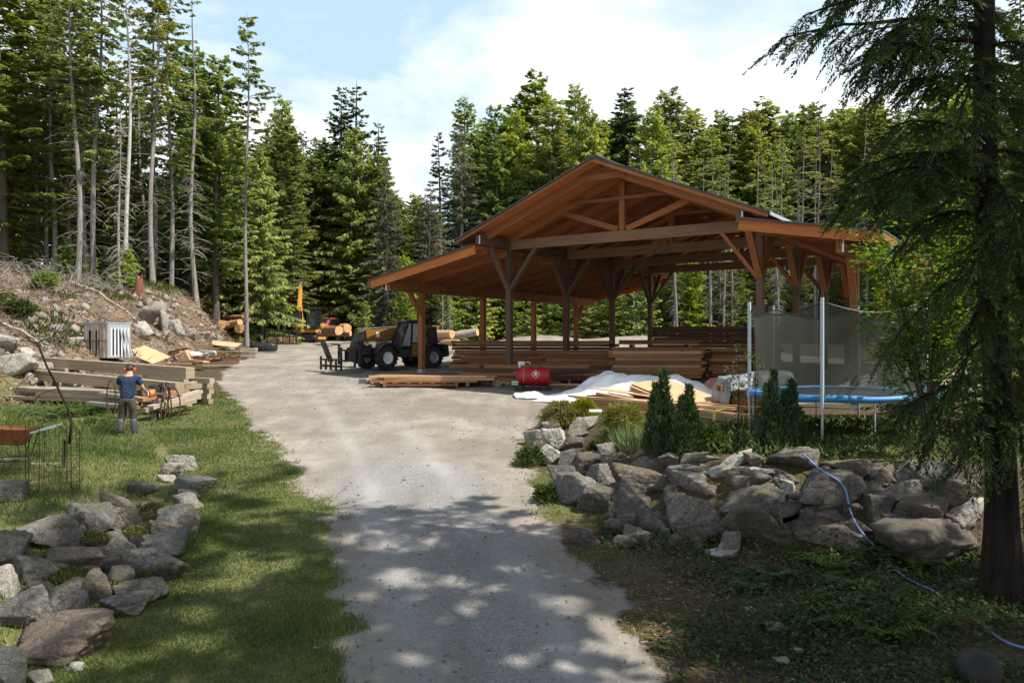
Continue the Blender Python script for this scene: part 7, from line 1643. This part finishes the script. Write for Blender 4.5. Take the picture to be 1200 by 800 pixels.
# ---- blue hose laid over the wall (draped on the built rocks and ground)
def blue_hose():
    from mathutils.bvhtree import BVHTree
    dg = bpy.context.evaluated_depsgraph_get(); vs_ = []; fs = []
    for o in bpy.data.objects:
        if o.type == 'MESH' and (o.name.startswith('boulder') or o.name.startswith('forest_floor') or o.name.startswith('lawn')):
            M = Matrix.Translation(o.location) @ o.rotation_euler.to_matrix().to_4x4(); k = len(vs_); vs_ += [M @ v.co for v in o.data.vertices]; fs += [tuple(k+i for i in p.vertices) for p in o.data.polygons]
    t = BVHTree.FromPolygons(vs_, fs); cam_ = Vector((0, 0, H))
    def run(pts, name, label, r_=.014):
        P = []
        for (ax_, ay_), (bx_, by_) in zip(pts[:-1], pts[1:]):
            m = max(2, int(math.hypot(bx_-ax_, by_-ay_)/5))
            for k in range(m):
                s = k/m; d = (at(ax_+(bx_-ax_)*s, ay_+(by_-ay_)*s, 10)-cam_).normalized(); h_ = t.ray_cast(cam_, d)
                if h_[0] is not None: P.append(h_[0]+Vector((0, 0, .02)))
        # light smoothing so that it hangs like a hose
        for _ in range(3): P = [P[0]]+[(P[i-1]+P[i]*2+P[i+1])/4+Vector((0, 0, .004)) for i in range(1, len(P)-1)]+[P[-1]]
        mb = MB(P[0]); mb.tube(P, r_, 8); one(mb, name, MAT['hose_blue'], label, 'hose', None, True)
    run([(941, 534), (950, 543), (965, 556), (985, 566), (993, 578), (994, 595), (1000, 612), (1012, 630), (1028, 645), (1040, 660), (1052, 673), (1070, 685), (1090, 693), (1102, 700), (1108, 708)], 'garden_hose', 'blue hose running down over the stone wall')
    run([(1153, 738), (1166, 748), (1180, 757), (1200, 763), (1215, 765)], 'garden_hose', 'end of blue hose in the moss at the lower right corner')
blue_hose()
def black_tub():
    p = hit(1145, 797); mb = MB(p); mb.lathe([(.17, .0), (.195, .05), (.20, .12), (.185, .19), (.15, .235), (.09, .262), (.03, .27)], p, (.05, -.1, 1), 26); o = one(mb, 'plastic_ball', MAT['tyre'], 'round black plastic ball on the moss at the lower right', 'ball', None, False, True)
    m2 = MB(p); m2.tube([p+Vector((-.07+.03*k, -.165, .17+.012*math.sin(k*2))) for k in range(6)], .006, 5); m2.build('pale_scuff', MAT['galv'], o)
black_tub()
# ---- the man
def skin(name, verts, edges, rad, mat, parent, sub=2, root=0):
    me = bpy.data.meshes.new(name); me.from_pydata([tuple(v) for v in verts], edges, []); o = bpy.data.objects.new(name, me); COL.objects.link(o)
    md = o.modifiers.new('s', 'SKIN'); md.use_smooth_shade = True; ly = me.skin_vertices[0].data
    for i, r_ in enumerate(rad): ly[i].radius = (r_, r_) if not hasattr(r_, '__len__') else r_
    ly[root].use_root = True; s2 = o.modifiers.new('u', 'SUBSURF'); s2.levels = sub; s2.render_levels = sub
    dg = bpy.context.evaluated_depsgraph_get(); dg.update(); m2 = bpy.data.meshes.new_from_object(o.evaluated_get(dg)); bpy.data.objects.remove(o); m2.name = name
    m2.materials.clear(); m2.materials.append(mat); [setattr(p, 'use_smooth', True) for p in m2.polygons]
    return link(name, m2, parent) if parent is not None else m2
def joinm(meshes, mat, name, parent):
    V = []; Fc = []
    for m in meshes: k = len(V); V += [v.co[:] for v in m.vertices]; Fc += [tuple(k+i for i in p.vertices) for p in m.polygons]
    me = bpy.data.meshes.new(name); me.from_pydata(V, [], Fc); me.materials.append(mat); [setattr(p, 'use_smooth', True) for p in me.polygons]; return link(name, me, parent)
def man():
    # local axes: +y away from the camera (he faces it), +x to the right
    p = hit(149, 510.5); e = empty('person', p, R(8), 'person in navy t-shirt, olive trousers and boots, with red ear muffs, sawing at the beams', 'person')
    J = dict(pel=(0, 0, .90), wa=(0, .02, 1.02), ch=(.01, .08, 1.22), up=(.01, .14, 1.36), nk=(.0, .19, 1.46), hd=(-.01, .245, 1.575), tp=(-.01, .255, 1.67),
             ls=(-.20, .14, 1.37), le=(-.27, .22, 1.10), lw=(-.12, .42, 1.02), rs=(.21, .13, 1.37), re=(.32, .18, 1.11), rw=(.36, .40, .98),
             lh=(-.10, 0, .86), lk=(-.13, .06, .50), la=(-.15, -.02, .10), lt=(-.22, .15, .045), rh=(.10, 0, .86), rk=(.13, .07, .50), ra=(.15, 0, .10), rt=(.19, .19, .045))
    def sk(names, edges, rad, mat, nm, sub=2): return skin(nm, [J[n] for n in names], [(names.index(a), names.index(b)) for a, b in edges], rad, mat, e, sub)
    n = ['pel', 'wa', 'ch', 'up', 'nk', 'hd', 'tp', 'ls', 'le', 'lw', 'rs', 're', 'rw', 'lh', 'lk', 'la', 'lt', 'rh', 'rk', 'ra', 'rt']
    ed = [('pel', 'wa'), ('wa', 'ch'), ('ch', 'up'), ('up', 'nk'), ('nk', 'hd'), ('hd', 'tp'), ('up', 'ls'), ('ls', 'le'), ('le', 'lw'), ('up', 'rs'), ('rs', 're'), ('re', 'rw'), ('pel', 'lh'), ('lh', 'lk'), ('lk', 'la'), ('la', 'lt'), ('pel', 'rh'), ('rh', 'rk'), ('rk', 'ra'), ('ra', 'rt')]
    sk(n, ed, [.085, .09, .12, .10, .055, .092, .062, .055, .042, .03, .055, .042, .03, .08, .055, .04, .035, .08, .055, .04, .035], MAT['skin'], 'body')
    J.update(lsl=(-.245, .165, 1.20), rsl=(.275, .155, 1.20), hem=(0, 0, .80))
    sk(['hem', 'wa', 'ch', 'up', 'nk2', 'ls', 'lsl', 'rs', 'rsl'] if False else ['hem', 'wa', 'ch', 'up', 'ls', 'lsl', 'rs', 'rsl'], [('hem', 'wa'), ('wa', 'ch'), ('ch', 'up'), ('up', 'ls'), ('ls', 'lsl'), ('up', 'rs'), ('rs', 'rsl')], [(.18, .145), (.178, .135), (.188, .145), (.15, .12), .085, .078, .085, .078], MAT['navy'], 't_shirt')
    J.update(lc=(-.145, .02, .27), rc=(.145, .03, .27), tw=(0, 0, .99))
    sk(['tw', 'pel', 'lh', 'lk', 'lc', 'rh', 'rk', 'rc'], [('tw', 'pel'), ('pel', 'lh'), ('lh', 'lk'), ('lk', 'lc'), ('pel', 'rh'), ('rh', 'rk'), ('rk', 'rc')], [(.165, .125), (.17, .14), .125, .10, .07, .125, .10, .07], MAT['khaki'], 'trousers')
    for s in ('l', 'r'):
        J['bt'] = (J[s+'c'][0], .03, .43); nn = ['bt', s+'a', s+'t']; J['heel'] = tuple(Vector(J[s+'a'])+Vector((0, -.05, -.05)))
        b_ = sk(['bt', s+'a', s+'t', 'heel'], [('bt', s+'a'), (s+'a', s+'t'), (s+'a', 'heel')], [.098, .072, .052, .055], MAT['boot'], 'rubber_boot')
        mb = MB(); a_, t_ = Vector(J[s+'a']), Vector(J[s+'t']); d = (t_-a_); d.z = 0; d.normalize(); mb.beam(Vector((a_.x, a_.y, .02))-d*.09, Vector((t_.x, t_.y, .02))+d*.05, .105, .045); mb.build('sole', MAT['boot_green'], b_, bevel=.01)
    # head details
    V, Fc = ico(3); hc = Vector((-.01, .245, 1.60)); P = V*np.array([.095, .112, .105]); k = (V[:, 2] > -.1) & ((V[:, 1] < .55) | (V[:, 2] > .45)) | ((V[:, 1] < -.2) & (V[:, 2] > -.5))
    keep = [f for f in Fc if k[f].all()]; P = P*(1+.05*fbm(V[:, 0]*6, V[:, 1]*6, V[:, 2]*6, 3, 2))[:, None]; h_ = link('hair', np_mesh('hair', P+np.array(hc), np.array(keep), MAT['hair'], None, True), e); m = h_.modifiers.new('t', 'SOLIDIFY'); m.thickness = .012
    mb = MB()
    mb.tube([hc+Vector((0, .10, -.0)), hc+Vector((0, .128, -.03)), hc+Vector((0, .105, -.045))], [.008, .016, .012], 6); mb.build('nose', MAT['skin'], e, True)
    for sx in (-1, 1):
        mb = MB(); mb.lathe([(.005, .085), (.008, .09), (.008, .095), (.003, .098)], hc+Vector((sx*.035, .0, .005)), (0, 1, 0), 10); mb.build('eye', MAT['hair'], e)
        mb = MB(); mb.lathe([(.02, .075), (.042, .08), (.05, .10), (.045, .125), (.02, .132)], hc+Vector((0, 0, -.02)), (sx, 0, 0), 16); mu = mb.build('ear_muff', MAT['ear_red'], e, auto=True)
    mb = MB(); mb.tube([hc+Vector((math.cos(a)*.115, 0, -.02+math.sin(a)*.14)) for a in np.linspace(.1, 3.04, 14)], .010, 6); mb.build('ear_muff_band', MAT['dark_steel'], e)
    mb = MB(); mb.tube([hc+Vector((-.025, .098, -.065)), hc+Vector((0, .104, -.066)), hc+Vector((.025, .098, -.065))], .005, 5); mb.build('mouth', MAT['ear_red'], e)
    # gloves with five bent fingers each, closed round the saw handles
    def glove(w_, fwd, side, nm):
        w_ = Vector(w_); f = Vector(fwd).normalized(); s = Vector(side).normalized(); dn = f.cross(s); ms = [skin(nm, [w_-f*.03, w_+f*.03, w_+f*.085], [(0, 1), (1, 2)], [.034, (.045, .026), (.044, .024)], MAT['glove'], None, 1)]
        for i, (o_, l) in enumerate([(-.033, .075), (-.011, .085), (.011, .08), (.033, .062)]):
            b0 = w_+f*.075+s*o_; ms.append(skin(nm, [b0, b0+f*l*.5+dn*.012, b0+f*l*.75+dn*.045, b0+f*l*.6+dn*.075], [(0, 1), (1, 2), (2, 3)], [.0105, .010, .0095, .009], MAT['glove'], None, 1))
        b0 = w_+f*.01-s*.035; ms.append(skin(nm, [b0, b0+f*.035-s*.03+dn*.02, b0+f*.07-s*.025+dn*.05], [(0, 1), (1, 2)], [.013, .012, .010], MAT['glove'], None, 1)); joinm(ms, MAT['glove'], nm, e)
    glove(J['lw'], (.45, .6, -.2), (.8, -.5, 0), 'glove'); glove(J['rw'], (.1, .7, -.3), (1, 0, 0), 'glove')
    # chainsaw held in both hands: a thing of its own
    c = p+Vector((.30, .50, .98)); sw = empty('chainsaw', c, R(-25), 'orange and white chainsaw held by the person in navy', 'chainsaw')
    def part(name, m, fn, parent=sw, **k): mb = MB(); fn(mb); return mb.build(name, m, parent, **k)
    part('motor_body', MAT['saw_orange'], lambda mb: mb.prism([(-.16, -.08), (.14, -.08), (.17, .0), (.12, .10), (-.12, .10), (-.18, .02)], -.08, .08), bevel=.02); part('pull_cover', MAT['white_paint'], lambda mb: mb.prism([(-.12, -.06), (.10, -.06), (.08, .07), (-.10, .07)], -.10, -.08), bevel=.01)
    part('rear_handle', MAT['dark_steel'], lambda mb: mb.tube([(-.14, 0, .06), (-.24, 0, .10), (-.34, 0, .05), (-.34, 0, -.05), (-.2, 0, -.07)], .016, 7)); part('front_handle', MAT['dark_steel'], lambda mb: mb.tube([(.05, -.10, -.04), (.03, -.11, .12), (.03, 0, .17), (.05, .10, .10), (.05, .10, -.04)], .013, 7))
    part('guide_bar', MAT['galv'], lambda mb: mb.prism([(.15, -.035), (.52, -.03), (.56, .0), (.52, .03), (.15, .035)], .03, .037)); part('chain', MAT['dark_steel'], lambda mb: mb.tube([(.15, .033, -.037), (.52, .033, -.032), (.565, .033, 0), (.52, .033, .032), (.15, .033, .037)], .007, 5)); part('hand_guard', MAT['dark_steel'], lambda mb: mb.box((.11, 0, .16), (.015, .18, .09)))
man()
